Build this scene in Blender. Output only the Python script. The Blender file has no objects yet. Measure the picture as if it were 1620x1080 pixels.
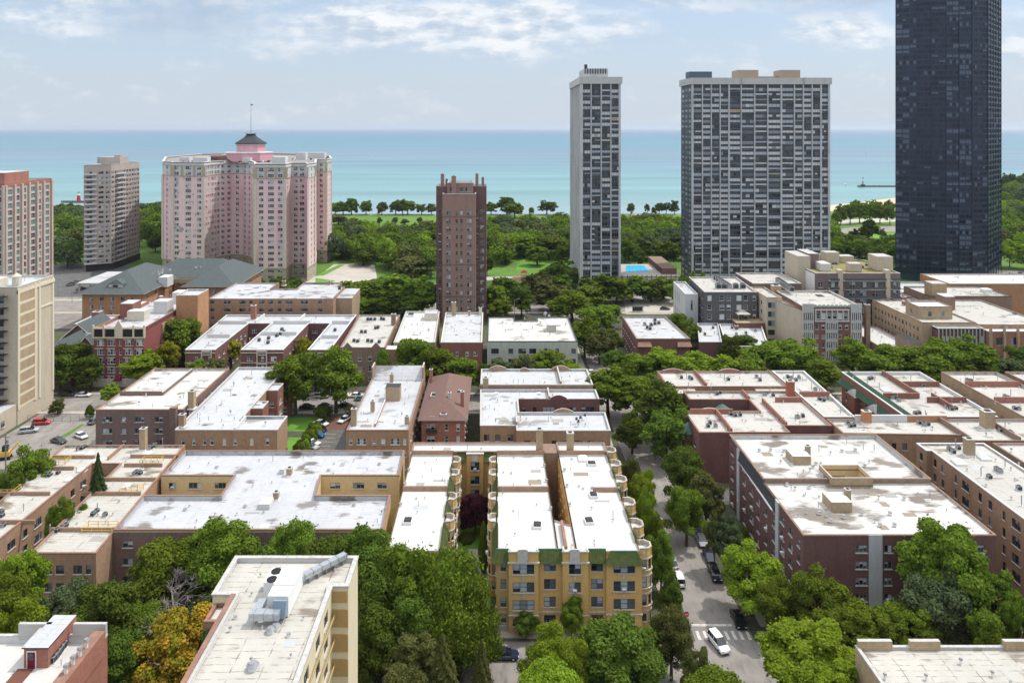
import bpy, bmesh, math, random, zlib
import numpy as np
from mathutils import Vector, Matrix
from mathutils.geometry import tessellate_polygon
random.seed(7); HAZE = 0.00004
R = math.radians
SC = bpy.context.scene
COL = SC.collection
# ------------------------------------------------------------------ camera
F, H, HZ = 1150.0, 85.0, 203.0
cam_d = bpy.data.cameras.new('camera')
cam = bpy.data.objects.new('camera', cam_d); COL.objects.link(cam)
cam.location = (0, 0, H); cam.rotation_euler = (R(90), 0, 0)
cam_d.sensor_width = 36; cam_d.lens = F/1620*36; cam_d.shift_y = -(540-HZ)/1620
cam_d.clip_start = 1; cam_d.clip_end = 120000
SC.camera = cam
SC.view_settings.view_transform = 'Standard'; SC.view_settings.look = 'None'
SC.view_settings.gamma = 1; SC.view_settings.exposure = 0.29
SC.cycles.max_bounces = 5; SC.cycles.diffuse_bounces = 3; SC.cycles.glossy_bounces = 2
SC.cycles.transmission_bounces = 2; SC.cycles.transparent_max_bounces = 6; SC.cycles.caustics_reflective = False
# ------------------------------------------------------------------ sun
SUN_EL, SUN_AZ = R(60), math.atan2(0.90, 0.36)     # azimuth measured from +Y towards +X
sd = Vector((math.sin(SUN_AZ)*math.cos(SUN_EL), math.cos(SUN_AZ)*math.cos(SUN_EL), math.sin(SUN_EL)))
sl = bpy.data.lights.new('sun', 'SUN'); sl.energy = 2.6; sl.angle = R(0.6); sl.color = (1, 0.955, 0.88)
so = bpy.data.objects.new('sun', sl); COL.objects.link(so); so.rotation_euler = sd.to_track_quat('Z', 'Y').to_euler()
so.location = (60, 40, 260)
# ------------------------------------------------------------------ world: nishita sky with clouds
W = bpy.data.worlds.new("World"); SC.world = W; W.use_nodes = True
nt = W.node_tree; N = nt.nodes; L = nt.links; N.clear()
def nn(tree, typ, **kw):
    n = tree.nodes.new(typ)
    for k, v in kw.items():
        if k in n.inputs.keys() if isinstance(k, str) and hasattr(n, 'inputs') else False: n.inputs[k].default_value = v
        else: setattr(n, k, v)
    return n
sky = N.new('ShaderNodeTexSky'); sky.sky_type = 'NISHITA'; sky.sun_disc = False
sky.sun_elevation = SUN_EL; sky.sun_rotation = SUN_AZ; sky.altitude = 180; sky.air_density = 1.0; sky.dust_density = 1.2; sky.ozone_density = 1.2
tc = N.new('ShaderNodeTexCoord'); sep = N.new('ShaderNodeSeparateXYZ'); L.new(tc.outputs['Generated'], sep.inputs[0])
def M(op, a, b=None, c=None, clamp=False, tree=None):
    t = tree or nt
    m = t.nodes.new('ShaderNodeMath'); m.operation = op; m.use_clamp = clamp
    for i, v in enumerate((a, b, c)):
        if v is None: continue
        if isinstance(v, (int, float)): m.inputs[i].default_value = v
        else: t.links.new(v, m.inputs[i])
    return m.outputs[0]
ay = M('MAXIMUM', M('ABSOLUTE', sep.outputs['Y']), 0.05)
az = M('DIVIDE', sep.outputs['X'], ay)          # tangent of azimuth
el = M('DIVIDE', sep.outputs['Z'], ay)          # tangent of elevation
cb = N.new('ShaderNodeCombineXYZ'); L.new(az, cb.inputs[0]); L.new(M('MULTIPLY', el, 2.4), cb.inputs[1])
def wnoise(scale, detail, rough, vec=None, dist=0.0):
    n = N.new('ShaderNodeTexNoise'); n.inputs['Scale'].default_value = scale; n.inputs['Detail'].default_value = detail
    n.inputs['Roughness'].default_value = rough; n.inputs['Distortion'].default_value = dist
    L.new(vec or cb.outputs[0], n.inputs['Vector']); return n.outputs['Fac']
n1 = wnoise(7.0, 9, 0.62); n2 = wnoise(24.0, 6, 0.6)
def blob(cx, cy, rx, ry, amp):                  # a cloud bank at a direction
    a = M('DIVIDE', M('SUBTRACT', az, cx), rx); b = M('DIVIDE', M('SUBTRACT', el, cy), ry)
    d = M('ADD', M('MULTIPLY', a, a), M('MULTIPLY', b, b))
    return M('MULTIPLY', M('SUBTRACT', 1.0, d, clamp=True), amp)
def pe(x, y): return (x-810)/F, (HZ-y)/F
def bk(x, y, rx, ry, amp): return blob(*pe(x, y), rx/F, ry/F, amp)
bias = M('MAXIMUM', bk(790, 42, 260, 66, .58), bk(560, 40, 220, 52, .48))
bias = M('MAXIMUM', bias, bk(270, 15, 270, 66, .50)); bias = M('MAXIMUM', bias, bk(1330, 45, 130, 46, .46))
bias = M('MAXIMUM', bias, bk(1620, 80, 130, 60, .38)); bias = M('MAXIMUM', bias, bk(1230, -10, 340, 44, .50)); bias = M('MAXIMUM', bias, bk(60, 30, 140, 34, .42))
high = M('MULTIPLY', M('SUBTRACT', el, 0.19, clamp=True), 1.8)  # unseen cloud cover overhead, added to raise the ambient light
dens = M('ADD', M('ADD', M('MULTIPLY', M('SUBTRACT', n1, .5), 1.5), M('MULTIPLY', M('SUBTRACT', n2, .5), .35)), M('ADD', bias, M('MINIMUM', high, .50)))
mask = M('MULTIPLY', M('SUBTRACT', dens, .08), 3.4, clamp=True)
core = M('MULTIPLY', M('SUBTRACT', dens, .30), 3.2, clamp=True)
# lumpy light and shade inside the cloud
off = N.new('ShaderNodeVectorMath'); off.operation = 'ADD'; L.new(cb.outputs[0], off.inputs[0]); off.inputs[1].default_value = (.012, .030, 0)
n1b = wnoise(7.0, 9, .62, off.outputs[0]); n2b = wnoise(24.0, 6, .6, off.outputs[0])
lit = M('ADD', M('MULTIPLY', M('ADD', M('SUBTRACT', n1, n1b), M('MULTIPLY', M('SUBTRACT', n2, n2b), .35)), 5.5), .62, clamp=True)
def wmix(f, a, b):
    m = N.new('ShaderNodeMix'); m.data_type = 'RGBA'
    for s, v in ((m.inputs[0], f), (m.inputs[6], a), (m.inputs[7], b)):
        if isinstance(v, (int, float)): s.default_value = v
        elif isinstance(v, tuple): s.default_value = (*v, 1)
        else: L.new(v, s)
    return m.outputs[2]
K = 1.0
leftdark = M('MAXIMUM', bk(290, 30, 200, 60, 1.0), bk(1290, 0, 260, 40, .8))
cl = wmix(lit, (.46, .54, .64), (.80, .815, .83))
cl = wmix(M('MULTIPLY', M('SUBTRACT', el, .5, clamp=True), .8, clamp=True), cl, (1.8, 1.83, 1.88))  # overhead cloud brightened out of view, as fill light on walls and trees
cl = wmix(M('MULTIPLY', leftdark, .75), cl, (.32, .42, .56))
skyc = N.new('ShaderNodeVectorMath'); skyc.operation = 'SCALE'; L.new(sky.outputs[0], skyc.inputs[0]); skyc.inputs[3].default_value = 0.15
hz = M('POWER', M('SUBTRACT', 1.0, M('MULTIPLY', M('MAXIMUM', el, 0.0), 1.5), clamp=True), 1.3)   # haze near the horizon
veil = wmix(M('MULTIPLY', M('MAXIMUM', el, 0.0), 4.5, clamp=True), (.51, .57, .64), (.38, .48, .615))
base = wmix(M('ADD', M('MULTIPLY', hz, 1.0), .0), skyc.outputs[0], veil)
col = wmix(M('MULTIPLY', mask, M('ADD', M('MULTIPLY', core, .45), .5)), base, cl)
bg = N.new('ShaderNodeBackground'); L.new(col, bg.inputs[0]); bg.inputs[1].default_value = 1.0
wo = N.new('ShaderNodeOutputWorld'); L.new(bg.outputs[0], wo.inputs[0])
W.cycles.sampling_method = 'AUTOMATIC'
# ------------------------------------------------------------------ frame of the street grid
SH = 25/1150.0
def G(u, v, z=0.0): return Vector((u - SH*v, v, z))
def P(x, y, z=0.0):
    v = F*(H-z)/(y-HZ); return ((x-785)*v/F, v)
def PP(pts, z): return [P(x, y, z) for x, y in pts]
def rect(u0, v0, u1, v1): return [(u0, v0), (u1, v0), (u1, v1), (u0, v1)]
def ccw(p):
    a = sum(p[i][0]*p[(i+1) % len(p)][1]-p[(i+1) % len(p)][0]*p[i][1] for i in range(len(p)))
    return p if a > 0 else p[::-1]
# ------------------------------------------------------------------ materials
MATS = {}
def mat(name, col, rough=.85, noise=(), metal=0.0, spec=.3, trans=None):
    """noise: list of (scale, colour, lo, hi, stretch xyz) patches mixed over the base"""
    if name in MATS: return MATS[name]
    m = bpy.data.materials.new(name); m.use_nodes = True; t = m.node_tree; b = t.nodes['Principled BSDF']
    b.inputs['Roughness'].default_value = rough; b.inputs['Metallic'].default_value = metal
    b.inputs['Specular IOR Level'].default_value = spec
    c = None
    if noise:
        tcn = t.nodes.new('ShaderNodeNewGeometry')
        rgb = t.nodes.new('ShaderNodeRGB'); rgb.outputs[0].default_value = (*col, 1); c = rgb.outputs[0]
        for k, (sc, c2, lo, hi, st) in enumerate(noise):
            mp = t.nodes.new('ShaderNodeMapping'); t.links.new(tcn.outputs['Position'], mp.inputs[0])
            mp.inputs['Scale'].default_value = st; mp.inputs['Location'].default_value = (k*7.3, k*3.1, k*1.7)
            n = t.nodes.new('ShaderNodeTexNoise'); n.inputs['Scale'].default_value = sc; n.inputs['Detail'].default_value = 6
            n.inputs['Roughness'].default_value = .62
            t.links.new(mp.outputs[0], n.inputs['Vector'])
            r = t.nodes.new('ShaderNodeMapRange'); r.inputs[1].default_value = lo; r.inputs[2].default_value = hi
            t.links.new(n.outputs['Fac'], r.inputs[0])
            mx = t.nodes.new('ShaderNodeMix'); mx.data_type = 'RGBA'; t.links.new(r.outputs[0], mx.inputs[0])
            t.links.new(c, mx.inputs[6]); mx.inputs[7].default_value = (*c2, 1); c = mx.outputs[2]
        t.links.new(c, b.inputs['Base Color'])
    else: b.inputs['Base Color'].default_value = (*col, 1)
    MATS[name] = m; return m
def sc3(c, k): return tuple(min(1, x*k) for x in c)
def brick(name, c, var=.35):
    m = mat(name, c, .9, [(1.6, sc3(c, 1-var), .45, .75, (1, 1, 1)), (7.0, sc3(c, 1+var*.9), .5, .8, (1, 1, 1)),
                          (.35, sc3(c, 1-var*.55), .48, .66, (1, 1, .35)), (1.3, sc3(c, .62), .60, .80, (1.6, 1.6, .12))])
    if 'bk' in m: return m
    t = m.node_tree; b = t.nodes['Principled BSDF']
    # mortar courses: thin horizontal lines of brickwork, as height in the wall
    g = t.nodes.new('ShaderNodeNewGeometry'); s = t.nodes.new('ShaderNodeSeparateXYZ'); t.links.new(g.outputs['Position'], s.inputs[0])
    w = M('GREATER_THAN', M('FRACT', M('MULTIPLY', s.outputs['Z'], 4.2), tree=t), .80, tree=t)
    lk = b.inputs['Base Color'].links[0].from_socket
    mx = t.nodes.new('ShaderNodeMix'); mx.data_type = 'RGBA'; t.links.new(M('MULTIPLY', w, .22, tree=t), mx.inputs[0])
    t.links.new(lk, mx.inputs[6]); mx.inputs[7].default_value = (*sc3(c, .55), 1); t.links.new(mx.outputs[2], b.inputs['Base Color'])
    m['bk'] = 1; return m
def roofm(name, base, stain, amt=.5, seam=.25, sc=.11):
    """flat roofing felt: seams every metre or so, puddle stains with soft edges, small scuffs"""
    if name in MATS: return MATS[name]
    m = mat(name, base, .8, [(.5, sc3(base, .86), .40, .75, (1, 1, 1)), (5.0, sc3(base, .9), .5, .8, (1, 1, 1))], spec=.2)
    t = m.node_tree; b = t.nodes['Principled BSDF']; c = b.inputs['Base Color'].links[0].from_socket
    g = t.nodes.new('ShaderNodeNewGeometry'); s = t.nodes.new('ShaderNodeSeparateXYZ'); t.links.new(g.outputs['Position'], s.inputs[0])
    def noise(scale, det, st, off):
        mp = t.nodes.new('ShaderNodeMapping'); t.links.new(g.outputs['Position'], mp.inputs[0]); mp.inputs['Scale'].default_value = st
        mp.inputs['Location'].default_value = (off, off*.7, 0)
        n = t.nodes.new('ShaderNodeTexNoise'); n.inputs['Scale'].default_value = scale; n.inputs['Detail'].default_value = det
        n.inputs['Roughness'].default_value = .65; t.links.new(mp.outputs[0], n.inputs['Vector']); return n.outputs['Fac']
    def mix(f, c2):
        nonlocal c
        mx = t.nodes.new('ShaderNodeMix'); mx.data_type = 'RGBA'; t.links.new(f, mx.inputs[0]); t.links.new(c, mx.inputs[6])
        mx.inputs[7].default_value = (*c2, 1); c = mx.outputs[2]
    big = noise(sc, 2, (1, 1.4, 1), 3.0); fine = noise(sc*7, 7, (.6, 2.2, 1), 11.0)
    st = M('MULTIPLY', M('SUBTRACT', M('ADD', M('MULTIPLY', M('SUBTRACT', big, .5, tree=t), 2.2, tree=t), M('MULTIPLY', M('SUBTRACT', fine, .5, tree=t), .75, tree=t), tree=t), .38-amt*.24, tree=t), 6.0, clamp=True, tree=t)
    mix(M('MULTIPLY', st, .85, tree=t), stain)
    lg = noise(.045, 2, (1, 1, 1), 23.0); mix(M('MULTIPLY', M('SUBTRACT', lg, .45, tree=t), 1.4, clamp=True, tree=t), sc3(base, .72))
    if seam:
        wob = M('MULTIPLY', noise(.35, 2, (1, 1, 1), 5.0), .5, tree=t)
        br = noise(.8, 3, (1, 1, 1), 17.0)
        ln = M('GREATER_THAN', M('FRACT', M('ADD', M('MULTIPLY', s.outputs['Y'], 1.0, tree=t), wob, tree=t), tree=t), .90, tree=t)
        ln2 = M('GREATER_THAN', M('FRACT', M('MULTIPLY', M('ADD', s.outputs['X'], wob, tree=t), .31, tree=t), tree=t), .96, tree=t)
        gate = M('MULTIPLY', M('SUBTRACT', br, .42, tree=t), 5.0, clamp=True, tree=t)
        mix(M('MULTIPLY', M('MULTIPLY', M('MAXIMUM', ln, ln2, tree=t), gate, tree=t), seam, tree=t), sc3(stain, .9))
    t.links.new(c, b.inputs['Base Color']); return m
# glass and curtains
def glassm(name, c, rough=.12, spec=.6):
    m = mat(name, c, rough, [(.9, sc3(c, 1.8), .5, .8, (1, 1, 1))], spec=spec); return m
GL = [glassm('glass_dark', (.012, .016, .022)), glassm('glass_blue', (.03, .045, .06)), glassm('glass_grey', (.07, .08, .09))]
CUR = [mat('curtain_white', (.55, .56, .57), .6), mat('curtain_grey', (.24, .26, .29), .6), mat('curtain_tan', (.42, .33, .24), .6),
       mat('curtain_red', (.28, .09, .06), .6), mat('curtain_dim', (.13, .14, .16), .5), mat('curtain_pale', (.38, .42, .47), .6)]
WHITE = mat('white_paint', (.72, .72, .70), .6); GREYM = mat('grey_metal', (.30, .31, .32), .5, [(3, (.2, .2, .2), .5, .7, (1, 1, 1))], metal=.3)
DARK = mat('dark_metal', (.035, .037, .04), .5); BLACK = mat('black_paint', (.012, .012, .013), .5)
TEAL = mat('teal_frame', (.045, .09, .10), .6); STONE = mat('stone', (.50, .49, .46), .85, [(2, (.34, .33, .31), .45, .75, (1, 1, 1))])
BAYST = mat('bay_stone', (.44, .40, .34), .85, [(2.2, (.24, .17, .12), .45, .62, (1, 1, 1)), (6, (.55, .52, .46), .5, .75, (1, 1, 1))])
CREAM = mat('cream_stone', (.60, .55, .45), .85, [(2, (.45, .41, .33), .45, .75, (1, 1, .4))])
TERRA = mat('terracotta_coping', (.32, .155, .105), .8, [(.5, (.20, .12, .09), .42, .55, (1, 1, 1)), (2.5, (.24, .13, .10), .4, .7, (1, 1, 1)), (9, (.45, .3, .2), .55, .8, (1, 1, 1))])
BROWNC = mat('brown_coping', (.20, .13, .10), .8, [(3, (.30, .2, .15), .4, .7, (1, 1, 1))])
GREYC = mat('grey_coping', (.46, .45, .43), .8, [(2, (.3, .29, .27), .45, .75, (1, 1, 1))])
WHITEC = mat('white_coping', (.58, .58, .57), .7, [(2, (.5, .5, .48), .5, .8, (1, 1, 1))])
GALV = mat('galvanised_metal', (.50, .53, .56), .35, [(4, (.36, .39, .42), .4, .7, (1, 1, 1))], metal=.6)
YELP = mat('yellow_paint', (.62, .42, .08), .6)
PATCH = [mat('patch_grey', (.30, .295, .28), .9), mat('patch_pale', (.52, .51, .49), .9), mat('patch_tan', (.26, .22, .17), .9), mat('patch_silver', (.40, .42, .44), .7)]
ROOF_W = roofm('roof_white', (.55, .54, .515), (.50, .46, .40), -.25, .08)
ROOF_D = roofm('roof_white_stained', (.53, .52, .495), (.13, .10, .075), 1.0, .3)
ROOF_S = roofm('roof_white_seamed', (.47, .45, .405), (.15, .115, .08), .5, .85)
ROOF_B = roofm('roof_silver', (.465, .472, .49), (.12, .10, .08), 1.0, .35)
ROOF_G = roofm('roof_grey_white', (.47, .48, .49), (.22, .215, .205), .6, .45)
ROOF_F = roofm('roof_bone', (.47, .455, .42), (.17, .145, .12), .65, .6, .16)
# ------------------------------------------------------------------ mesh helpers
class MB:
    def __init__(s): s.v = []; s.f = []; s.m = []
    def quad(s, pts, mi=0):
        n = len(s.v); s.v += [tuple(p) for p in pts]; s.f.append(tuple(range(n, n+len(pts)))); s.m.append(mi)
    def box(s, c, d, mi=0, rot=0.0, top=None, skew=None):
        """c = centre of the base, d = (dx,dy,dz)"""
        x, y, z = d[0]/2, d[1]/2, d[2]; tx = x if top is None else top[0]/2; ty = y if top is None else top[1]/2
        P8 = [(-x, -y, 0), (x, -y, 0), (x, y, 0), (-x, y, 0), (-tx, -ty, z), (tx, -ty, z), (tx, ty, z), (-tx, ty, z)]
        cr, sr = math.cos(rot), math.sin(rot); n = len(s.v)
        s.v += [(c[0]+a*cr-b*sr, c[1]+a*sr+b*cr, c[2]+q) for a, b, q in P8]
        for f in ((0, 3, 2, 1), (4, 5, 6, 7), (0, 1, 5, 4), (1, 2, 6, 5), (2, 3, 7, 6), (3, 0, 4, 7)):
            s.f.append(tuple(n+i for i in f)); s.m.append(mi)
        return s
    def cyl(s, c, r, h, n=10, mi=0, r2=None, axis='z', cap=True, mcap=None):
        r2 = r if r2 is None else r2; k = len(s.v)
        for (rr, q) in ((r, 0), (r2, h)):
            for i in range(n):
                a = 2*math.pi*i/n; p = (rr*math.cos(a), rr*math.sin(a), q)
                if axis == 'x': p = (p[2], p[0], p[1])
                if axis == 'y': p = (p[0], p[2], p[1])
                s.v.append((c[0]+p[0], c[1]+p[1], c[2]+p[2]))
        for i in range(n):
            j = (i+1) % n; s.f.append((k+i, k+j, k+n+j, k+n+i)); s.m.append(mi)
        if cap:
            s.f.append(tuple(k+i for i in range(n-1, -1, -1))); s.m.append(mi)
            s.f.append(tuple(k+n+i for i in range(n))); s.m.append(mi if mcap is None else mcap)
        return s
    def tube(s, a, b, r, r2=None, n=6, mi=0):
        a = Vector(a); b = Vector(b); r2 = r if r2 is None else r2; d = (b-a).normalized()
        x = d.orthogonal().normalized(); y = d.cross(x); k = len(s.v)
        for (p, rr) in ((a, r), (b, r2)):
            for i in range(n):
                t = 2*math.pi*i/n; s.v.append(tuple(p + x*rr*math.cos(t) + y*rr*math.sin(t)))
        for i in range(n):
            j = (i+1) % n; s.f.append((k+i, k+j, k+n+j, k+n+i)); s.m.append(mi)
        s.f.append(tuple(k+n+i for i in range(n))); s.m.append(mi)
        return s
    def mesh(s, name, mats):
        me = bpy.data.meshes.new(name); me.from_pydata(s.v, [], s.f)
        for m in (mats if isinstance(mats, (list, tuple)) else [mats]): me.materials.append(m)
        if any(s.m): me.polygons.foreach_set('material_index', s.m)
        me.update(); return me
def link(name, me, parent=None, loc=(0, 0, 0), rz=0.0):
    o = bpy.data.objects.new(name, me); COL.objects.link(o)
    o.location = loc; o.rotation_euler = (0, 0, rz)
    if parent: o.parent = parent
    return o
def wobj(name, mb, mats, root=None, kind=None):
    """mesh given in world coordinates; origin moved to its middle, parented under root (unrotated)"""
    if not mb.v: return None
    a = np.array(mb.v); c = Vector(((a.min(0)+a.max(0))/2).tolist()); c.z = a[:, 2].min()
    mb.v = [(p[0]-c.x, p[1]-c.y, p[2]-c.z) for p in mb.v]
    o = link(name, mb.mesh(name, mats), root, c - (root.location if root else Vector((0, 0, 0))))
    if kind: o['kind'] = kind
    return o
def tag(o, label=None, cat=None, group=None, kind=None):
    if label: o['label'] = label
    if cat: o['category'] = cat
    if group: o['group'] = group
    if kind: o['kind'] = kind
    return o
def empty(name, loc, rz=0.0, label=None, cat=None, group=None):
    o = bpy.data.objects.new(name, None); COL.objects.link(o); o.location = loc; o.rotation_euler = (0, 0, rz); o.empty_display_size = 1
    return tag(o, label, cat, group)
def copy_tree(o, parent=None):
    c = o.copy(); COL.objects.link(c); c.parent = parent
    for k in o.children: copy_tree(k, c)
    return c
def offset(poly, d):
    n = len(poly); out = []
    for i in range(n):
        a, b, c = Vector(poly[i-1]), Vector(poly[i]), Vector(poly[(i+1) % n])
        e1 = (b-a).normalized(); e2 = (c-b).normalized()
        n1 = Vector((-e1.y, e1.x)); n2 = Vector((-e2.y, e2.x)); m = n1+n2
        q = max(.25, 1+n1.dot(n2)); out.append(tuple(b + m*(d/q)))
    return out
def poly_face(mb, pts, z, mi=0):
    vs = [Vector((p[0], p[1], 0)) for p in pts]; n = len(mb.v)
    mb.v += [(p.x, p.y, z) for p in vs]
    for t in tessellate_polygon([vs]):
        a, b, c = (vs[i] for i in t)
        if (b-a).cross(c-a).z < 0: t = t[::-1]
        mb.f.append(tuple(n+i for i in t)); mb.m.append(mi)
def inside(p, poly):
    r = False; x, y = p
    for i in range(len(poly)):
        (x1, y1), (x2, y2) = poly[i-1], poly[i]
        if (y1 > y) != (y2 > y) and x < (x2-x1)*(y-y1)/(y2-y1)+x1: r = not r
    return r
# ------------------------------------------------------------------ windows
WM = {}
def window_mb(style, w, h, npn, var):
    """local x along wall, y inward, z up from the sill; pane at y=0. slots 0 frame 1 sill 2.. panes"""
    rnd = random.Random(zlib.crc32(repr((style, round(w, 2), round(h, 2), npn, var)).encode()))
    mb = MB(); fw = .07 if style != 'strip' else .05
    fr, si, weights, rail, sill = STY[style]
    unit = style in ('tower', 'black'); cu0 = rnd.random(); zc0 = h*rnd.choice((0.02, .02, .02, .3, .5))
    for k in range(npn):
        x0 = -w/2 + w*k/npn; x1 = x0 + w/npn
        g = rnd.choice((2, 2, 3, 4)); cu = rnd.random() if not unit or rnd.random() < .12 else cu0
        acc = 0; top = None
        for name, p in weights:
            acc += p
            if cu < acc: top = name; break
        zm = h*.5
        if top is None: mb.quad([(x0, 0, 0), (x1, 0, 0), (x1, 0, h), (x0, 0, h)], g)
        else:
            zc = zc0 if unit else h*rnd.choice((0.02, .02, .35, .5, .62)); ti = 5+top
            mb.quad([(x0, 0, 0), (x1, 0, 0), (x1, 0, zc), (x0, 0, zc)], g)
            mb.quad([(x0, 0, zc), (x1, 0, zc), (x1, 0, h), (x0, 0, h)], ti)
        if rail: mb.box(((x0+x1)/2, -.02, zm-.03), (x1-x0, .05, .06), 0)
    for k in range(npn+1):
        x = -w/2 + w*k/npn; t = fw if k in (0, npn) else fw*1.3
        xx = x + (fw/2 if k == 0 else (-fw/2 if k == npn else 0))
        mb.box((xx, -.03, 0), (t, .06, h), 0)
    mb.box((0, -.032, h-fw), (w-.002, .062, fw), 0); mb.box((0, -.032, 0), (w-.002, .062, fw), 0)
    if sill: mb.box((0, -.16, -.14), (w+.2, .3, .139), 1)
    return mb
#        frame, sill, [(curtain index, prob)], mid rail, sill?
STY = {
 'white': (WHITE, STONE, [(0, .25), (1, .2), (5, .15)], True, True),
 'teal': (TEAL, STONE, [(5, .42), (1, .2)], True, True),
 'dark': (DARK, STONE, [(1, .2), (4, .3)], True, True),
 'darkn': (DARK, STONE, [(1, .15), (4, .3)], False, True),
 'slider': (GREYM, STONE, [(0, .2), (5, .3), (1, .1)], False, True),
 'tower': (mat('mullion_grey', (.13, .135, .14), .6), mat('slab_edge', (.09, .095, .10), .8), [(0, .36), (5, .23), (1, .12), (4, .06), (2, .012), (3, .003)], False, True),
 'brown': (mat('taupe_frame', (.38, .35, .32), .6), mat('brown_sill', (.20, .15, .13), .8), [(1, .12), (4, .3), (5, .12)], True, True),
 'black': (mat('black_mullion', (.012, .020, .038), .35), DARK, [(4, .24), (1, .03)], False, False),
 'green': (mat('pale_mullion', (.50, .50, .48), .5), STONE, [(5, .12)], True, True),
 'pink': (WHITE, CREAM, [(5, .25), (1, .2)], True, True),
 'strip': (GREYM, STONE, [(5, .25), (1, .2), (4, .2)], False, True),
}
TEALGL = glassm('glass_teal', (.07, .20, .20))
def win_mats(style):
    g = [TEALGL, TEALGL, GL[1]] if style == 'green' else ([glassm('glass_black', (.008, .014, .028), .15, .35), glassm('glass_navy', (.012, .02, .038), .15, .4), glassm('glass_smoke', (.018, .028, .05), .2, .4)] if style == 'black' else GL)
    return [STY[style][0], STY[style][1]] + g + ([mat('smoked_blind', (.10, .13, .18), .5)]*6 if style == 'black' else CUR)
def window_mesh(style, w, h, npn, var):
    k = (style, round(w, 2), round(h, 2), npn, var)
    if k not in WM:
        mb = window_mb(style, w, h, npn, var); WM[k] = (mb, mb.mesh('window', win_mats(style)))
    return WM[k]
NV = {'tower': 44, 'black': 16, 'pink': 5}
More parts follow.
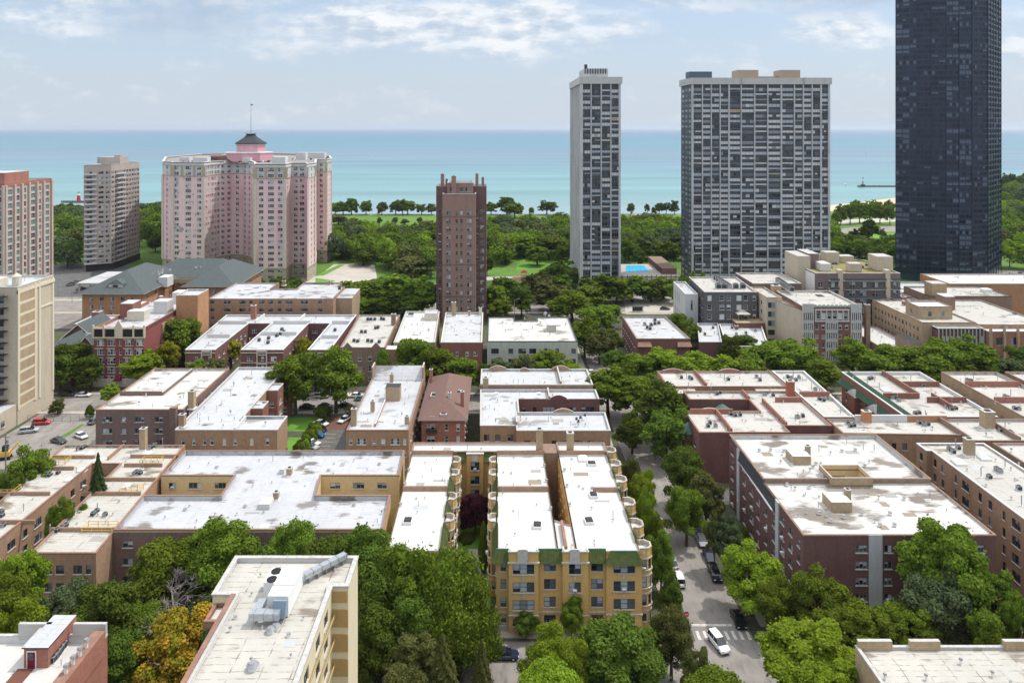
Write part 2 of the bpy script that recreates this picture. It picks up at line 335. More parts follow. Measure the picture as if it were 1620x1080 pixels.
# spec: dict(cols=[(s, w, npn)...] s in metres from A or n=.., w=.., h=.., np=.., rows=[z sill...], style)
def S(n=None, w=1.3, h=1.6, np_=1, z1=1.0, fh=3.0, fl=4, style='dark', mar=1.6, cols=None, rows=None, skip=(), rec=.15, alt=None):
    return dict(n=n, w=w, h=h, np=np_, z1=z1, fh=fh, fl=fl, style=style, mar=mar, cols=cols, rows=rows, skip=skip, rec=rec, alt=alt)
class Building:
    def __init__(s, name, label, cat, uv, base=0.0, group=None):
        us = [p[0] for p in uv]; vs = [p[1] for p in uv]
        c = G((min(us)+max(us))/2, (min(vs)+max(vs))/2, base)
        s.root = empty(name, c, 0, label, cat, group); s.wins = []; s.uv = uv; s.near = False
    def part(s, name, mb, mats): return wobj(name, mb, mats, s.root)
    def walls(s, uv, z0, z1, m, specs=None, default=None, name='wall', closed=True, skip_edges=(), glue=()):
        """walls with real window openings; specs = {edge index: spec or None}"""
        uv = ccw(uv) if closed else uv; mb = MB(); n = len(uv); pts = [G(*p) for p in uv]; specs = specs or {}
        for i in range(n if closed else n-1):
            if i in skip_edges: continue
            A, B = pts[i], pts[(i+1) % n]; d = (B-A); Ln = d.length
            if Ln < .05: continue
            d.normalize(); nout = Vector((d.y, -d.x, 0)); inn = -nout; mid = (A+B)/2
            vis = nout.dot(-Vector((mid.x, mid.y, 0)).normalized()) > .012
            sp = specs[i] if i in specs else (default if (vis and Ln > 3.2) else None)
            ops = []
            if sp:
                if sp['cols'] is not None: cols = sp['cols']
                else:
                    k = sp['n'] or max(1, int(Ln/4.2)); mar = min(sp['mar'], Ln*.25); cols = []
                    for j in range(k):
                        c = mar + (Ln-2*mar)*(j+.5)/k; w = sp['w']; q = sp['np']
                        if sp['alt'] and j % 2: w, q = sp['alt']
                        cols.append((c, min(w, (Ln-2*mar)/k-.25), q))
                rows = sp['rows'] if sp['rows'] is not None else [(z0+sp['z1']+sp['fh']*r, sp['h']) for r in range(sp['fl'])]
                for r, rw in enumerate(rows):
                    zz, hh = rw if isinstance(rw, tuple) else (rw, sp['h'])
                    if zz + hh > z1-.25: continue
                    for j, (c, w, q) in enumerate(cols):
                        if (r, j) in sp['skip'] or w < .4: continue
                        ops.append((c-w/2, c+w/2, zz, zz+hh)); s.wins.append((A+d*c+inn*sp['rec']+Vector((0, 0, zz)), math.atan2(d.y, d.x), sp['style'], w, hh, q))
            rec = sp['rec'] if sp else .15
            xs = sorted({0.0, Ln} | {round(o[0], 3) for o in ops} | {round(o[1], 3) for o in ops}); zs = sorted({z0, z1} | {round(o[2], 3) for o in ops} | {round(o[3], 3) for o in ops})
            hole = set()
            xi = {x: k for k, x in enumerate(xs)}; zi = {z: k for k, z in enumerate(zs)}
            for o in ops:
                for a in range(xi[round(o[0], 3)], xi[round(o[1], 3)]):
                    for b in range(zi[round(o[2], 3)], zi[round(o[3], 3)]): hole.add((a, b))
            base = len(mb.v); nz = len(zs)
            for x in xs:
                p = A+d*x
                for z in zs: mb.v.append((p.x, p.y, z))
            for a in range(len(xs)-1):
                for b in range(nz-1):
                    if (a, b) in hole: continue
                    mb.f.append((base+a*nz+b, base+(a+1)*nz+b, base+(a+1)*nz+b+1, base+a*nz+b+1)); mb.m.append(0)
            for o in ops:
                q = [A+d*o[0], A+d*o[1]]; r0 = [p+inn*rec for p in q]
                c4 = [(q[0], o[2]), (q[1], o[2]), (q[1], o[3]), (q[0], o[3])]; c5 = [(r0[0], o[2]), (r0[1], o[2]), (r0[1], o[3]), (r0[0], o[3])]
                for k in range(4):
                    j = (k+1) % 4
                    mb.quad([(c4[k][0].x, c4[k][0].y, c4[k][1]), (c4[j][0].x, c4[j][0].y, c4[j][1]), (c5[j][0].x, c5[j][0].y, c5[j][1]), (c5[k][0].x, c5[k][0].y, c5[k][1])], 0)
        return s.part(name, mb, m)
    def roof(s, uv, z, m, drop=.6, th=.32, coping=GREYC, inner=None, name='roof', cope=.1, over=.05):
        """roof deck below a parapet with its coping"""
        uv = ccw(uv); pts = [tuple(G(*p))[:2] for p in uv]; inn = offset(pts, th); n = len(pts)
        mb = MB(); poly_face(mb, inn, z-drop, 0); s.part(name, mb, m)
        if drop > .06:
            mb = MB()
            for i in range(n):
                j = (i+1) % n; a, b = inn[i], inn[j]
                mb.quad([(b[0], b[1], z-drop), (a[0], a[1], z-drop), (a[0], a[1], z), (b[0], b[1], z)])
            s.part('parapet', mb, inner or m)
        if coping:
            o2 = offset(pts, -over); i2 = offset(pts, th+over); mb = MB()
            for i in range(n):
                j = (i+1) % n
                mb.quad([(*o2[i], z+cope), (*o2[j], z+cope), (*i2[j], z+cope), (*i2[i], z+cope)])
                mb.quad([(*o2[i], z-.12), (*o2[j], z-.12), (*o2[j], z+cope), (*o2[i], z+cope)])
                mb.quad([(*i2[j], z-.02), (*i2[i], z-.02), (*i2[i], z+cope), (*i2[j], z+cope)])
                mb.quad([(*o2[j], z-.12), (*o2[i], z-.12), (*i2[i], z-.02), (*i2[j], z-.02)])
            s.part('coping', mb, coping)
        s.rz = z-drop; s.rpoly = uv
        if name != 'roof': return
        rg = random.Random(len(s.root.name)*31+int(abs(uv[0][0])*10)); us = [p[0] for p in uv]; vs = [p[1] for p in uv]
        ar = (max(us)-min(us))*(max(vs)-min(vs)); near_ = min(vs) < 235
        def spot(mg):
            for _ in range(40):
                a, b_ = rg.uniform(min(us)+mg, max(us)-mg), rg.uniform(min(vs)+mg, max(vs)-mg)
                if all(inside((a+i, b_+j), uv) for i in (-mg, mg) for j in (-mg, mg)): return a, b_
        for k in range(int(min(9, ar/90))):            # repair patches lying on the felt
            q = spot(2.2)
            if not q: continue
            mb = MB(); w_, d_ = rg.uniform(.8, 3.2), rg.uniform(.6, 2.0); c = G(q[0], q[1]); mb.box((c.x, c.y, s.rz), (w_, d_, .012+.004*k)); s.part('roof_patch', mb, PATCH[rg.randrange(4)])
        for k in range(int(min(14, ar/(38 if near_ else 90)))):
            q = spot(1.0)
            if q: small(rg.choice(('vent', 'stub', 'vent', 'pipe', 'stub')), s.root, G(q[0], q[1], s.rz)-s.root.location, rg.random(), rg.uniform(.45, .85))
    def box(s, name, u0, v0, u1, v1, z0, z1, m, mats=None, capm=None):
        """upright block in grid coordinates with its own cap"""
        mb = MB(); a, b, c, d = (G(*p) for p in rect(u0, v0, u1, v1))
        for p, q in ((a, b), (b, c), (c, d), (d, a)): mb.quad([(p.x, p.y, z0), (q.x, q.y, z0), (q.x, q.y, z1), (p.x, p.y, z1)], 0)
        mb.quad([(p.x, p.y, z1) for p in (a, b, c, d)], 1 if capm else 0)
        mb.quad([(p.x, p.y, z0) for p in (d, c, b, a)], 0)
        return s.part(name, mb, [m, capm] if capm else m)
    def chimney(s, x, y, w=1.3, d=1.3, h=3.5, m=None, rz=None, uv=None):
        z = s.rz if rz is None else rz; u, v = uv or P(x, y, z); m = m or BRK_TAN; k = MB(); c = G(u, v, z)
        k.box((c.x, c.y, z), (w, d, h), 0); o = s.part('chimney', k, m)
        k = MB(); k.box((c.x, c.y, z+h), (w+.16, d+.16, .16), 0); k.box((c.x, c.y, z+h+.16), (w*.5, d*.5, .12), 1)
        q = link('chimney_cap', k.mesh('chimney_cap', [GREYC, BLACK]), o); q.location = -o.location - s.root.location
        k2 = MB(); k2.box((c.x, c.y, z+.002), (w+.5, d+.5, .32), 0, top=(w+.02, d+.02)); s.part('flashing', k2, WHITEC)
    def at(s, x, y, rz=None):
        z = s.rz if rz is None else rz; u, v = P(x, y, z); return G(u, v, z) - s.root.location
    def units(s, pts, kind='ac', rz=None, k=1.0):
        for i, (x, y) in enumerate(pts):
            p = s.at(x, y, rz); small(kind, s.root, p, random.choice((0, .1, -.08, math.pi/2)), k)
    def flush_windows(s):
        if not s.wins: return
        cx = lambda w: w[3]*w[4]/max(20, w[0].xy.length)**2
        ws = sorted(s.wins, key=cx, reverse=True); rest = MB(); style = ws[0][2]
        for i, (p, a, st, w, h, q) in enumerate(ws):
            var = random.randrange(NV.get(st, 6)) if st != 'black' or random.random() < .3 else (int((p.x+p.y*.4)//7)*7+int(p.z/2.93)*13+int((p.x+p.y*.4)//7)*int(p.z/2.93)) % 16; mb, me = window_mesh(st, w, h, q, var)
            if i < 100:
                o = link('window', me, s.root, p - s.root.location, a)
                if p.y < 235 and w > .9 and st in ('dark', 'white', 'slider', 'teal') and random.random() < .13:
                    if 'wac' not in SM: k = MB(); k.box((0, -.28, 0), (.62, .5, .4), 0); k.box((0, -.54, .05), (.54, .02, .3), 1); SM['wac'] = k.mesh('window_air_conditioner', [WHITE, GREYM])
                    link('window_air_conditioner', SM['wac'], o, (0, 0, .07))
                if s.near:                          # frame and sill get meshes of their own
                    o.data, fm, sm = split_mesh((st, w, h, q, var), mb, st)
                    link('window_frame', fm, o)
                    if sm: link('window_sill', sm, o)
            else:
                ca, sa = math.cos(a), math.sin(a); n = len(rest.v); off = 20*list(STY).index(st)
                rest.v += [(p.x+x*ca-y*sa, p.y+x*sa+y*ca, p.z+z) for x, y, z in mb.v]
                rest.f += [tuple(n+k for k in f) for f in mb.f]; rest.m += [m+off for m in mb.m]
        if rest.v:
            used = sorted(set(rest.m)); mp = {m: i for i, m in enumerate(used)}; rest.m = [mp[m] for m in rest.m]
            sts = list(STY); mats = [win_mats(sts[m//20])[m % 20] for m in used]
            wobj('window_rows', rest, mats, s.root, 'stuff')
        s.wins = []
SPL = {}
def split_mesh(key, mb, st):
    if key in SPL: return SPL[key]
    out = []
    for name, sel in (('window', lambda m: m > 1), ('window_frame', lambda m: m == 0), ('window_sill', lambda m: m == 1)):
        k = MB(); idx = {}
        for f, m in zip(mb.f, mb.m):
            if not sel(m): continue
            nf = []
            for i in f:
                if i not in idx: idx[i] = len(k.v); k.v.append(mb.v[i])
                nf.append(idx[i])
            k.f.append(tuple(nf)); k.m.append(m)
        out.append(k.mesh(name, win_mats(st)) if k.f else None)
    SPL[key] = out; return out
# small rooftop fittings, one mesh of each kind
SM = {}
def small(kind, root, p, rz=0, k=1.0):
    if kind not in SM:
        m = MB(); mats = [GREYM, DARK, WHITE]
        if kind == 'ac':
            m.box((0, 0, 0), (.95, .95, .12), 2); m.box((0, 0, .12), (.85, .85, .8), 0); m.cyl((0, 0, .92), .36, .06, 12, 1); m.box((0, -.43, .2), (.7, .03, .6), 1); m.box((.43, 0, .2), (.03, .7, .6), 1)
        elif kind == 'vent': m.cyl((0, 0, 0), .16, .75, 8, 2); m.cyl((0, 0, .7), .3, .22, 8, 0, r2=.2)
        elif kind == 'pipe': m.cyl((0, 0, 0), .09, 1.9, 8, 0); m.cyl((0, 0, 1.85), .17, .2, 8, 0, r2=.05); m.cyl((0, 0, 0), .3, .12, 8, 2)
        elif kind == 'stub': m.box((0, 0, 0), (.4, .4, .4), 2); m.box((0, 0, .4), (.5, .5, .08), 0)
        elif kind == 'skylight': m.box((0, 0, 0), (1.6, 1.9, .5), 2); m.box((0, 0, .5), (1.4, 1.7, .22), 1, top=(.9, 1.2))
        elif kind == 'dome': m.box((0, 0, 0), (1.4, 1.8, .3), 2); m.box((0, 0, .3), (1.3, 1.7, .25), 2, top=(.8, 1.1))
        elif kind == 'hatch': m.box((0, 0, 0), (1.1, 1.0, .4), 2); m.box((0, 0, .4), (1.2, 1.1, .08), 2)
        elif kind == 'fan': m.cyl((0, 0, 0), .45, .4, 12, 2); m.cyl((0, 0, .4), .6, .3, 12, 0, r2=.35)
        SM[kind] = m.mesh({'ac': 'air_conditioner', 'vent': 'roof_vent', 'pipe': 'flue_pipe', 'stub': 'roof_vent', 'skylight': 'skylight', 'dome': 'skylight', 'hatch': 'roof_hatch', 'fan': 'roof_fan'}[kind], mats)
    o = link(SM[kind].name.split('.')[0], SM[kind], root, p, rz); o.scale = (k, k, k); return o
BRK_TAN = brick('brick_tan', (.40, .30, .19)); BRK_YEL = brick('brick_yellow', (.60, .39, .145), .2); BRK_BUF = brick('brick_buff', (.66, .51, .28), .2)
BRK_BRN = brick('brick_brown', (.25, .175, .13)); BRK_RED = brick('brick_red', (.26, .115, .085)); BRK_MAR = brick('brick_maroon', (.18, .085, .075)); BRK_ORG = brick('brick_orange', (.42, .22, .115))
BRK_MIX = brick('brick_mixed_brown', (.35, .225, .145)); BRK_PUR = brick('brick_dusky', (.205, .14, .125)); BRK_ROS = brick('brick_rose', (.34, .15, .11))
BRK_LT = brick('brick_light', (.50, .43, .33), .2)
GRNT = mat('green_tile', (.06, .085, .022), .75, [(1.2, (.11, .13, .035), .4, .7, (1, 1, 1)), (6, (.02, .045, .02), .5, .75, (1, 1, 1))], spec=.25)
# ================================================================== ground, lake, roads
def sheet(name, uv, z, m, kind='structure'):
    mb = MB(); poly_face(mb, [tuple(G(*p))[:2] for p in ccw(uv)], z); o = wobj(name, mb, m); o['kind'] = kind; return o
GRASS = mat('grass', (.085, .175, .022), .95, [(.05, (.11, .21, .03), .42, .62, (1, 1, 1)), (.5, (.055, .12, .02), .45, .75, (1, 1, 1)), (.02, (.12, .19, .04), .5, .7, (1, 1, 1))])
LAWN = mat('bright_lawn', (.12, .27, .03), .95, [(.3, (.085, .19, .03), .42, .72, (1, 1, 1)), (2, (.15, .29, .05), .5, .8, (1, 1, 1))])
SOIL = mat('ground_soil', (.085, .08, .055), .95, [(.12, (.05, .08, .03), .42, .6, (1, 1, 1)), (1.0, (.14, .12, .09), .5, .75, (1, 1, 1))])
ASPH = mat('asphalt', (.225, .205, .185), .9, [(.18, (.29, .27, .245), .4, .65, (1, 1, 1)), (.9, (.13, .12, .112), .5, .8, (1, .25, 1)), (5, (.22, .2, .19), .5, .85, (1, 1, 1))])
ASPD = mat('dark_asphalt', (.10, .098, .095), .9, [(.3, (.15, .145, .14), .45, .7, (1, 1, 1)), (3, (.075, .073, .07), .5, .8, (1, 1, 1))])
CONC = mat('concrete', (.42, .38, .32), .9, [(.4, (.32, .29, .24), .4, .7, (1, 1, 1)), (4, (.48, .44, .38), .5, .8, (1, 1, 1))])
PLAZA = mat('pale_concrete', (.46, .43, .37), .9, [(.1, (.38, .36, .31), .4, .7, (1, 1, 1))])
SAND = mat('beach_sand', (.52, .44, .32), .95, [(.05, (.44, .37, .28), .4, .7, (1, 1, 1))])
shore = [(-900, 322), (0, 324), (60, 325), (230, 327), (262, 331), (520, 338), (700, 338.5), (900, 338.5), (1075, 338), (1210, 333), (1313, 325), (1345, 321.5), (1418, 312), (1500, 306), (1585, 298), (1620, 284), (2300, 272)]
sh_uv = [P(x, y) for x, y in shore]
sheet('ground', [(-900, -250), (1400, -250)] + sh_uv[::-1], 0, SOIL)
sheet('park_grass', [(-620, 372), (640, 372)] + [(u, v-5) for u, v in sh_uv[::-1]], .02, GRASS)
sheet('beach', [P(x, y+.2) for x, y in [(1300, 326), (1345, 321.6), (1418, 312.2), (1500, 306.2), (1500, 316), (1418, 322), (1345, 331), (1300, 336)]], .05, SAND)
sheet('lakefront_path', [(u, v-9) for u, v in sh_uv[3:10]] + [(u, v-4) for u, v in sh_uv[3:10]][::-1], .05, CONC)
# lake: real patches of colour with distance from the shore, small waves
lm = bpy.data.materials.new('lake_water'); lm.use_nodes = True; t = lm.node_tree; b = t.nodes['Principled BSDF']
g = t.nodes.new('ShaderNodeNewGeometry'); s = t.nodes.new('ShaderNodeSeparateXYZ'); t.links.new(g.outputs['Position'], s.inputs[0])
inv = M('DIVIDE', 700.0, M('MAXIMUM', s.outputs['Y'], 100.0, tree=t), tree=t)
def lnoise(sx, sy, det, off=0.0):
    mp = t.nodes.new('ShaderNodeMapping'); t.links.new(g.outputs['Position'], mp.inputs[0]); mp.inputs['Scale'].default_value = (sx, sy, 1); mp.inputs['Location'].default_value = (off, off, 0)
    n = t.nodes.new('ShaderNodeTexNoise'); n.inputs['Scale'].default_value = 1.0; n.inputs['Detail'].default_value = det; t.links.new(mp.outputs[0], n.inputs['Vector']); return n.outputs['Fac']
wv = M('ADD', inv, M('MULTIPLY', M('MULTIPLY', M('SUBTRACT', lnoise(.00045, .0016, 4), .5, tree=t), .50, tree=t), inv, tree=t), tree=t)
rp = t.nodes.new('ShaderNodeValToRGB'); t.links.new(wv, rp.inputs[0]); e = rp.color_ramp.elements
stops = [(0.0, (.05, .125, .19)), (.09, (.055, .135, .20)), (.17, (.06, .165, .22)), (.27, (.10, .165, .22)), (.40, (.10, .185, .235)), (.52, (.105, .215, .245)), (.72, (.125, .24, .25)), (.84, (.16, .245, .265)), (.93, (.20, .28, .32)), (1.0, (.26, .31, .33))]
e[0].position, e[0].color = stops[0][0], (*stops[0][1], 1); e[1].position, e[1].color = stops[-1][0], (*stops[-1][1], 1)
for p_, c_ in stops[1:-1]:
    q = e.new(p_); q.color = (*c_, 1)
mx = t.nodes.new('ShaderNodeMix'); mx.data_type = 'RGBA'; mx.blend_type = 'MULTIPLY'; t.links.new(rp.outputs[0], mx.inputs[6])
st_ = M('ADD', M('MULTIPLY', lnoise(.0013, .011, 8, 30.0), .95, tree=t), .56, tree=t)
cc_ = t.nodes.new('ShaderNodeCombineXYZ'); [t.links.new(st_, cc_.inputs[i]) for i in range(3)]
mx.inputs[0].default_value = 1; t.links.new(cc_.outputs[0], mx.inputs[7]); br_ = t.nodes.new('ShaderNodeGamma'); br_.inputs[1].default_value = .90; t.links.new(mx.outputs[2], br_.inputs[0]); t.links.new(br_.outputs[0], b.inputs['Base Color'])
b.inputs['Roughness'].default_value = .45; b.inputs['Specular IOR Level'].default_value = .22
bp = t.nodes.new('ShaderNodeBump'); bp.inputs['Strength'].default_value = .5; bp.inputs['Distance'].default_value = .6
t.links.new(lnoise(.12, .3, 6, 5.0), bp.inputs['Height']); t.links.new(bp.outputs[0], b.inputs['Normal'])
sheet('lake_water', [(-60000, 300), (60000, 300), (60000, 70000), (-60000, 70000)], -.9, lm)
# streets (street frame: v = distance east, u = south)
KERB = CONC
def street_ns(v0, v1, u0, u1, walk=2.2, m=ASPH, sw=True):
    sheet('road', rect(u0, v0, u1, v1), .012, m)
    if sw:
        for a, b_ in ((v0-walk, v0), (v1, v1+walk)):
            mb = MB(); c = [G(*q) for q in rect(u0, a, u1, b_)]
            poly_face(mb, [(q.x, q.y) for q in c], .14)
            for i in range(4):
                j = (i+1) % 4; mb.quad([(c[i].x, c[i].y, 0), (c[j].x, c[j].y, 0), (c[j].x, c[j].y, .14), (c[i].x, c[i].y, .14)])
            wobj('pavement', mb, CONC)['kind'] = 'structure'
def pave(name, uv, z=.14, m=CONC):
    mb = MB(); uv = ccw(uv); c = [G(*q) for q in uv]; poly_face(mb, [(q.x, q.y) for q in c], z)
    for i in range(len(c)):
        j = (i+1) % len(c); mb.quad([(c[i].x, c[i].y, 0), (c[j].x, c[j].y, 0), (c[j].x, c[j].y, z), (c[i].x, c[i].y, z)])
    o = wobj(name, mb, m); o['kind'] = 'structure'; return o
RU0, RU1 = .389*85, .505*85            # cross street between these u
street_ns(108, 120.5, -260, 300, sw=False)
sheet('road', rect(RU0, 120.5, RU1, 219), .016, ASPH)
street_ns(219, 231, -320, 330, sw=False); sheet('road', rect(RU0, 231, RU1, 338), .016, ASPH)
street_ns(338, 357, -420, 430, sw=False)
for u0, u1 in ((-260, RU0-1), (RU1+1, 300)):
    pave('pavement', rect(u0, 121.2, u1, 122.8)); pave('pavement', rect(u0, 216.4, u1, 218.2)); pave('pavement', rect(u0, 232, u1, 233.8)); pave('pavement', rect(u0, 333.5, u1, 336.5))
pave('pavement', rect(RU0-3.4, 124, RU0-1.7, 216)); pave('pavement', rect(RU1+2.2, 124, RU1+3.9, 216))
pave('pavement', rect(RU0-3.4, 235, RU0-1.4, 333)); pave('pavement', rect(RU1+1.5, 235, RU1+3.4, 333))
pave('pavement', rect(-420, 358, 430, 361))
for v0, v1 in ((165.8, 171.0), (284.5, 287.5)):
    sheet('alley', rect(-200, v0, 33, v1), .02, ASPD); sheet('alley', rect(50, v0, 200, v1), .02, ASPD)
# markings on the cross street
def mark(uv, z=.03): return uv
mb = MB()
mc = mat('road_paint', (.62, .61, .57), .8, [(1.5, (.3, .29, .27), .45, .7, (1, 1, 1))])
poly_face(mb, [tuple(G(*q))[:2] for q in rect(RU0+.4, 124.2, RU1-2.6, 124.75)], .024); wobj('stop_line', mb, mc)['kind'] = 'structure'
mb = MB()
for k in range(8):
    u = RU0+.6+k*1.2; poly_face(mb, [tuple(G(*q))[:2] for q in rect(u, 120.9, u+.5, 123.0)], .024)
wobj('crosswalk', mb, mc)['kind'] = 'structure'
# parking court (left) and parking lot (middle)
sheet('parking_court', [P(-60, 742), P(150, 742), (-104, 184), (-104, 212), P(76, 648), P(-60, 730)], .03, ASPH)
sheet('street_asphalt', rect(-136, 212, -104, 232), .022, ASPH)
sheet('parking_lot', [(-49.2, 175.5), (-38, 175.5), (-38, 214), (-45, 214), (-49.2, 205)], .03, ASPD)
sheet('mulch_bed', rect(-49, 205, -40, 213), .05, mat('mulch', (.16, .085, .055), .95, [(2, (.10, .06, .04), .4, .7, (1, 1, 1))]))
sheet('lawn', rect(-57, 176, -52.0, 200), .05, LAWN); sheet('lawn', rect(-62, 204, -49, 214), .04, LAWN)
pl = MB()
for k in range(11):
    v = 177+k*2.55; poly_face(pl, [tuple(G(*q))[:2] for q in [(-49.0, v), (-44.3, v-.5), (-44.3, v-.38), (-49.0, v+.12)]], .04)
wobj('parking_lines', pl, mat('worn_line_paint', (.50, .42, .16), .8)).__setitem__('kind', 'structure')
pl = MB()
for k in range(8):
    v = 184+k*2.9; poly_face(pl, [tuple(G(*q))[:2] for q in [(-112, v), (-106, v+1.2), (-106, v+1.33), (-112, v+.13)]], .04)
wobj('parking_lines', pl, mat('worn_line_paint', (.50, .42, .16), .8)).__setitem__('kind', 'structure')
sheet('lawn', [(-120.2, 200), (-118.4, 200), (-118.2, 209), (-119.2, 209)], .05, GRASS)
# lakefront drives and patches
sheet('road', [P(x, y) for x, y in [(540, 381), (900, 378), (1130, 378), (1130, 373.5), (900, 373.5), (540, 375)]], .06, ASPH)
sheet('path', [P(x, y) for x, y in [(540, 367), (760, 365.5), (900, 366), (900, 363.8), (760, 363.3), (540, 364.3)]], .06, PLAZA)
sheet('road', [P(x, y) for x, y in [(1290, 374), (1350, 368), (1430, 366), (1600, 372), (1600, 364), (1430, 357.5), (1350, 360), (1290, 365)]], .06, ASPH)
sheet('road', [P(x, y) for x, y in [(1290, 359), (1350, 354), (1430, 350), (1600, 352), (1600, 346), (1430, 344.5), (1350, 347), (1290, 352)]], .06, PLAZA)
sheet('lawn', [P(x, y) for x, y in [(1290, 400), (1430, 402), (1430, 369), (1350, 371), (1290, 377)]], .05, LAWN)
sheet('lawn', [P(x, y) for x, y in [(815, 427), (885, 425), (882, 410), (825, 409)]], .05, LAWN)
sheet('lawn', [P(x, y) for x, y in [(800, 463), (850, 463), (845, 445), (802, 445)]], .05, LAWN)
sheet('playground', [P(x, y) for x, y in [(808, 446), (850, 445), (848, 436), (812, 436)]], .07, mat('wood_chips', (.24, .15, .10), .95))
sheet('path', [P(x, y) for x, y in [(768, 444), (812, 443), (812, 438), (768, 438)]], .06, PLAZA)
sheet('plaza', [P(x, y) for x, y in [(470, 460), (600, 455), (592, 418), (528, 418), (505, 436), (470, 440)]], .06, PLAZA)
sheet('lawn', [P(x, y) for x, y in [(499, 436), (512, 436), (546, 419), (536, 419)]], .08, LAWN)
sheet('lawn', [P(x, y) for x, y in [(499, 452), (519, 452), (530, 444), (499, 440)]], .08, LAWN)
sheet('forecourt', [P(x, y) for x, y in [(990, 497), (1100, 497), (1100, 462), (985, 462)]], .05, PLAZA)
sheet('car_park', [P(x, y) for x, y in [(1570, 452), (1760, 470), (1720, 425), (1565, 428)]], .05, ASPH)
sheet('car_park', [P(x, y) for x, y in [(60, 470), (250, 470), (200, 418), (60, 418)]], .05, ASPD)
sheet('street_asphalt', [P(x, y) for x, y in [(60, 520), (130, 520), (140, 470), (60, 470)]], .06, ASPH)
# yard behind the courtyard building
sheet('courtyard_lawn', rect(-8.5, 122.9, -1, 160), .03, LAWN)
sheet('courtyard_path', [(-6.2, 123), (-3.6, 123), (-3.2, 134), (-2, 140), (-3.8, 147), (-5.6, 147), (-7.6, 140), (-6.4, 134)], .05, PLAZA)
# ================================================================== buildings
BLD = []
CG = None
def flat(name, label, cat, uv, z, wm, rm, coping=GREYC, spec=None, specs=None, drop=.6, near=False, inner=None, th=.32, group=None):
    b = Building(name, label, cat, uv, 0, group); b.near = near
    b.walls(uv, 0, z, wm, specs, spec); b.roof(uv, z, rm, drop, th, coping, inner); BLD.append(b); return b
# ---- D3 the yellow courtyard building --------------------------------------------------------
yb = Building('courtyard_building', 'yellow brick courtyard building with green tiled mansards and bright white roofs', 'building', rect(-18.8, 123.4, 24.5, 165)); yb.near = True
Z = 13.2
yr = [7*.43, 6.1, 9.25]
rw = [(1.3, 1.3), (3.95, 1.75), (6.95, 1.75), (10.0, 1.75)]
def yspec(cols): return S(cols=cols, rows=rw, style='teal', rec=.18)
yb.walls([(-18.7, 123.4), (-9.3, 123.4), (-9.3, 160.3), (0, 160.3), (0, 123.4), (10.6, 123.4), (10.6, 161.5), (10.6, 165), (-18.7, 165)], 0, Z-.1, BRK_YEL,
  {0: yspec([(2.2, 1.6, 2), (6.6, 2.2, 3)]), 1: yspec([(k, 1.1, 1) for k in (4, 9.5, 15.5, 21, 27, 33)]), 2: yspec([(1.15, 1.3, 1), (4.65, 1.9, 2), (8.15, 1.3, 1)]),
   3: yspec([(k, 1.1, 1) for k in (3, 9, 15, 21, 27, 33)]), 4: None, 5: None, 8: None})
yb.walls([(13.6, 123.4), (24.5, 123.4), (24.5, 165), (13.6, 165)], 0, Z-.1, BRK_YEL, {0: None, 1: None, 3: S(n=9, w=1.1, h=1.6, rows=rw, style='dark')})
yb.walls([(10.6, 123.4), (13.6, 123.4), (13.6, 131.8), (10.6, 133.8)], 0, Z-.1, BRK_YEL, {0: None, 2: None, 1: None, 3: None})
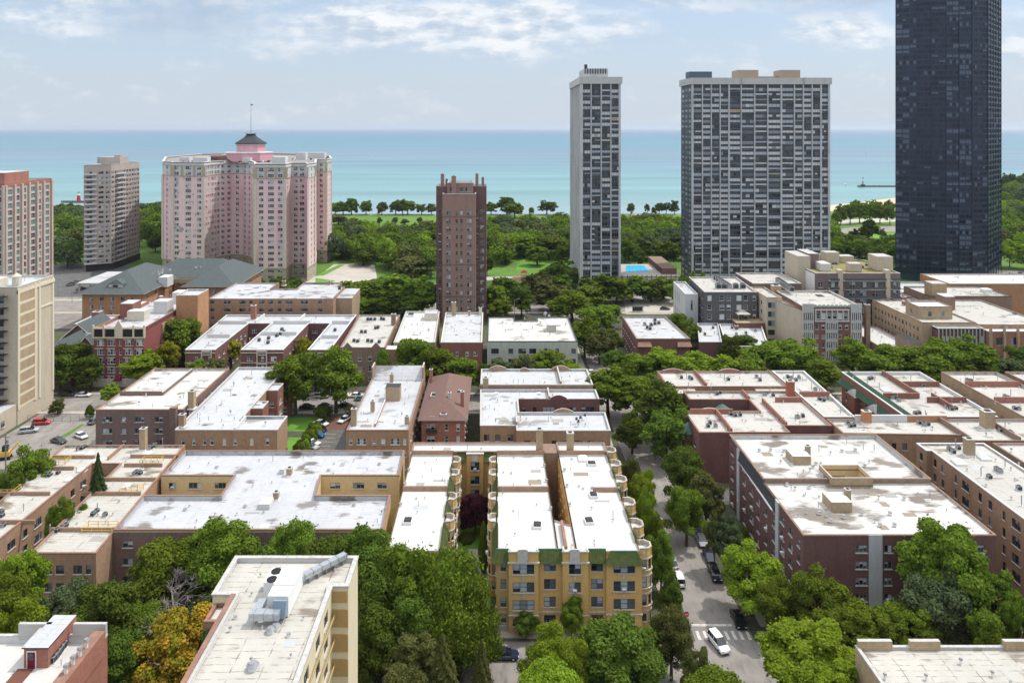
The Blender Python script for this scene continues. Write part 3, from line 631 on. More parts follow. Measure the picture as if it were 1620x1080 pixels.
# front facade in steps: (u0,u1,projection,columns)
fs = [(.02, 2.1, 0, [(1.2, .95, 1)]), (2.1, 7.1, .9, [(2.5, 3.6, 3)]), (7.1, 11.2, 0, [(2.0, 2.0, 2)]), (11.2, 15.5, .9, [(2.05, 2.0, 2)]), (15.5, 18.6, 0, [(1.6, 2.0, 2)]), (18.6, 24.6, .6, [(3.0, 3.6, 3)])]
for u0, u1, pr, cols in fs:
    v = 123.2-pr
    poly = [(u0, v), (u1, v), (u1, 123.38), (u0, 123.38)]
    yb.walls(poly, 0, Z+.55 if pr > .8 else Z-.2, BRK_YEL, {0: S(cols=cols, rows=rw, style='teal', rec=.18), 1: None, 2: None, 3: None}, name='bay_wall' if pr else 'wall', skip_edges=(2,))
    if pr > .8: # parapet with white stone panel and bands
        m = MB(); c = G((u0+u1)/2, v-.03)
        w = u1-u0
        m.box((c.x, c.y, Z-1.35), (w+.35, .34, .22)); m.box((c.x, c.y+.05, Z+.55), (w+.25, .4, .2))
        m.box((c.x-.15, c.y-.05, Z-1.13), (1.7, .22, 2.1)); m.box((c.x-.15, c.y-.05, Z+.97), (1.3, .25, .12))
        for sx in (-1, 1): m.box((c.x+sx*(w/2-.15), c.y+.6, Z+.55), (.3, 1.2, .35))
        yb.part('stone_panel', m, STONE)
        mb = MB(); mb.box((c.x, c.y+.75, Z-.9), (w-.1, .3, 1.4)); yb.part('parapet', mb, ROOF_W)
    else:       # green tiled skirt roof
        m = MB(); a, b_ = G(u0-(.0 if u0 > 1 else .9), v-.75), G(u1, v-.75); c, d = G(u1, v+.3), G(u0, v+.3)
        if u0 > 18: a = G(u0-.3, v-.75); b_ = G(u1+.3, v-.75); d = G(u0+.7, v+.3); c = G(u1-.9, v+.3)
        m.quad([(a.x, a.y, Z-1.5), (b_.x, b_.y, Z-1.5), (c.x, c.y, Z+.35), (d.x, d.y, Z+.35)])
        m.quad([(b_.x, b_.y, Z-1.5), (b_.x, v+.2, Z-1.5), (c.x, c.y, Z+.35)]); m.quad([(a.x, v+.2, Z-1.5), (a.x, a.y, Z-1.5), (d.x, d.y, Z+.35)])
        m.quad([(a.x, a.y, Z-1.5), (a.x, v+.1, Z-1.55), (b_.x, v+.1, Z-1.55), (b_.x, b_.y, Z-1.5)])
        n_ = int((u1-u0)/.42)
        for k in range(n_+1):   # tile ribs
            t_ = k/n_; p0 = a.lerp(b_, t_); p1 = d.lerp(c, t_)
            m.tube((p0.x, p0.y, Z-1.46), (p1.x, p1.y, Z+.4), .055, n=4)
        yb.part('tiled_mansard', m, GRNT)
        m = MB(); c = G((u0+u1)/2, v+.35); m.box((c.x, c.y, Z+.35), (u1-u0-(1.4 if u0 > 18 else 0), .16, .1)); yb.part('coping', m, mat('teal_gutter', (.10, .22, .24), .6))
    m = MB(); c = G((u0+u1)/2, v-.06); m.box((c.x, c.y, 3.0), (u1-u0+.2*(pr > 0), .2, .22))
    for zz in (6.05, 9.05):
        if u1-u0 > 4.2 or pr: m.box((c.x-.1, c.y, zz+.05), (.34, .14, .55), top=(.26, .14))
    yb.part('stone_band', m, STONE)
    m = MB(); m.box((c.x, c.y+.02, .0), (u1-u0+.04, .16, 2.99)); 
m = MB(); c = G(17.1, 123.1); m.box((c.x, c.y, .1), (1.9, .3, 2.5)); yb.part('entrance_door', m, mat('door_wood', (.07, .03, .025), .5))
# rounded bays along the courtyard and the street
def bay(u, v, side, w=2.9, dp=1.7, z1=Z+.4):
    pts = [(0, -w/2), (dp*.62, -w/2), (dp, -w/4), (dp, w/4), (dp*.62, w/2), (0, w/2)]
    uv = [(u+side*a, v+b_) for a, b_ in pts]; uv = uv[::-1] if side < 0 else uv
    sp = {}; q = ccw(uv); n = len(q); inner = None
    for i in range(n):
        a_, b_ = q[i], q[(i+1) % n]; ln = math.hypot(a_[0]-b_[0], a_[1]-b_[1])
        if ln >= w*.8: inner = i; sp[i] = None
        else: sp[i] = S(cols=[(ln/2, min(.95, ln-.35), 1)], rows=rw, style='teal', rec=.1)
    yb.walls(uv, 0, z1, BRK_YEL, sp, name='bay_wall', skip_edges=(inner,))
    o = [tuple(G(*p))[:2] for p in q]; dk = MB(); poly_face(dk, o, Z-.33); yb.part('bay_roof', dk, ROOF_W)
    m = MB(); i2 = offset(o, .24); oo = offset(o, -.06)
    for i in range(n):
        if i == inner: continue
        j = (i+1) % n
        m.quad([(*i2[j], Z-.33), (*i2[i], Z-.33), (*i2[i], z1+.1), (*i2[j], z1+.1)]); m.quad([(*oo[i], z1+.1), (*oo[j], z1+.1), (*i2[j], z1+.1), (*i2[i], z1+.1)]); m.quad([(*oo[i], z1-.1), (*oo[j], z1-.1), (*oo[j], z1+.1), (*oo[i], z1+.1)])
    yb.part('bay_coping', m, BAYST); m = MB()
    for zz in (3.0, 5.95, 8.95, Z-1.4):
        oo = offset(o, -.1)
        for i in range(n):
            if i == inner: continue
            j = (i+1) % n; a_, b_ = oo[i], oo[j]
            m.quad([(*a_, zz), (*b_, zz), (*b_, zz+.2), (*a_, zz+.2)]); m.quad([(*a_, zz+.2), (*b_, zz+.2), (*o[j], zz+.2), (*o[i], zz+.2)])
    c = G(u+side*dp*.3, v-w/2-.03); m.box((c.x, c.y, Z-.6), (.4, .12, .6))
    yb.part('stone_band', m, STONE)
bv_r = [161.6, 155.2, 148.2, 139.2, 131.6, 124.9]
for i, v in enumerate(bv_r): bay(24.45, v, 1, 3.1 if i < 5 else 2.6, 2.1)
bv_c = [156.8, 151.0, 141.2, 133.5]
for v in bv_c: bay(-9.35, v, 1, 2.9, 1.7)
for v in bv_c: bay(-.05+.05, v, -1, 2.9, 1.5)
def skirt(u, v0, v1, side):     # sloped green roof between bays
    m = MB(); a, b_ = G(u+side*.75, v0), G(u+side*.75, v1); c, d = G(u-side*.35, v1), G(u-side*.35, v0)
    q = [(a.x, a.y, Z-1.4), (b_.x, b_.y, Z-1.4), (c.x, c.y, Z+.3), (d.x, d.y, Z+.3)]
    m.quad(q if side > 0 else q[::-1])
    for k in range(int((v1-v0)/.5)+1):
        p0 = a.lerp(b_, k*.5/(v1-v0)); p1 = d.lerp(c, k*.5/(v1-v0)); m.tube((p0.x, p0.y, Z-1.38), (p1.x, p1.y, Z+.33), .05, n=4)
    e = [(a.x, a.y, Z-1.4), (d.x, d.y, Z+.3), (d.x, d.y, Z-1.4)]; m.quad(e if side < 0 else e[::-1])
    yb.part('tiled_mansard', m, GRNT)
for u, bs, sd_, w in ((24.5, bv_r, 1, 3.1), (-9.3, bv_c, 1, 2.9), (0, bv_c, -1, 2.9)):
    e = sorted(bs); lo = 123.6
    for i, v in enumerate(e):
        if v-w/2-lo > .6: skirt(u, lo, v-w/2-.05, sd_)
        lo = v+w/2+.05
for u0, u1, sg in ((-8.6, -6.6, 1), (-2.7, -.7, 1)):   # green skirts on the rear wall of the court
    m = MB(); a, b_, c, d = G(u0, 159.5), G(u1, 159.5), G(u1, 160.5), G(u0, 160.5); m.quad([(a.x, a.y, Z-1.4), (b_.x, b_.y, Z-1.4), (c.x, c.y, Z+.3), (d.x, d.y, Z+.3)]); yb.part('tiled_mansard', m, GRNT)
yb.box('bay_wall', -6.5, 159.7, -2.8, 160.28, 0, Z+.3, BRK_YEL)
m = MB(); c = G(-4.65, 159.66); m.box((c.x, c.y, Z-1.3), (1.3, .14, 1.7)); m.box((c.x, c.y+.1, Z+.3), (3.9, .7, .18)); yb.part('stone_panel', m, STONE)
for r_ in rw[1:]:
    yb.wins.append((G(-4.65, 159.62, r_[0]), 0.0, 'teal', 1.9, 1.75, 2))
def ydeck(uv, z): yb.roof(uv, z, ROOF_W, .35, .22, None)
ydeck(rect(-18.7, 123.5, -9.3, 160.2), Z); ydeck(rect(0, 123.4, 10.6, 160.2), Z); ydeck(rect(13.6, 123.4, 24.5, 160.2), Z)
ydeck([(10.4, 123.4), (13.8, 123.4), (13.8, 131.8), (10.4, 133.8)], Z-.002)
yb.roof(rect(-18.7, 160.3, 10.6, 165), Z+.5, ROOF_W, .5, .25, TERRA); yb.roof(rect(13.6, 160.3, 24.5, 165), Z+.5, ROOF_W, .5, .25, BROWNC)
for (u0, v0, u1, v1, h, mm) in ((-18.7, 160.05, -9.4, 160.4, 1.1, TERRA), (.1, 160.05, 10.6, 160.4, 1.1, BROWNC), (13.7, 160.05, 24, 160.4, 1.1, BROWNC), (-18.5, 144.6, -9.6, 145.0, .85, TERRA), (.3, 144.4, 10.4, 144.8, .9, TERRA), (19.2, 144.2, 24.2, 144.6, .8, TERRA),
                             (11.7, 124.0, 12.15, 132.3, .85, TERRA)):
    yb.box('firewall', u0, v0, u1, v1, Z-.4, Z+h-.28, BRK_MIX, capm=mm)
yb.box('lightwell_wall', 10.62, 160.2, 13.58, 164.9, 0, Z+.3, BRK_BRN)
yb.rz = Z-.35
yb.chimney(850, 706, 1.5, 1.3, 5.4, BRK_TAN, uv=(9.6, 161.3)); yb.chimney(904, 712, 1.5, 1.3, 4.6, BRK_TAN, uv=(16.4, 161.3))
yb.units([(850, 833), (932, 826), (936, 735), (939, 785), (645, 826)], 'skylight'); yb.units([(922, 727)], 'dome', k=1.4)
yb.units([(647, 745), (641, 768), (634, 800), (861, 738), (864, 762), (871, 806), (893, 745), (897, 770), (901, 800), (978, 775)], 'stub', k=1.2)
yb.units([(812, 768), (903, 744), (935, 775), (849, 800), (700, 760), (672, 790), (905, 865), (660, 812), (940, 858), (800, 715)], 'vent', k=.55)
BLD.append(yb)
# ---- D2 long silver roof with yellow courts ------------------------------------------------
def uvP(pts, z): return [P(x, y, z) for x, y in pts]
d2 = uvP([(180, 838), (607, 838), (618, 783), (500, 783), (508, 752), (632, 752), (640, 712.5), (293, 712.5), (255, 752), (370, 752), (349, 783), (227, 783)], 11)
b = Building('apartment_block', 'long buff and brown block with silvery H-shaped roof, left of the yellow courtyard building', 'building', d2)
c2 = ccw(d2)
b.walls(d2, 0, 11, BRK_BUF, {0: None, 1: None, 2: None, 3: None, 5: None, 9: None, 8: S(cols=[(2.4, 1.6, 2), (7.2, 2.7, 3), (12.6, 2.4, 3)], rows=[(2.2, 1.3), (5.0, 1.3), (8.2, 1.3)], style='slider'), 4: S(cols=[(3.0, 2.2, 2), (8, 2.4, 3), (13, 2, 2)], rows=[(2.2, 1.3), (5.0, 1.3), (8.2, 1.3)], style='slider')})
b.walls([(d2[0][0], d2[0][1]-.25), (d2[1][0], d2[1][1]-.25), (d2[1][0], d2[1][1]-.02), (d2[0][0], d2[0][1]-.02)], 0, 10.6, BRK_PUR, {0: S(cols=[(2.7, 1.9, 2), (8.6, 1.9, 2), (14, 2.6, 3), (20, 1.8, 2), (26, 1.8, 2), (31, 2.6, 3), (37, 1.8, 2), (43, 1.8, 2)], rows=[(1.4, 1.2), (4.7, 1.2), (7.9, 1.2)], style='slider'), 1: None, 2: None, 3: None})
b.roof(d2, 11, ROOF_B, .9, .35, BROWNC); 
b.chimney(458, 752, 1.1, 1.1, 1.6, BRK_TAN); b.chimney(437, 783, 1.0, 1.0, 1.5, BRK_TAN, uv=P(437, 786, 10.6))
for (x0, y0, x1, y1) in ((409, 806, 433, 795), (442, 750, 452, 745)):
    u0, v0 = P(x0, y0, 10.1); u1, v1 = P(x1, y1, 10.1); b.box('roof_hatch', u0, v0, u0+abs(u1-u0), v1, 10.1, 11.2, WHITEC)
b.units([(343, 740), (293, 807), (388, 802), (520, 745), (560, 800), (600, 735)], 'fan', k=.7)
b.units([(300, 740), (330, 735), (410, 730), (480, 725), (560, 730), (261, 820), (311, 826), (340, 815), (500, 805), (585, 790), (470, 820), (375, 815), (430, 765), (400, 770), (540, 818), (268, 800)], 'vent', k=.6)
BLD.append(b)
# ---- D1 two-pronged tan block at left -------------------------------------------------------
d1 = uvP([(48, 875), (152, 875), (293, 704), (102, 704), (-96, 875), (-27, 875), (146, 733.5), (190, 733.5)], 10.5)
b = Building('courtyard_building', 'tan brick U-shaped apartment building with seamed white roofs and yellow roof railings', 'building', d1)
b.walls(d1, 0, 10.5, BRK_MIX, {0: S(cols=[(3.0, 1.6, 2), (5.2, 1.4, 1), (8.3, 1.5, 2), (10.2, .9, 1)], rows=[(.9, 1.5), (3.8, 1.5), (6.9, 1.5)], style='dark'), 1: None, 5: S(n=8, w=1.4, np_=2, h=1.5, fl=3, fh=3.0, z1=1.0, style='dark', alt=(2.2, 3)), 7: None})
b.roof(d1, 10.5, ROOF_S, .5, .3, TERRA)
for i, (x0, x1, y) in enumerate([(80, 180, 837), (130, 222, 780), (160, 246, 757.5), (196, 256, 735), (206, 282, 721), (-20, 55, 843-18), (-5, 78, 780), (40, 116, 740), (82, 150, 722)]):
    u0, v0 = P(x0, y, 10.5); u1, _ = P(x1, y, 10.5); b.box('firewall', u0, v0, u1, v0+.35, 9.9, 10.75, BRK_MIX, capm=TERRA if i % 2 else BROWNC)
u0, v0 = P(190, 712, 10); b.box('firewall', u0-.3, v0-5, u0+.05, v0+2, 9.9, 10.72, BRK_MIX, capm=BROWNC)
b.chimney(196, 709, 1.3, 1.3, 5.0, BRK_TAN, rz=10, uv=(-82.3, 169.6))
b.units([(124, 712), (130, 711), (134, 709), (237, 711), (241, 709), (245, 706), (75, 751), (78, 754), (92, 750), (212, 752), (216, 749), (222, 751), (147, 816), (153, 811), (166, 817), (90, 842), (98, 838), (104, 834), (2, 812), (3, 818), (5, 834)], 'ac', k=.9)
b.units([(146, 707), (257, 706), (154, 812), (79, 846), (226, 742), (86, 739)], 'pipe')
b.units([(142, 719), (233, 718), (130, 745), (200, 770), (110, 760)], 'dome')
YR = []
for (x, y, w) in ((93, 731, 4.2), (240, 732, 4.2), (208, 778, 3.8), (158, 838, 5.6), (12, 778, 4)):
    p = b.at(x, y) ; m = MB(); d = 2.2
    for sx in (-w/2, -w/6, w/6, w/2):
        for sy in (-d/2, d/2): m.box((sx, sy, 0), (.09, .09, 1.1))
    for sy in (-d/2, d/2):
        for zz in (.5, 1.02): m.box((0, sy, zz), (w, .07, .07))
    for sx in (-w/2, w/2):
        for zz in (.5, 1.02): m.box((sx, 0, zz), (.07, d, .07))
    link('roof_railing', m.mesh('roof_railing', YELP), b.root, p)
BLD.append(b)
# ---- D4 big dark brick block at right -------------------------------------------------------
b = Building('apartment_block', 'large maroon brick block with stained white roof around a sunken light court', 'building', rect(52.8, 125, 86, 164.6)); b.near = True
D4B = brick('brick_dark_maroon', (.15, .078, .07), .3)
z = 15
d4r = [(8.5, 2.0, 2), (12.6, 1.6, 2), (15.5, 0.1, 1), (19, 1.8, 2), (24, 1.8, 2), (28.5, 1.8, 2)]
rows = [(.9, 1.25), (3.7, 1.25), (6.5, 1.25), (9.3, 1.25), (12.1, 1.25)]
fc = [(10.0, 2.0, 3), (14.6, 1.3, 2), (20, 1.8, 2), (26, 1.8, 2), (30.5, 1.3, 1)]
poly = rect(52.8, 125, 86, 164.6)
b.walls(poly, 0, z, D4B, {0: S(cols=fc, rows=rows, style='slider'), 3: S(cols=[(k, (1.5, 1.1, 1.5, 1.9)[i % 4], (2, 1, 2, 2)[i % 4]) for i, k in enumerate((2.2, 6.5, 10.0, 14.4, 18.2, 22.4, 26.5, 30.5, 34.3, 37.8))], rows=rows, style='slider')})
m = MB()
GST = mat('grey_stone', (.46, .47, .48), .85, [(1, (.38, .39, .4), .45, .75, (1, 1, .3))])
for u_, v_, w_, d_ in ((65.2, 124.93, 2.3, .16), (52.7, 136.3, .3, 1.5), (52.7, 158.2, .3, 1.5)):
    m = MB(); c = G(u_, v_); m.box((c.x, c.y, 0), (w_, d_, z+.2)); b.part('stone_pilaster', m, GST)
m = MB(); a = G(52.55, 137.1); c_ = G(52.55, 157.4)
m.quad([(a.x-.25, a.y, z-1.9), (a.x+.3, a.y, z+.25), (c_.x+.3, c_.y, z+.25), (c_.x-.25, c_.y, z-1.9)][::-1]); m.quad([(a.x+.3, a.y, z-1.9), (a.x-.25, a.y, z-1.9), (a.x+.3, a.y, z+.25)][::-1])
b.part('slate_mansard', m, mat('dark_slate', (.035, .037, .042), .8, [(3, (.06, .06, .065), .4, .7, (1, 1, 1))]))
m = MB(); c = (a+c_)/2; m.box((c.x-.3, c.y, z-2.05), (.3, 20.2, .16), rot=0); b.part('gutter', m, WHITE)
cw, ce, cs, cn = 66, 73.5, 142.6, 147.7
rear = [(52.8, 143.6), (cw, 143.6), (cw, cn), (ce, cn), (ce, 143.6), (86, 143.6), (86, 164.6), (52.8, 164.6)]
frontp = [(52.8, 125), (86, 125), (86, 143.58), (ce, 143.58), (ce, cs), (cw, cs), (cw, 143.58), (52.8, 143.58)]
b.roof(rear, z+.7, ROOF_D, .9, .3, BROWNC); b.roof(frontp, z+.05, ROOF_D, .32, .25, BROWNC)
b.box('firewall', 53.0, 143.4, cw-.1, 143.8, z-.4, z+.9, BRK_BRN, capm=BROWNC); b.box('firewall', ce+.1, 143.4, 85.9, 143.8, z-.4, z+.9, BRK_BRN, capm=BROWNC)
well = [(cw, cs), (cw, cn), (ce, cn), (ce, cs)]
wspec = S(cols=[(2.9, 2.6, 3)], rows=[(12.2, 1.4), (9.4, 1.4)], style='dark')
mw = MB(); 
for k, (p, q) in enumerate(zip(well, well[1:]+well[:1])):    # inner faces look into the well
    A_, B_ = G(*p), G(*q); mw.quad([(A_.x, A_.y, 0), (B_.x, B_.y, 0), (B_.x, B_.y, z+1.6), (A_.x, A_.y, z+1.6)])
b.part('light_court_wall', mw, BRK_BUF)
for (u0, v0, u1, v1) in ((cw-.3, cs-.3, ce+.3, cs-.02), (cw-.3, cn+.02, ce+.3, cn+.3), (cw-.3, cs-.02, cw-.02, cn+.02), (ce+.02, cs-.02, ce+.3, cn+.02)):
    b.box('light_court_curb', u0, v0, u1, v1, z-.5, z+1.62, BRK_TAN, capm=GREYC)
b.wins.append((G(69.3, cn-.05, 12.9), 0, 'dark', 3.0, 1.5, 3)); b.wins.append((G(69.3, cn-.05, 10.1), 0, 'dark', 3.0, 1.5, 3))
b.rz = z-.2
for (x, y) in ((1268, 733), (1331, 807)):
    u_, v_ = P(x, y, z); b.box('roof_stairhead', u_-1.9, v_-.2, u_+1.9, v_+3.6, z-.3, z+1.6, BRK_TAN, capm=WHITEC); b.chimney(0, 0, .9, .9, 2.6, BRK_TAN, rz=z-.2, uv=(u_+2.5, v_+2.8))
b.units([(1201, 714), (1219, 713), (1240, 715), (1267, 713), (1332, 715), (1353, 713), (1253, 737), (1286, 740), (1291, 735), (1368, 738), (1245, 768), (1280, 772), (1296, 813), (1335, 819), (1363, 814), (1392, 832), (1408, 814), (1415, 832), (1314, 825), (1430, 790)], 'stub', k=1.15)
b.units([(1183, 694), (1235, 733), (1314, 719), (1375, 733), (1258, 775), (1374, 785), (1390, 789), (1276, 812), (1308, 817), (1384, 826)], 'vent', k=.8)
BLD.append(b)
# ---- D5, D6 at the right edge -----------------------------------------------------------------
b = flat('apartment_block', 'long brown brick block with two skylights on its roof, right of the maroon block', 'building', [(96, 112), (110, 112), (110, 164), (94.8, 164), (94.8, 160.2), (96, 160.2)], 14, BRK_MIX, ROOF_F, WHITEC,
   S(n=2, w=1.2, h=1.7, fl=4, fh=3.2, z1=1.4), {5: S(cols=[(k, (1.0, 1.0, .8, 2.2)[i % 4], (1, 1, 1, 3)[i % 4]) for i, k in enumerate((1.2, 4, 8.4, 11.5, 16, 19, 22.8, 26, 29.4, 33, 36, 40, 43, 46))], rows=[(1.4, 1.7), (4.6, 1.7), (7.8, 1.7), (11, 1.7)]), 3: S(cols=[(1.9, 1.1, 1)], rows=[(1.4, 1.7), (4.6, 1.7), (7.8, 1.7), (11, 1.7)])}, drop=.4)
b.chimney(1533, 720, 1.9, 1.5, 3.6, BRK_TAN); b.units([(1502, 713), (1508, 717), (1516, 711), (1577, 745), (1582, 748), (1565, 757), (1612, 775)], 'ac'); b.units([(1512, 708), (1590, 740), (1552, 755), (1616, 800)], 'pipe')
b.units([(1517, 733), (1556, 725)], 'dome', k=1.5); b.units([(1530, 745), (1560, 770), (1600, 790), (1575, 730)], 'vent', k=.7)
b = flat('apartment_block', 'pale roofed brick block cut by the right edge, beyond a narrow lightwell', 'building', rect(112, 112, 132, 164), 14, BRK_BRN, ROOF_F, BROWNC, S(n=2, w=1.1, h=1.7, fl=4, fh=3.2, z1=1.4), {3: S(n=12, w=1.0, h=1.6, fl=4, fh=3.2, z1=1.4)}, drop=.4)
b.units([(1600, 715), (1612, 738)], 'vent')
# ---- C row: blocks between the alley and the middle street --------------------------------------
r3 = [(1.3, 1.5), (4.3, 1.5), (7.3, 1.5)]
r4 = [(1.0, 1.3), (4.0, 1.3), (6.95, 1.3), (9.9, 1.3)]
b = flat('apartment_block', 'dusky brown flat block with stained white roof and a low parapet step, left', 'building', rect(-102.5, 186, -80, 218), 13, BRK_PUR, ROOF_D, TERRA, None,
  {0: S(cols=[(3, 2.4, 3), (7.2, 1.2, 1), (11.2, 2.4, 3), (16.2, 1.9, 2), (19.8, 1.1, 1)], rows=r4, style='slider'), 1: S(n=6, w=1.3, rows=r4, style='slider')})
b.chimney(308, 640, 1.5, 1.5, 4.5, BRK_TAN, uv=(-78.9, 188.5)); b.box('stair_tower', -83, 184.6, -81.4, 186.0, 0, 14, BRK_PUR, capm=BROWNC)
u0, v0 = P(187, 622, 13); b.box('firewall', -102.2, v0, -91, v0+.35, 12.4, 13.5, BRK_PUR, capm=TERRA); b.box('firewall', -91, v0, -90.6, 217, 12.4, 13.3, BRK_PUR, capm=GREYC)
b.units([(297, 602), (270, 640)], 'dome', k=1.3); b.units([(231, 627), (311, 588), (326, 586), (250, 610), (285, 632), (220, 640)], 'vent')
b = flat('apartment_block', 'red brick block with a stepped bright roof and brick end wall with small arched windows', 'building', [(-77.8, 176), (-53, 176), (-53, 184.5), (-64, 184.5), (-64, 222), (-78.8, 222)], 12, BRK_MIX, ROOF_G, GREYC, None,
  {0: S(cols=[(2, .8, 1), (4.6, .8, 1), (7.2, .8, 1), (9, .8, 1), (12, .8, 1), (14.6, .8, 1), (18.6, .8, 1), (22.4, .8, 1)], rows=[(2.4, 1.6), (5.4, 1.6), (8.4, 1.6)], style='white'), 3: S(n=7, w=1.8, np_=2, rows=r3, style='white'), 1: None}, inner=ROOF_G)
for v0, v1 in ((189.5, 194.5), (202.5, 208), (215, 221.5)):
    uvb = rect(-64, v0, -60.9, v1); b.walls(uvb, 0, 12, BRK_RED, {0: S(cols=[(1.5, 1.2, 1)], rows=r3, style='white'), 1: S(cols=[((v1-v0)/2, 2.4, 3)], rows=r3, style='white'), 3: None, 2: None}, name='bay_wall')
    b.roof(rect(-64.3, v0, -60.9, v1), 12.01, ROOF_G, .35, .25, GREYC, name='bay_roof')
b.units([(316, 669), (330, 667), (343, 650), (351, 641), (398, 593), (402, 630), (365, 625)], 'pipe', k=.7); b.units([(326, 670), (372, 623), (410, 640)], 'hatch'); b.units([(370, 610), (390, 600), (365, 655), (380, 670), (420, 672)], 'vent')
b.box('parapet_wall', -63.6, 176.3, -63.2, 184, 11, 12.4, WHITEC); b.chimney(0, 0, 1.4, 1.3, 3.0, BRK_MIX, uv=(-77.2, 178.8))
b = flat('apartment_block', 'narrow brown brick block with a square brick stairhead and three chimneys on a bright roof', 'building', rect(-36.5, 177, -21.3, 218), 11.5, BRK_MIX, ROOF_G, BROWNC, S(n=8, w=1.2, rows=r3, style='white'),
  {0: S(cols=[(1.1, .8, 1), (3.7, 2.2, 3), (6.8, 1.0, 1), (9.0, 1.0, 1), (11.9, 2.2, 3), (14.2, .8, 1)], rows=[(1.9, 1.5), (5.0, 1.5), (8.0, 1.5)], style='white')})
b.box('stairhead', -32.6+2.5, 197.5, -26.2, 200.5, 10.9, 14.7, BRK_TAN, capm=DARK)
mm = MB(); a_, c_ = G(-36.2, 213.5), G(-21.6, 217.8); mm.quad([(a_.x, a_.y, 11.0), (c_.x, a_.y, 11.0), (c_.x, c_.y, 14.0), (a_.x, c_.y, 14.0)]); mm.quad([(a_.x, c_.y, 11), (c_.x, c_.y, 11), (c_.x, c_.y, 14), (a_.x, c_.y, 14)][::-1]); b.part('sloped_parapet', mm, ROOF_B)
for u_ in (-36.4, -21.6): b.box('end_wall', u_-.2, 213.3, u_+.2, 218.1, 11, 14.9, BRK_MIX, capm=GREYC)
b.chimney(0, 0, 1.3, 1.2, 5.5, BRK_TAN, uv=(-35.5, 181.5), rz=9.5); b.chimney(0, 0, 1.0, 1.0, 3, BRK_TAN, uv=(-32.2, 189.5)); b.chimney(0, 0, 1.0, 1.2, 2.6, BRK_TAN, uv=(-30.4, 211.6)); b.chimney(0, 0, 1.0, 1.0, 2.2, BRK_TAN, uv=(-22.3, 181.5))
b.box('low_wall', -30.2, 180.5, -29.9, 197, 10.9, 11.7, BRK_MIX, capm=WHITEC)
b.units([(604, 665)], 'dome', k=1.2); b.units([(615, 630)], 'ac'); b.units([(585, 612), (590, 640), (560, 672), (578, 674), (625, 668), (640, 640), (620, 606), (635, 655), (575, 655), (600, 620)], 'vent', k=.6)
# C4 hipped brown house
b = Building('apartment_house', 'three storey red brick house under a brown shingled hip roof with dark roof openings', 'building', rect(-19.2, 187, -8.2, 217)); BLD.append(b)
b.walls(rect(-19.2, 187, -8.2, 217), 0, 10.2, BRK_ROS, {0: S(cols=[(2.4, 2.0, 2), (6.4, .9, 1), (9.4, .9, 1)], rows=[(1.1, 1.7), (4.2, 1.7), (7.3, 1.7)], style='white'), 1: S(n=8, w=1.0, rows=[(1.1, 1.6), (4.2, 1.6), (7.3, 1.6)], style='white')})
SHNG = mat('brown_shingles', (.175, .105, .085), .9, [(3, (.12, .07, .06), .4, .7, (1, 1, 1)), (12, (.25, .17, .14), .5, .8, (1, .3, 1))])
def hip(b, u0, v0, u1, v1, ze, zr, m, name='hip_roof', over=.9, fh=True, bh=True, ax='v', thick=.25):
    mb = MB(); u0 -= over; v0 -= over; u1 += over; v1 += over
    e = [G(*p) for p in rect(u0, v0, u1, v1)]
    if ax == 'v':
        w = (u1-u0)/2; r0 = G((u0+u1)/2, v0+(w if fh else 0)); r1 = G((u0+u1)/2, v1-(w if bh else 0))
        q = [((e[0], e[1]), (r0,)), ((e[1], e[2]), (r1, r0)), ((e[2], e[3]), (r1,)), ((e[3], e[0]), (r0, r1))]
    else:
        w = (v1-v0)/2; r0 = G(u0+(w if fh else 0), (v0+v1)/2); r1 = G(u1-(w if bh else 0), (v0+v1)/2)
        q = [((e[0], e[1]), (r1, r0)), ((e[1], e[2]), (r1,)), ((e[2], e[3]), (r0, r1)), ((e[3], e[0]), (r0,))]
    for ed, rd in q: mb.quad([(p.x, p.y, ze) for p in ed]+[(p.x, p.y, zr) for p in rd])
    for i in range(4):
        j = (i+1) % 4; mb.quad([(e[i].x, e[i].y, ze-thick), (e[j].x, e[j].y, ze-thick), (e[j].x, e[j].y, ze), (e[i].x, e[i].y, ze)], 1)
    mb.quad([(p.x, p.y, ze-thick) for p in e[::-1]], 1)
    return b.part(name, mb, [m, GREYC])
hip(b, -19.2, 187, -8.2, 217, 10.4, 13.9, SHNG)
def gp(b, name, pts, mats, mis=None):
    m = MB(); [m.quad(p, 0 if mis is None else mis[i]) for i, p in enumerate(pts)]; return b.part(name, m, mats)
for (u_, v_, zz, w_, d_) in ((-16.8, 199, 12.2, 2.2, 2.8), (-10.6, 201, 12.2, 2.2, 2.8), (-13.6, 187.9, 11.4, 1.8, 1.6), (-16.4, 187.5, 10.9, 1.5, 1.0)):
    m = MB(); c = G(u_, v_); m.box((c.x, c.y, zz-1.3), (w_, d_, 1.35), 0); m.box((c.x, c.y-.1, zz-.2), (w_-.5, d_-.7, .27), 1); b.part('roof_opening', m, [GREYC, BLACK])
b.chimney(0, 0, .9, .9, 4.6, BRK_ROS, uv=(-9.0, 193), rz=10.5); b.chimney(0, 0, .9, .9, 4.2, BRK_ROS, uv=(-19.0, 212), rz=10.5); b.chimney(0, 0, .8, .8, 2.0, STONE, uv=(-12.4, 193.5), rz=12.6)
m = MB(); c = G(-16.6, 186.4); m.box((c.x, c.y, 7.1), (2.8, 1.1, .15)); m.box((c.x, c.y-.52, 7.25), (2.8, .06, .9)); m.box((c.x, c.y, 3.9), (2.8, 1.1, .15)); m.box((c.x, c.y-.52, 4.05), (2.8, .06, .9)); b.part('balcony', m, DARK)
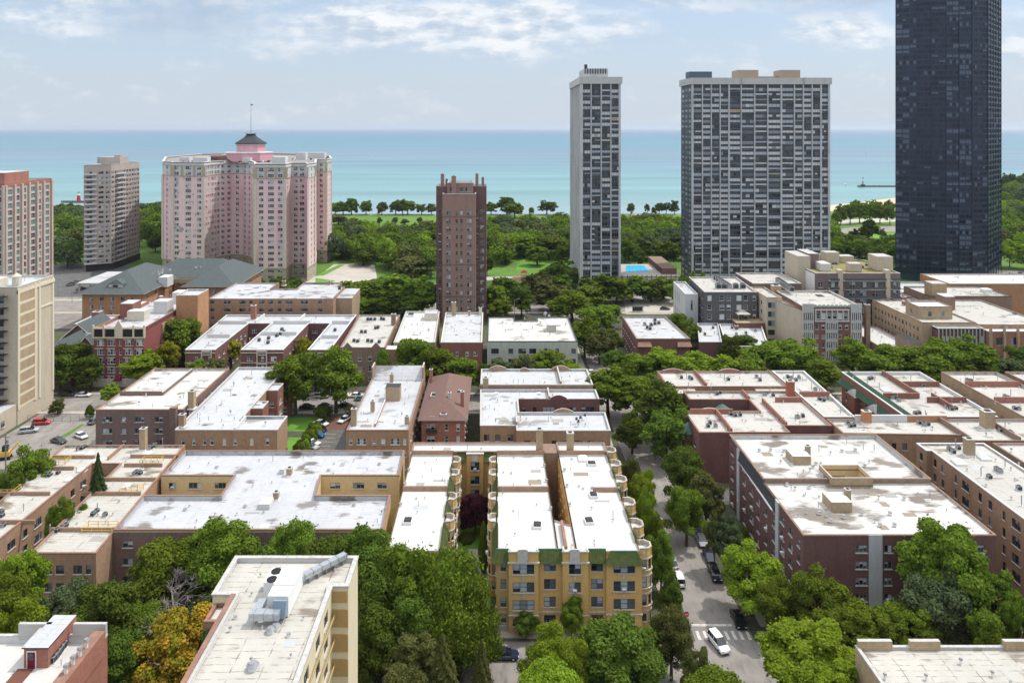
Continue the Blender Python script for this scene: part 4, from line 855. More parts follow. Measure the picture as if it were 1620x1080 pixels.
# C5 red courtyard block
c5 = [(-4, 181), (5, 181), (5, 178), (28, 178), (28.4, 189.5), (6, 189.5), (6, 198.5), (28.2, 198.5), (28.2, 206), (-4.5, 206)]
b = flat('courtyard_building', 'red and brown brick block with scalloped gable parapets, behind two tan chimneys', 'building', c5, 11, BRK_MIX, ROOF_G, GREYC, None,
  {0: S(cols=[(1.6, 1.3, 2), (4.4, 1.3, 1), (7.6, 1.4, 2)], rows=[(1.3, 1.4), (4.2, 1.4), (7.2, 1.6)], style='dark'), 2: S(cols=[(2.6, 1.6, 1), (5, 1.0, 1), (9.2, 1.2, 1), (12, 1.3, 1), (15.2, 1.8, 2), (18.0, 1.4, 2), (20.6, 1.2, 1)], rows=[(1.2, 1.5), (4.2, 1.5), (7.3, 1.3)], style='dark')})
b.walls([(6.1, 198.3), (28.2, 198.3), (28.2, 198.48), (6.1, 198.48)], 0, 11.2, BRK_MAR, {0: S(cols=[(1.4, .9, 1), (4.4, 1.0, 1), (8.2, 3.2, 3), (11.8, 1.0, 1), (14.8, 1.9, 2), (18.9, 3.6, 3)], rows=[(1.2, 1.6), (4.3, 1.6), (7.4, 1.6)], style='teal'), 1: None, 2: None, 3: None}, name='court_wall')
def scallop(b, u, v, w, z, h, m, th=.35):
    mb = MB(); n = 10; pr = [(-w/2-.8, 0), (-w/2, .0)] + [(-w/2+w*i/n, h*.35+h*.65*math.sin(math.pi*i/n)) for i in range(n+1)] + [(w/2, 0), (w/2+.8, 0)]
    for (x0, z0), (x1, z1) in zip(pr, pr[1:]):
        p, q = G(u+x0, v), G(u+x1, v)
        mb.quad([(p.x, p.y, z-.3), (q.x, q.y, z-.3), (q.x, q.y, z+z1), (p.x, p.y, z+z0)]); mb.quad([(p.x, p.y+th, z-.3), (p.x, p.y+th, z+z0), (q.x, q.y+th, z+z1), (q.x, q.y+th, z-.3)])
        mb.quad([(p.x, p.y, z+z0), (q.x, q.y, z+z1), (q.x, q.y+th, z+z1), (p.x, p.y+th, z+z0)], 1)
    b.part('gable_parapet', mb, [m, GREYC])
scallop(b, 17.5, 189.2, 5, 11, 1.1, BRK_MIX); scallop(b, 17, 198.2, 4.5, 11.1, 1.2, BRK_MAR)
b.walls([(-4.5, 207), (27.6, 207), (27.6, 220.5), (-4.5, 220.5)], 0, 12, BRK_MIX, {}, S(n=6, w=1.2, rows=r3), name='rear_wall'); b.roof([(-4.5, 207), (27.6, 207), (27.6, 220.5), (-4.5, 220.5)], 12, ROOF_G, .6, .32, GREYC)
for u_ in (.5, 19.5): scallop(b, u_, 220.1, 5, 12, 1.2, BRK_MIX)
scallop(b, 8.5, 219.9, 3, 11.6, 1.0, BRK_MIX)
b.box('firewall', 18.3, 207.4, 18.7, 220.2, 11.2, 12.9, BRK_MIX, capm=GREYC); b.box('firewall', 14.4, 199, 14.8, 205.8, 10.3, 11.7, BRK_MIX, capm=GREYC); b.box('firewall', 4.9, 181.2, 5.3, 188, 10.3, 11.9, BRK_MIX, capm=GREYC)
b.chimney(0, 0, 1.6, 1.3, 6.3, BRK_TAN, uv=(-3, 207.4), rz=7.5)
b.units([(823, 668)], 'pipe'); b.units([(812, 608), (820, 607), (828, 607), (868, 668), (903, 675)], 'pipe', k=.7); b.units([(785, 624), (852, 624)], 'hatch'); b.units([(888, 609), (874, 627), (782, 650), (810, 640), (784, 668), (918, 660)], 'vent', k=.8)
b.units([(912, 664), (918, 662), (915, 668), (925, 658)], 'ac', k=.7)
fe = [(3.2, 178.6), (7.5, 177.4)]
# stairs and porches of timber at the rear of C5: balconies
m = MB()
for zz in (3.3, 6.4):
    c = G(16, 176.9); m.box((c.x, c.y, zz), (7, 1.8, .14)); m.box((c.x, c.y-.85, zz+.14), (7, .05, .95))
for k in range(4): c = G(12.7+k*2.2, 176.1); m.box((c.x, c.y, 0), (.14, .14, 7.4))
b.part('wooden_porch', m, mat('porch_timber', (.10, .07, .055), .9))
m = MB()
c = G(30, 173.6)
# C6
def firelines(b, segs, z, m=BRK_ROS, cap=TERRA):
    for (u0, v0, u1, v1) in segs: b.box('firewall', u0, v0, u1, v1, z-.7, z+.75, m, capm=cap)
b = flat('courtyard_building', 'red brick walk-up block with green turret roofs and terracotta fire walls across bone roofs', 'building',
   [(48.7, 174.5), (70.6, 174.5), (70.6, 178.5), (82.4, 178.5), (82.4, 202), (52, 202), (52, 195.7), (68, 195.7), (68, 187.8), (48.5, 187.8)], 12, BRK_MAR, ROOF_F, TERRA, None,
   {0: None, 2: S(n=2, w=1.1, rows=r3), 9: S(n=3, w=1.2, rows=r3), 6: S(n=5, w=1.4, np_=2, rows=r3, style='dark')}, drop=.55)
b.walls([(48.5, 202), (48.4, 218.6), (82.4, 218.6), (82.4, 202)][::-1], 0, 12, BRK_MAR, {}, None, name='rear_wall', closed=False)
b.walls([(48.4, 205.5), (82.4, 205.5), (82.4, 218.6), (48.4, 218.6)], 0, 12, BRK_MIX, {0: S(n=7, w=1.7, np_=1, rows=r3), 3: S(n=3, w=1.2, rows=r3)}, None, name='rear_wall')
b.roof([(48.4, 205.5), (82.4, 205.5), (82.4, 218.6), (48.4, 218.6)], 12, ROOF_F, .55, .32, TERRA)
b.box('link_roof', 48.4, 201.9, 56, 205.4, 0, 11.4, BRK_MAR, capm=ROOF_F); b.box('link_roof', 73, 201.9, 82.4, 205.4, 0, 11.4, BRK_MAR, capm=ROOF_F)
firelines(b, [(56.5, 175, 56.9, 187), (71.2, 178.8, 71.6, 195), (59.4, 206, 59.8, 218), (68, 196, 68.4, 201.5), (50, 187.2, 61, 187.6), (75, 195.2, 82, 195.6)], 12)
for u_, v_ in ((53, 218.2), (70, 218.2), (55, 187.5)): scallop(b, u_, v_, 6, 12, .9, BRK_ROS)
for (u_, v_, r_) in ((60.5, 194.4, 3.4), (48.2, 182.5, 2.6)):
    m = MB(); c = G(u_, v_); m.cyl((c.x, c.y, 0), r_*.86, 9.2, 8, 0); m.cyl((c.x, c.y, 9.2), r_, 2.2, 8, 1, r2=.05); b.part('turret', m, [BRK_MAR, mat('green_shingles', (.07, .16, .125), .7, [(3, (.05, .11, .09), .4, .7, (1, 1, 1))])])
b.chimney(0, 0, 1.9, 1.7, 5.0, brick('brick_chimney_red', (.36, .12, .07)), uv=(81, 200.3), rz=10.4)
b.units([(1078, 599), (1091, 599), (1094, 601), (1152, 602), (1197, 598), (1202, 603), (1120, 676), (1132, 676), (1123, 671), (1156, 657), (1163, 659), (1171, 658), (1262, 662), (1270, 660), (1134, 625), (1139, 623), (1210, 626), (1223, 627)], 'ac')
b.units([(1086, 600), (1146, 603), (1204, 602), (1131, 677), (1258, 668), (1125, 623), (1218, 623), (1089, 616)], 'pipe'); b.units([(1116, 600)], 'dome', k=1.3)
b.units([(1180, 668), (1194, 659), (1230, 665), (1150, 680), (1170, 600), (1240, 600), (1160, 628)], 'vent', k=.7)
b = flat('apartment_block', 'long red brick wing with a white roof edge running back beside the turreted block', 'building', [(82.7, 183.2), (90.4, 183.2), (92.3, 218), (82.7, 218)], 12.3, BRK_ROS, ROOF_F, WHITEC, None, {0: None, 3: S(n=8, w=1.2, rows=r3)}, inner=WHITEC)
firelines(b, [(83, 198.6, 91.2, 199)], 12.3); b.units([(1246, 598), (1252, 600), (1259, 603), (1264, 599), (1296, 633), (1303, 635), (1309, 632), (1290, 618)], 'ac'); b.units([(1255, 597), (1284, 617), (1296, 625), (1330, 655)], 'pipe'); b.units([(1271, 617)], 'dome', k=1.4)
m = MB(); a_, b_ = G(91.4, 186), G(93.0, 217.5); m.quad([(a_.x, a_.y, 12.4), (a_.x+1.8, a_.y, 10.6), (b_.x+1.8, b_.y, 10.6), (b_.x, b_.y, 12.4)]); b.part('tiled_mansard', m, GRNT)
# C7
b = flat('apartment_block', 'dark brick block with a long green shingled mansard facing the gap and stone gables', 'building', [(103.6, 184), (127, 184), (127, 218), (103.6, 218)], 12, BRK_RED, ROOF_F, WHITEC, None, {0: None, 3: S(n=8, w=1.6, np_=2, rows=[(1.2, 1.6), (4.3, 1.6), (7.0, 1.6)], style='dark')}, drop=.8, inner=WHITEC)
SH2 = mat('green_shingles_dark', (.05, .10, .06), .85, [(2.5, (.03, .065, .04), .4, .7, (1, 1, 1))])
gp(b, 'shingled_mansard', [[tuple(G(102.3, 183.5, 8.8)), tuple(G(105.6, 184.2, 12.3)), tuple(G(105.6, 218, 12.3)), tuple(G(102.3, 218.3, 8.8))], [tuple(G(102.3, 218.3, 8.8)), tuple(G(105.6, 218, 12.3)), tuple(G(105.6, 218.3, 8.8))], [tuple(G(102.3, 183.5, 8.8)), tuple(G(105.6, 183.5, 8.8)), tuple(G(105.6, 184.2, 12.3))]], SH2)
for v_ in (189, 197.5, 209):
    m = MB(); c = G(101.9, v_); m.box((c.x+1.2, c.y, 0), (2.4, 4.6, 8.4), 0); m.box((c.x+1.4, c.y, 8.4), (2.9, 5.0, 1.6), 1, top=(1.9, .4)); b.part('gable_bay', m, [BRK_RED, GREYC])
firelines(b, [(115.4, 199, 115.8, 217.6), (116, 207.5, 126.5, 207.9), (119, 190, 119.4, 199), (105.8, 198.4, 115.6, 198.8), (116, 195.5, 126.5, 195.9)], 12, BRK_RED, BROWNC)
b.units([(1375, 601), (1379, 600), (1411, 631), (1416, 631), (1422, 635), (1454, 611), (1460, 612), (1448, 656), (1454, 655), (1498, 646), (1505, 649), (1512, 648)], 'ac'); b.units([(1384, 605), (1391, 616), (1420, 634), (1441, 604), (1506, 640), (1464, 661)], 'pipe'); b.units([(1401, 618)], 'dome', k=1.5)
b.units([(1430, 600), (1480, 625), (1520, 640), (1350, 600)], 'vent')
b = flat('apartment_block', 'buff brick block with teal framed windows and stepped parapets near the right edge', 'building', [(133.4, 184), (150, 184), (150, 218), (133.4, 218)], 12, BRK_TAN, ROOF_F, BROWNC, None, {0: None, 3: S(n=8, w=1.5, np_=2, rows=[(1.2, 1.8), (4.2, 1.8), (7.4, 1.8)], style='teal')}, drop=.8)
firelines(b, [(134, 207.5, 149.5, 207.9), (134, 195.4, 149.6, 195.8)], 12, BRK_ROS, TERRA)
b.units([(1590, 629), (1595, 631), (1605, 648), (1612, 649), (1530, 603), (1536, 604)], 'ac'); b.units([(1540, 600), (1599, 627)], 'pipe'); b.units([(1560, 615), (1575, 640)], 'vent')
# C9
b = flat('apartment_block', 'low brown brick block stretching right behind the maroon block, roof crossed by parapets', 'building', [(83, 174), (111, 173), (111, 169.8), (145, 169.8), (145, 182.6), (83, 182.6)], 12, BRK_MIX, ROOF_F, BROWNC, S(n=8, w=1.1, rows=r3), {0: S(cols=[(12, 1.1, 1), (14.5, 1.1, 1), (18.6, 1.2, 1), (21.4, 1.2, 1), (24, 1.0, 1), (26, 1, 1)], rows=[(1.2, 1.7), (4.6, 1.7), (8.2, 1.7)], style='dark'), 2: S(n=8, w=1.0, rows=r3), 1: None})
firelines(b, [(111, 170.2, 111.4, 182.2), (122.5, 170.2, 122.9, 182.2), (133, 170.2, 133.4, 182.2)], 12, BRK_BRN, BROWNC)
b.box('parapet_wall', 90, 182.2, 103, 182.7, 11.4, 13.1, WHITEC); b.box('parapet_wall', 103, 182.2, 113, 182.7, 11.4, 13.0, BRK_ORG, capm=GREYC)
b.chimney(1367, 669, 2.0, 1.5, 3.0, brick('brick_salmon', (.52, .24, .12)), uv=(92.4, 181.5)); b.chimney(1544, 672, 2.6, 2.2, 4.2, BRK_TAN, uv=(120.6, 178.5))
b.units([(1341, 671), (1345, 676), (1351, 675), (1454, 671), (1462, 674), (1468, 673), (1583, 683), (1598, 686)], 'ac'); b.units([(1348, 668), (1466, 665), (1590, 679)], 'pipe'); b.units([(1367, 680), (1475, 680), (1560, 690), (1420, 672)], 'vent')
# a further block at the far right
b = flat('apartment_block', 'brown brick block at the right edge beyond the teal windowed block', 'building', rect(152.5, 184, 172, 218), 12, BRK_BRN, ROOF_F, TERRA, None, {3: S(n=8, w=1.2, rows=r3)})
# ---- L1 tan tower at the left edge --------------------------------------------------------------
b = flat('apartment_tower', 'tall tan building at the left edge with black fire escapes and panelled brick side', 'building', rect(-176, 208, -137, 225), 39.5, BRK_LT, ROOF_G, GREYC, None,
   {0: S(cols=[(3, 1.2, 1), (8, 1.2, 1), (13, 1.2, 1), (18, 1.2, 1), (23, 1.2, 1), (27, 1.2, 1), (31, 1.2, 1), (34.5, 1.2, 1)], z1=5.2, fh=3.3, fl=10, h=1.6), 1: None}, inner=WHITEC)
m = MB()      # raised cream bands and brick panels on the side wall
for k in range(11): c = G(-136.93, 216.5); m.box((c.x, 212.6, 4.6+k*3.3), (.2, 7.2, .75), 0)
for v_ in (208.4, 216.0, 218.0, 224.5): c = G(-136.9, v_); m.box((c.x, v_, 4.4), (.26, .8, 34.6), 0)
c = G(-136.9, 221); m.box((c.x, 221, 31.0), (.3, 7, .5), 0); m.box((G(-136.9, 216.5).x, 216.5, 37.6), (.34, 17, .9), 0)
b.part('stone_bands', m, mat('pale_stone', (.62, .56, .42), .85))
m = MB()
for k in range(10): m.box((G(-136.97, 212.4).x, 212.4, 5.4+k*3.3), (.12, 6.4, 2.35), 0)
b.part('brick_panels', m, BRK_TAN)
m = MB()
for k in range(11):
    z0 = 4.0+k*3.3; c = G(-146.5, 206.9); m.box((c.x, c.y, z0), (14, 1.8, .12)); m.box((c.x, c.y-.9, z0+.95), (14, .06, .06)); m.box((c.x, c.y-.9, z0+.5), (14, .05, .05))
    for q in range(8): m.box((c.x-6.9+q*1.97, c.y-.9, z0), (.06, .06, 1.0))
    if k < 10:
        p = G(-149.5+(3 if k % 2 else -2), 206.5, z0+.1); q_ = G(-144.5+(-2 if k % 2 else 3), 206.5, z0+3.3)
        m.tube(p, q_, .1, n=4); m.tube(p+Vector((0, -.5, .1)), q_+Vector((0, -.5, .1)), .1, n=4); m.tube(p+Vector((0, -.5, 1)), q_+Vector((0, -.5, 1)), .05, n=4)
b.part('fire_escape', m, BLACK)
m = MB(); c = G(-140.5, 213); m.cyl((c.x, c.y, 38.9), 1.2, 2.8, 12, 0); m.cyl((c.x, c.y, 41.7), 1.3, .9, 12, 0, r2=.2); c = G(-146.5, 212); m.box((c.x, c.y, 38.9), (5, 5, 2.4), 0); b.part('water_tank', m, CREAM)
b.box('low_wing', -150, 178, -137.2, 207.9, 0, 6.2, BRK_LT, capm=ROOF_G); b.box('low_wing_shed', -146.5, 196, -141.5, 203, 6.2, 9.0, BRK_BUF, capm=ROOF_W)
for v_ in (184, 190, 196, 202): b.wins.append((G(-137.15, v_, 2.0), R(90), 'dark', 1.3, 1.6, 1))
# ---- T1 glass and pink pilaster tower -----------------------------------------------------------
T1P = mat('pink_concrete', (.52, .41, .36), .85, [(1, (.42, .33, .29), .45, .75, (1, 1, .2))])
b = Building('apartment_tower', 'teal glazed tower with pink pilasters and a red brick crown at the left edge', 'building', rect(-235, 300, -203, 332)); BLD.append(b)
rows21 = [(2.2+2.9*k, 2.1) for k in range(20)]
b.walls(rect(-235, 300, -203, 332), 0, 60.5, T1P, {0: S(cols=[(2.2, 3.2, 2), (7.8, 3.4, 2), (13.4, 3.2, 2), (19.2, 3.6, 3), (24.2, 2.6, 2), (29.2, 3.6, 3)], rows=rows21, style='green', rec=.3), 1: S(cols=[(3.2, 3.4, 3), (8.4, 2.4, 2), (12.8, 2.4, 2), (18.4, 3.2, 2), (23.2, 2.2, 2), (28.4, 3.4, 3)], rows=rows21, style='green', rec=.3)})
b.roof(rect(-235, 300, -203, 332), 62.2, ROOF_G, .8, .4, BRK_ROS)
for (u0, v0, u1, v1) in ((-235, 299.9, -203, 300.2), (-203.2, 299.9, -202.9, 332)): b.box('brick_crown', u0, v0, u1, v1, 60.4, 62.1, BRK_ROS)
m = MB()
for q in (0.1, 5.4, 10.7, 16.2, 22, 26.6, 31.6): c = G(-234.8+q, 299.6); m.box((c.x, c.y, 0), (.9, .9, 61.4))
for q in (.4, 5.9, 10.6, 15.4, 20.8, 25.6, 31.4): c = G(-202.6, 300+q); m.box((c.x, c.y, 0), (.9, .9, 61.4))
b.part('pilasters', m, T1P)
b.box('lift_penthouse', -228, 306, -207, 322, 61, 66.2, BRK_ROS, capm=ROOF_G)
# ---- T2 tower with balconies --------------------------------------------------------------------
T2C = mat('warm_concrete', (.40, .35, .31), .85, [(.8, (.33, .29, .26), .45, .75, (1, 1, .2))])
b = Building('apartment_tower', 'grey beige slab tower with white balconies on dark stilts beside the pink building', 'building', [(-257, 432), (-240, 426), (-231, 470), (-250, 478)]); BLD.append(b)
t2 = [(-243.5, 428), (-227.5, 433), (-228.8, 480), (-247, 478)]
t2 = [P(132.5, 431), P(176, 427.5), P(220.5, 411), (P(220.5, 411)[0]-16, P(220.5, 411)[1]+12)]
Z2 = 63
rr = [(5.2+2.92*k, 1.5) for k in range(19)]
l0 = math.dist(t2[0], t2[1]); l1 = math.dist(t2[1], t2[2])
b.walls(t2, 4.2, Z2, T2C, {0: S(cols=[(l0*.2, 2.8, 2), (l0*.62, 2.6, 2), (l0*.86, 2.0, 2)], rows=rr, style='slider', rec=.3), 1: S(cols=[(l1*(k+.5)/10, l1/10-.9, 2) for k in range(10)], rows=rr, style='slider', rec=.3)})
b.roof(t2, Z2+.3, ROOF_G, .8, .4, GREYC)
b.walls([(a*.985+t2[3][0]*.015, c_*.985+t2[3][1]*.015+1.5) for a, c_ in t2], 0, 4.2, DARK, {}, None, name='stilt_storey')
m = MB(); A_, B_, C_ = (G(*t2[i]) for i in range(3)); d0 = (B_-A_).normalized(); n0 = Vector((d0.y, -d0.x, 0)); d1_ = (C_-B_).normalized(); n1_ = Vector((d1_.y, -d1_.x, 0))
BAL = mat('white_balcony', (.50, .50, .52), .7)
for k in range(19):
    z0 = 4.6+2.92*k
    for (o_, d_, n_, s0, s1) in ((A_, d0, n0, .3, l0*.46), (B_, d1_, n1_, l1*.14, l1*.42)):
        m = MB(); c = o_+d_*((s0+s1)/2)+n_*.75; ang = math.atan2(d_.y, d_.x); m.box((c.x, c.y, z0), (s1-s0, 1.5, .18), 0, rot=ang)
        c = o_+d_*((s0+s1)/2)+n_*1.48; m.box((c.x, c.y, z0+.18), (s1-s0, .07, .85), 0, rot=ang); b.part('balcony', m, BAL)
pc = (G(*t2[1])+G(*t2[3]))/2; m = MB(); m.box((pc.x-1, pc.y-4, Z2-.5), (14, 10, 4.6)); m.box((pc.x+3, pc.y-4, Z2+4.1), (4, 4, 1.2)); b.part('lift_penthouse', m, T2C)
# ---- T3 pink apartment block --------------------------------------------------------------------
PK = mat('pink_stucco', (.73, .515, .53), .85, [(.7, (.77, .57, .58), .4, .7, (1, 1, 1)), (.12, (.60, .36, .38), .45, .7, (1, 1, .3))])
PK2 = mat('patchy_pink_stucco', (.72, .53, .52), .85, [(.7, (.76, .56, .55), .4, .7, (1, 1, 1)), (.30, (.33, .30, .32), .60, .62, (1, 1, 1))])
T3W = mat('white_stucco', (.58, .58, .58), .8, [(.8, (.5, .5, .52), .45, .75, (1, 1, 1))]); T3T = mat('tan_trim', (.42, .35, .27), .85, [(1, (.34, .28, .21), .45, .75, (1, 1, 1))])
def Q(x, v): return ((x-785)*v/F, v)
t3 = [Q(257, 432), Q(272, 428), Q(272.3, 423), Q(323, 421), Q(334, 432), Q(348, 440), Q(367, 446), Q(384, 445), Q(398, 437), Q(403, 420), Q(403.2, 402), Q(452, 402), Q(458, 411), Q(461.5, 415), Q(484, 415), Q(486, 403), Q(499.5, 420), Q(500.5, 452), Q(499.2, 462), Q(517, 460), Q(524.5, 478), Q(522, 520), Q(470, 560), Q(400, 585), Q(320, 560), Q(262, 500)]
b = Building('pink_apartment_block', 'huge pink stucco apartment block with winged plan, cream corners and a black roofed octagonal cupola', 'building', t3); BLD.append(b)
Z3 = 64.6
colmap = {0: [(.5, 1.7, 2)], 2: [(.14, 2.6, 2), (.5, 3.4, 3), (.84, 2.6, 2)], 3: 4, 4: 3, 5: 2, 6: 1, 7: 2, 8: 3, 9: 3, 10: [(.2, 2.6, 2), (.52, 3.4, 3), (.82, 2.6, 2)], 11: 1, 13: [(.28, 2.2, 2), (.72, 2.6, 2)], 15: 3, 16: 4, 18: [(.5, 2.2, 2)], 19: 3}
pp = [G(*p) for p in ccw(t3)]; sp = {}
def t3spec(i, rows):
    cm = colmap.get(i); ln = (pp[(i+1) % len(pp)]-pp[i]).length
    if cm is None: return None
    if isinstance(cm, int): return S(cols=[(ln*(k+.5)/cm, min(2.1, ln/cm-.7), 2) for k in range(cm)], rows=rows, style='pink', rec=.12)
    return S(cols=[(f*ln, w, q) for f, w, q in cm], rows=rows, style='pink', rec=.12)
fh3 = 3.28
mid = [(8.4+fh3*k, 1.75) for k in range(15)]; top = [(58.0-.2, 1.9), (61.2-.2, 1.9)]; bot = [(1.6, 1.9), (5.0, 1.7)]
b.walls(t3, 7.4, 57.0, PK, {i: (t3spec(i, mid)) for i in range(26) if i != 2}, None, name='pink_wall', skip_edges=(2,))
b.walls([t3[2], t3[3]], 7.4, 57.0, PK2, {0: t3spec(2, mid)}, None, name='patched_wall', closed=False)
b.walls(t3, 57.0, Z3, T3W, {i: t3spec(i, top) for i in range(26)}, None, name='white_wall')
b.walls(t3, 0, 7.4, T3T, {i: t3spec(i, bot) for i in range(26)}, None, name='base_wall')
b.roof(t3, Z3+.6, mat('roof_gravel', (.24, .22, .21), .9), 1.0, .5, T3W, over=.3, cope=.25, inner=T3T)
m = MB(); o_ = [tuple(p)[:2] for p in pp]
for zz, ov, hh in ((57.0, .3, .5), (7.2, .35, .6), (63.2, .3, .35)):
    oo = offset(o_, -ov)
    for i in range(len(oo)):
        j = (i+1) % len(oo); m.quad([(*oo[i], zz), (*oo[j], zz), (*oo[j], zz+hh), (*oo[i], zz+hh)]); m.quad([(*oo[i], zz+hh), (*oo[j], zz+hh), (*o_[j], zz+hh), (*o_[i], zz+hh)]); m.quad([(*o_[i], zz), (*o_[j], zz), (*oo[j], zz), (*oo[i], zz)])
b.part('stone_bands', m, T3T)
m = MB(); m2 = MB()
def pil(i, f, w, mb, z0=7.8, z1=57.0, pr=.35):
    A_, B_ = pp[i], pp[(i+1) % len(pp)]; d = (B_-A_).normalized(); n_ = Vector((d.y, -d.x, 0)); c = A_+(B_-A_)*f+n_*(pr/2-.05); mb.box((c.x, c.y, z0), (w, pr+.1, z1-z0), 0, rot=math.atan2(d.y, d.x))
for i, f in ((2, .02), (2, .98), (10, .02), (10, .98), (15, .1), (15, .9), (18, .04), (18, .96), (0, .03), (13, .03), (19, .95)): pil(i, f, 1.5, m)
b.part('cream_corners', m, CREAM)
for i, fs_ in ((2, (.31, .69, .01, .99)), (10, (.35, .68, .01, .99)), (15, (.03, .97)), (18, (.03, .97))):
    for f in fs_: pil(i, f, 2.3 if f in (.01, .99) else 1.2, m2, 57.4, 63.2, .4)
b.part('tan_pilasters', m2, T3T)
# cupola
PKD = mat('pink_cupola', (.62, .33, .37), .85, [(.8, (.54, .27, .31), .45, .75, (1, 1, 1))]); cc = G(*Q(397, 455))
m = MB(); m.cyl((cc.x-1, cc.y, Z3), 14.5, 5.2, 8, 0); m.cyl((cc.x, cc.y, Z3+5.2), 9.0, 5.6, 8, 0); b.part('cupola', m, PKD)
m = MB(); m.cyl((cc.x-1, cc.y, Z3+5.0), 14.9, .5, 8, 0); m.cyl((cc.x, cc.y, Z3+5.5), 9.3, .5, 8, 0); m.cyl((cc.x, cc.y, Z3+10.2), 9.4, .5, 8, 0); b.part('cupola_cornice', m, T3W)
m = MB(); m.cyl((cc.x, cc.y, Z3+10.7), 10.1, .5, 8, 0); m.cyl((cc.x, cc.y, Z3+11.2), 9.8, 3.6, 8, 0, r2=4.2); m.cyl((cc.x, cc.y, Z3+14.8), 4.2, 1.8, 8, 0, r2=2.6); m.cyl((cc.x, cc.y, Z3+16.6), 3.4, .35, 10, 0); b.part('cupola_roof', m, mat('black_slate', (.022, .026, .032), .6, [(2, (.04, .045, .05), .4, .7, (1, 1, .3))]))
m = MB()
for k in range(8):
    a = R(22.5+45*k+22.5); p = cc+Vector((math.cos(a)*8.36, math.sin(a)*8.36, 0)); m.box((p.x, p.y, Z3+6.0), (1.2, .9, 4.1), 0, rot=a+R(90)) if False else None
for a in (R(-112.5), R(-67.5), R(-157.5)):
    for r_, q in ((1.15, 0), (.85, 1)):
        p = cc+Vector((math.cos(a)*(8.2+.05*q), math.sin(a)*(8.2+.05*q), Z3+8.3)); k0 = len(m.v)
        tdir = Vector((-math.sin(a), math.cos(a), 0)); m.quad([tuple(p+Vector((math.cos(a), math.sin(a), 0))*.16+tdir*r_*math.cos(t_*math.pi/6)+Vector((0, 0, r_*math.sin(t_*math.pi/6)))) for t_ in range(12)], q)
b.part('round_window', m, [T3W, PKD])
m = MB()
for k in range(10): a = k*math.pi/5; m.box((cc.x+3.3*math.cos(a), cc.y+3.3*math.sin(a), Z3+16.9), (.12, .12, 1.2))
m.cyl((cc.x, cc.y, Z3+17.9), 3.4, .12, 12, 0, cap=False); b.part('roof_railing', m, GALV)
m = MB(); m.cyl((cc.x, cc.y, Z3+16.9), .28, 19.5, 8, 0, r2=.1); m.box((cc.x+.5, cc.y, Z3+34.6), (1.3, .06, .8), 1); b.part('flagpole', m, [GALV, BRK_MAR])
for (x, y0, y1, w, v_) in ((317, 250, 258, 8.5, 430), (441, 249, 260, 7.6, 412), (476, 243, 253, 6.4, 480), (390, 257, 263, 5, 440), (500, 247, 255, 12, 500), (292, 252, 259, 6, 440), (420, 250, 258, 5, 470), (360, 250, 257, 7, 480)):
    c = G(*Q(x, v_)); m = MB(); hh = (y1-y0)*v_/F+.6; m.box((c.x, c.y+2, Z3-.4), (w, 5, hh)); b.part('lift_house', m, T3W)
m = MB(); c = G(*Q(352, 446)); m.box((c.x, c.y, Z3), (16, 6, 3.6), 0, top=(14, .6)); c = G(*Q(340, 444)); m.box((c.x, c.y-1, Z3), (6, 5, 3.0)); b.part('brown_roof_shed', m, mat('brown_metal', (.13, .06, .05), .7))
for i in range(26):
    x = random.uniform(275, 520); 
    c = G(*Q(x, 440 if x < 460 else 470)); small('ac' if i % 3 else 'fan', b.root, Vector((c.x, c.y+random.uniform(-4, 4), Z3-.4))-b.root.location, 0, random.uniform(1, 2))
# ---- T4 brown brick tower --------------------------------------------------------------------------
T4B = brick('brick_tower_brown', (.27, .17, .14), .2); T4D = brick('brick_tower_dark', (.15, .09, .08), .25)
b = Building('apartment_tower', 'tall slim reddish brown brick tower with four roof chimneys, alone at the centre', 'building', rect(-25, 316, -4.6, 333)); BLD.append(b)
f0, f1 = -23.4, -8.9; rows4 = [(2.2+3.47*k, 1.7) for k in range(14)]; ln = f1-f0
b.walls(rect(f0, 316, f1, 330), 0, 56.2, T4B, {0: S(cols=[(ln*.185, 2.0, 2), (ln*.43, 1.1, 1), (ln*.57, 1.1, 1), (ln*.81, 2.0, 2)], rows=rows4, style='brown', rec=.1), 1: S(n=2, w=1.6, rows=rows4, style='brown'), 3: None})
b.roof(rect(f0, 316, f1, 330), 56.5, ROOF_G, 1.0, .35, STONE)
b.walls(rect(-26.6, 322, -4.4, 334), 0, 59.0, T4D, {0: S(cols=[(1.6, 1.4, 1), (18.2, 1.2, 1), (20.4, 1.6, 2)], rows=rows4, style='brown', rec=.1), 1: S(n=2, w=1.6, rows=rows4, style='brown')}, name='rear_wall'); b.roof(rect(-26.6, 322, -4.4, 334), 59.3, ROOF_G, .9, .35, BROWNC)
b.walls(rect(-21.6, 319.5, -10.2, 330), 55.5, 61.0, T4B, {0: S(cols=[(2.6, 2.4, 2), (6.4, 1.6, 1), (9.2, 2.2, 3)], rows=[(57.2, 1.9)], style='dark')}, name='penthouse_wall'); b.roof(rect(-21.6, 319.5, -10.2, 330), 61.1, ROOF_G, .5, .3, STONE)
for (u_, v_, h_, w_) in ((-24.0, 325, 64.5, 1.5), (-18.6, 318.9, 64.0, 1.9), (-8.6, 325, 64.6, 1.3), (-6.0, 326, 63, 1.1), (-22.4, 329, 62, 1.1)): b.chimney(0, 0, w_, w_, h_-56, T4B, uv=(u_, v_), rz=56)
m = MB()
for k in (3, 7, 13): c = G(-16.1, 315.96); m.box((c.x, c.y, 1.2+3.47*k), (14.6, .14, .25))
b.part('brick_band', m, T4D)
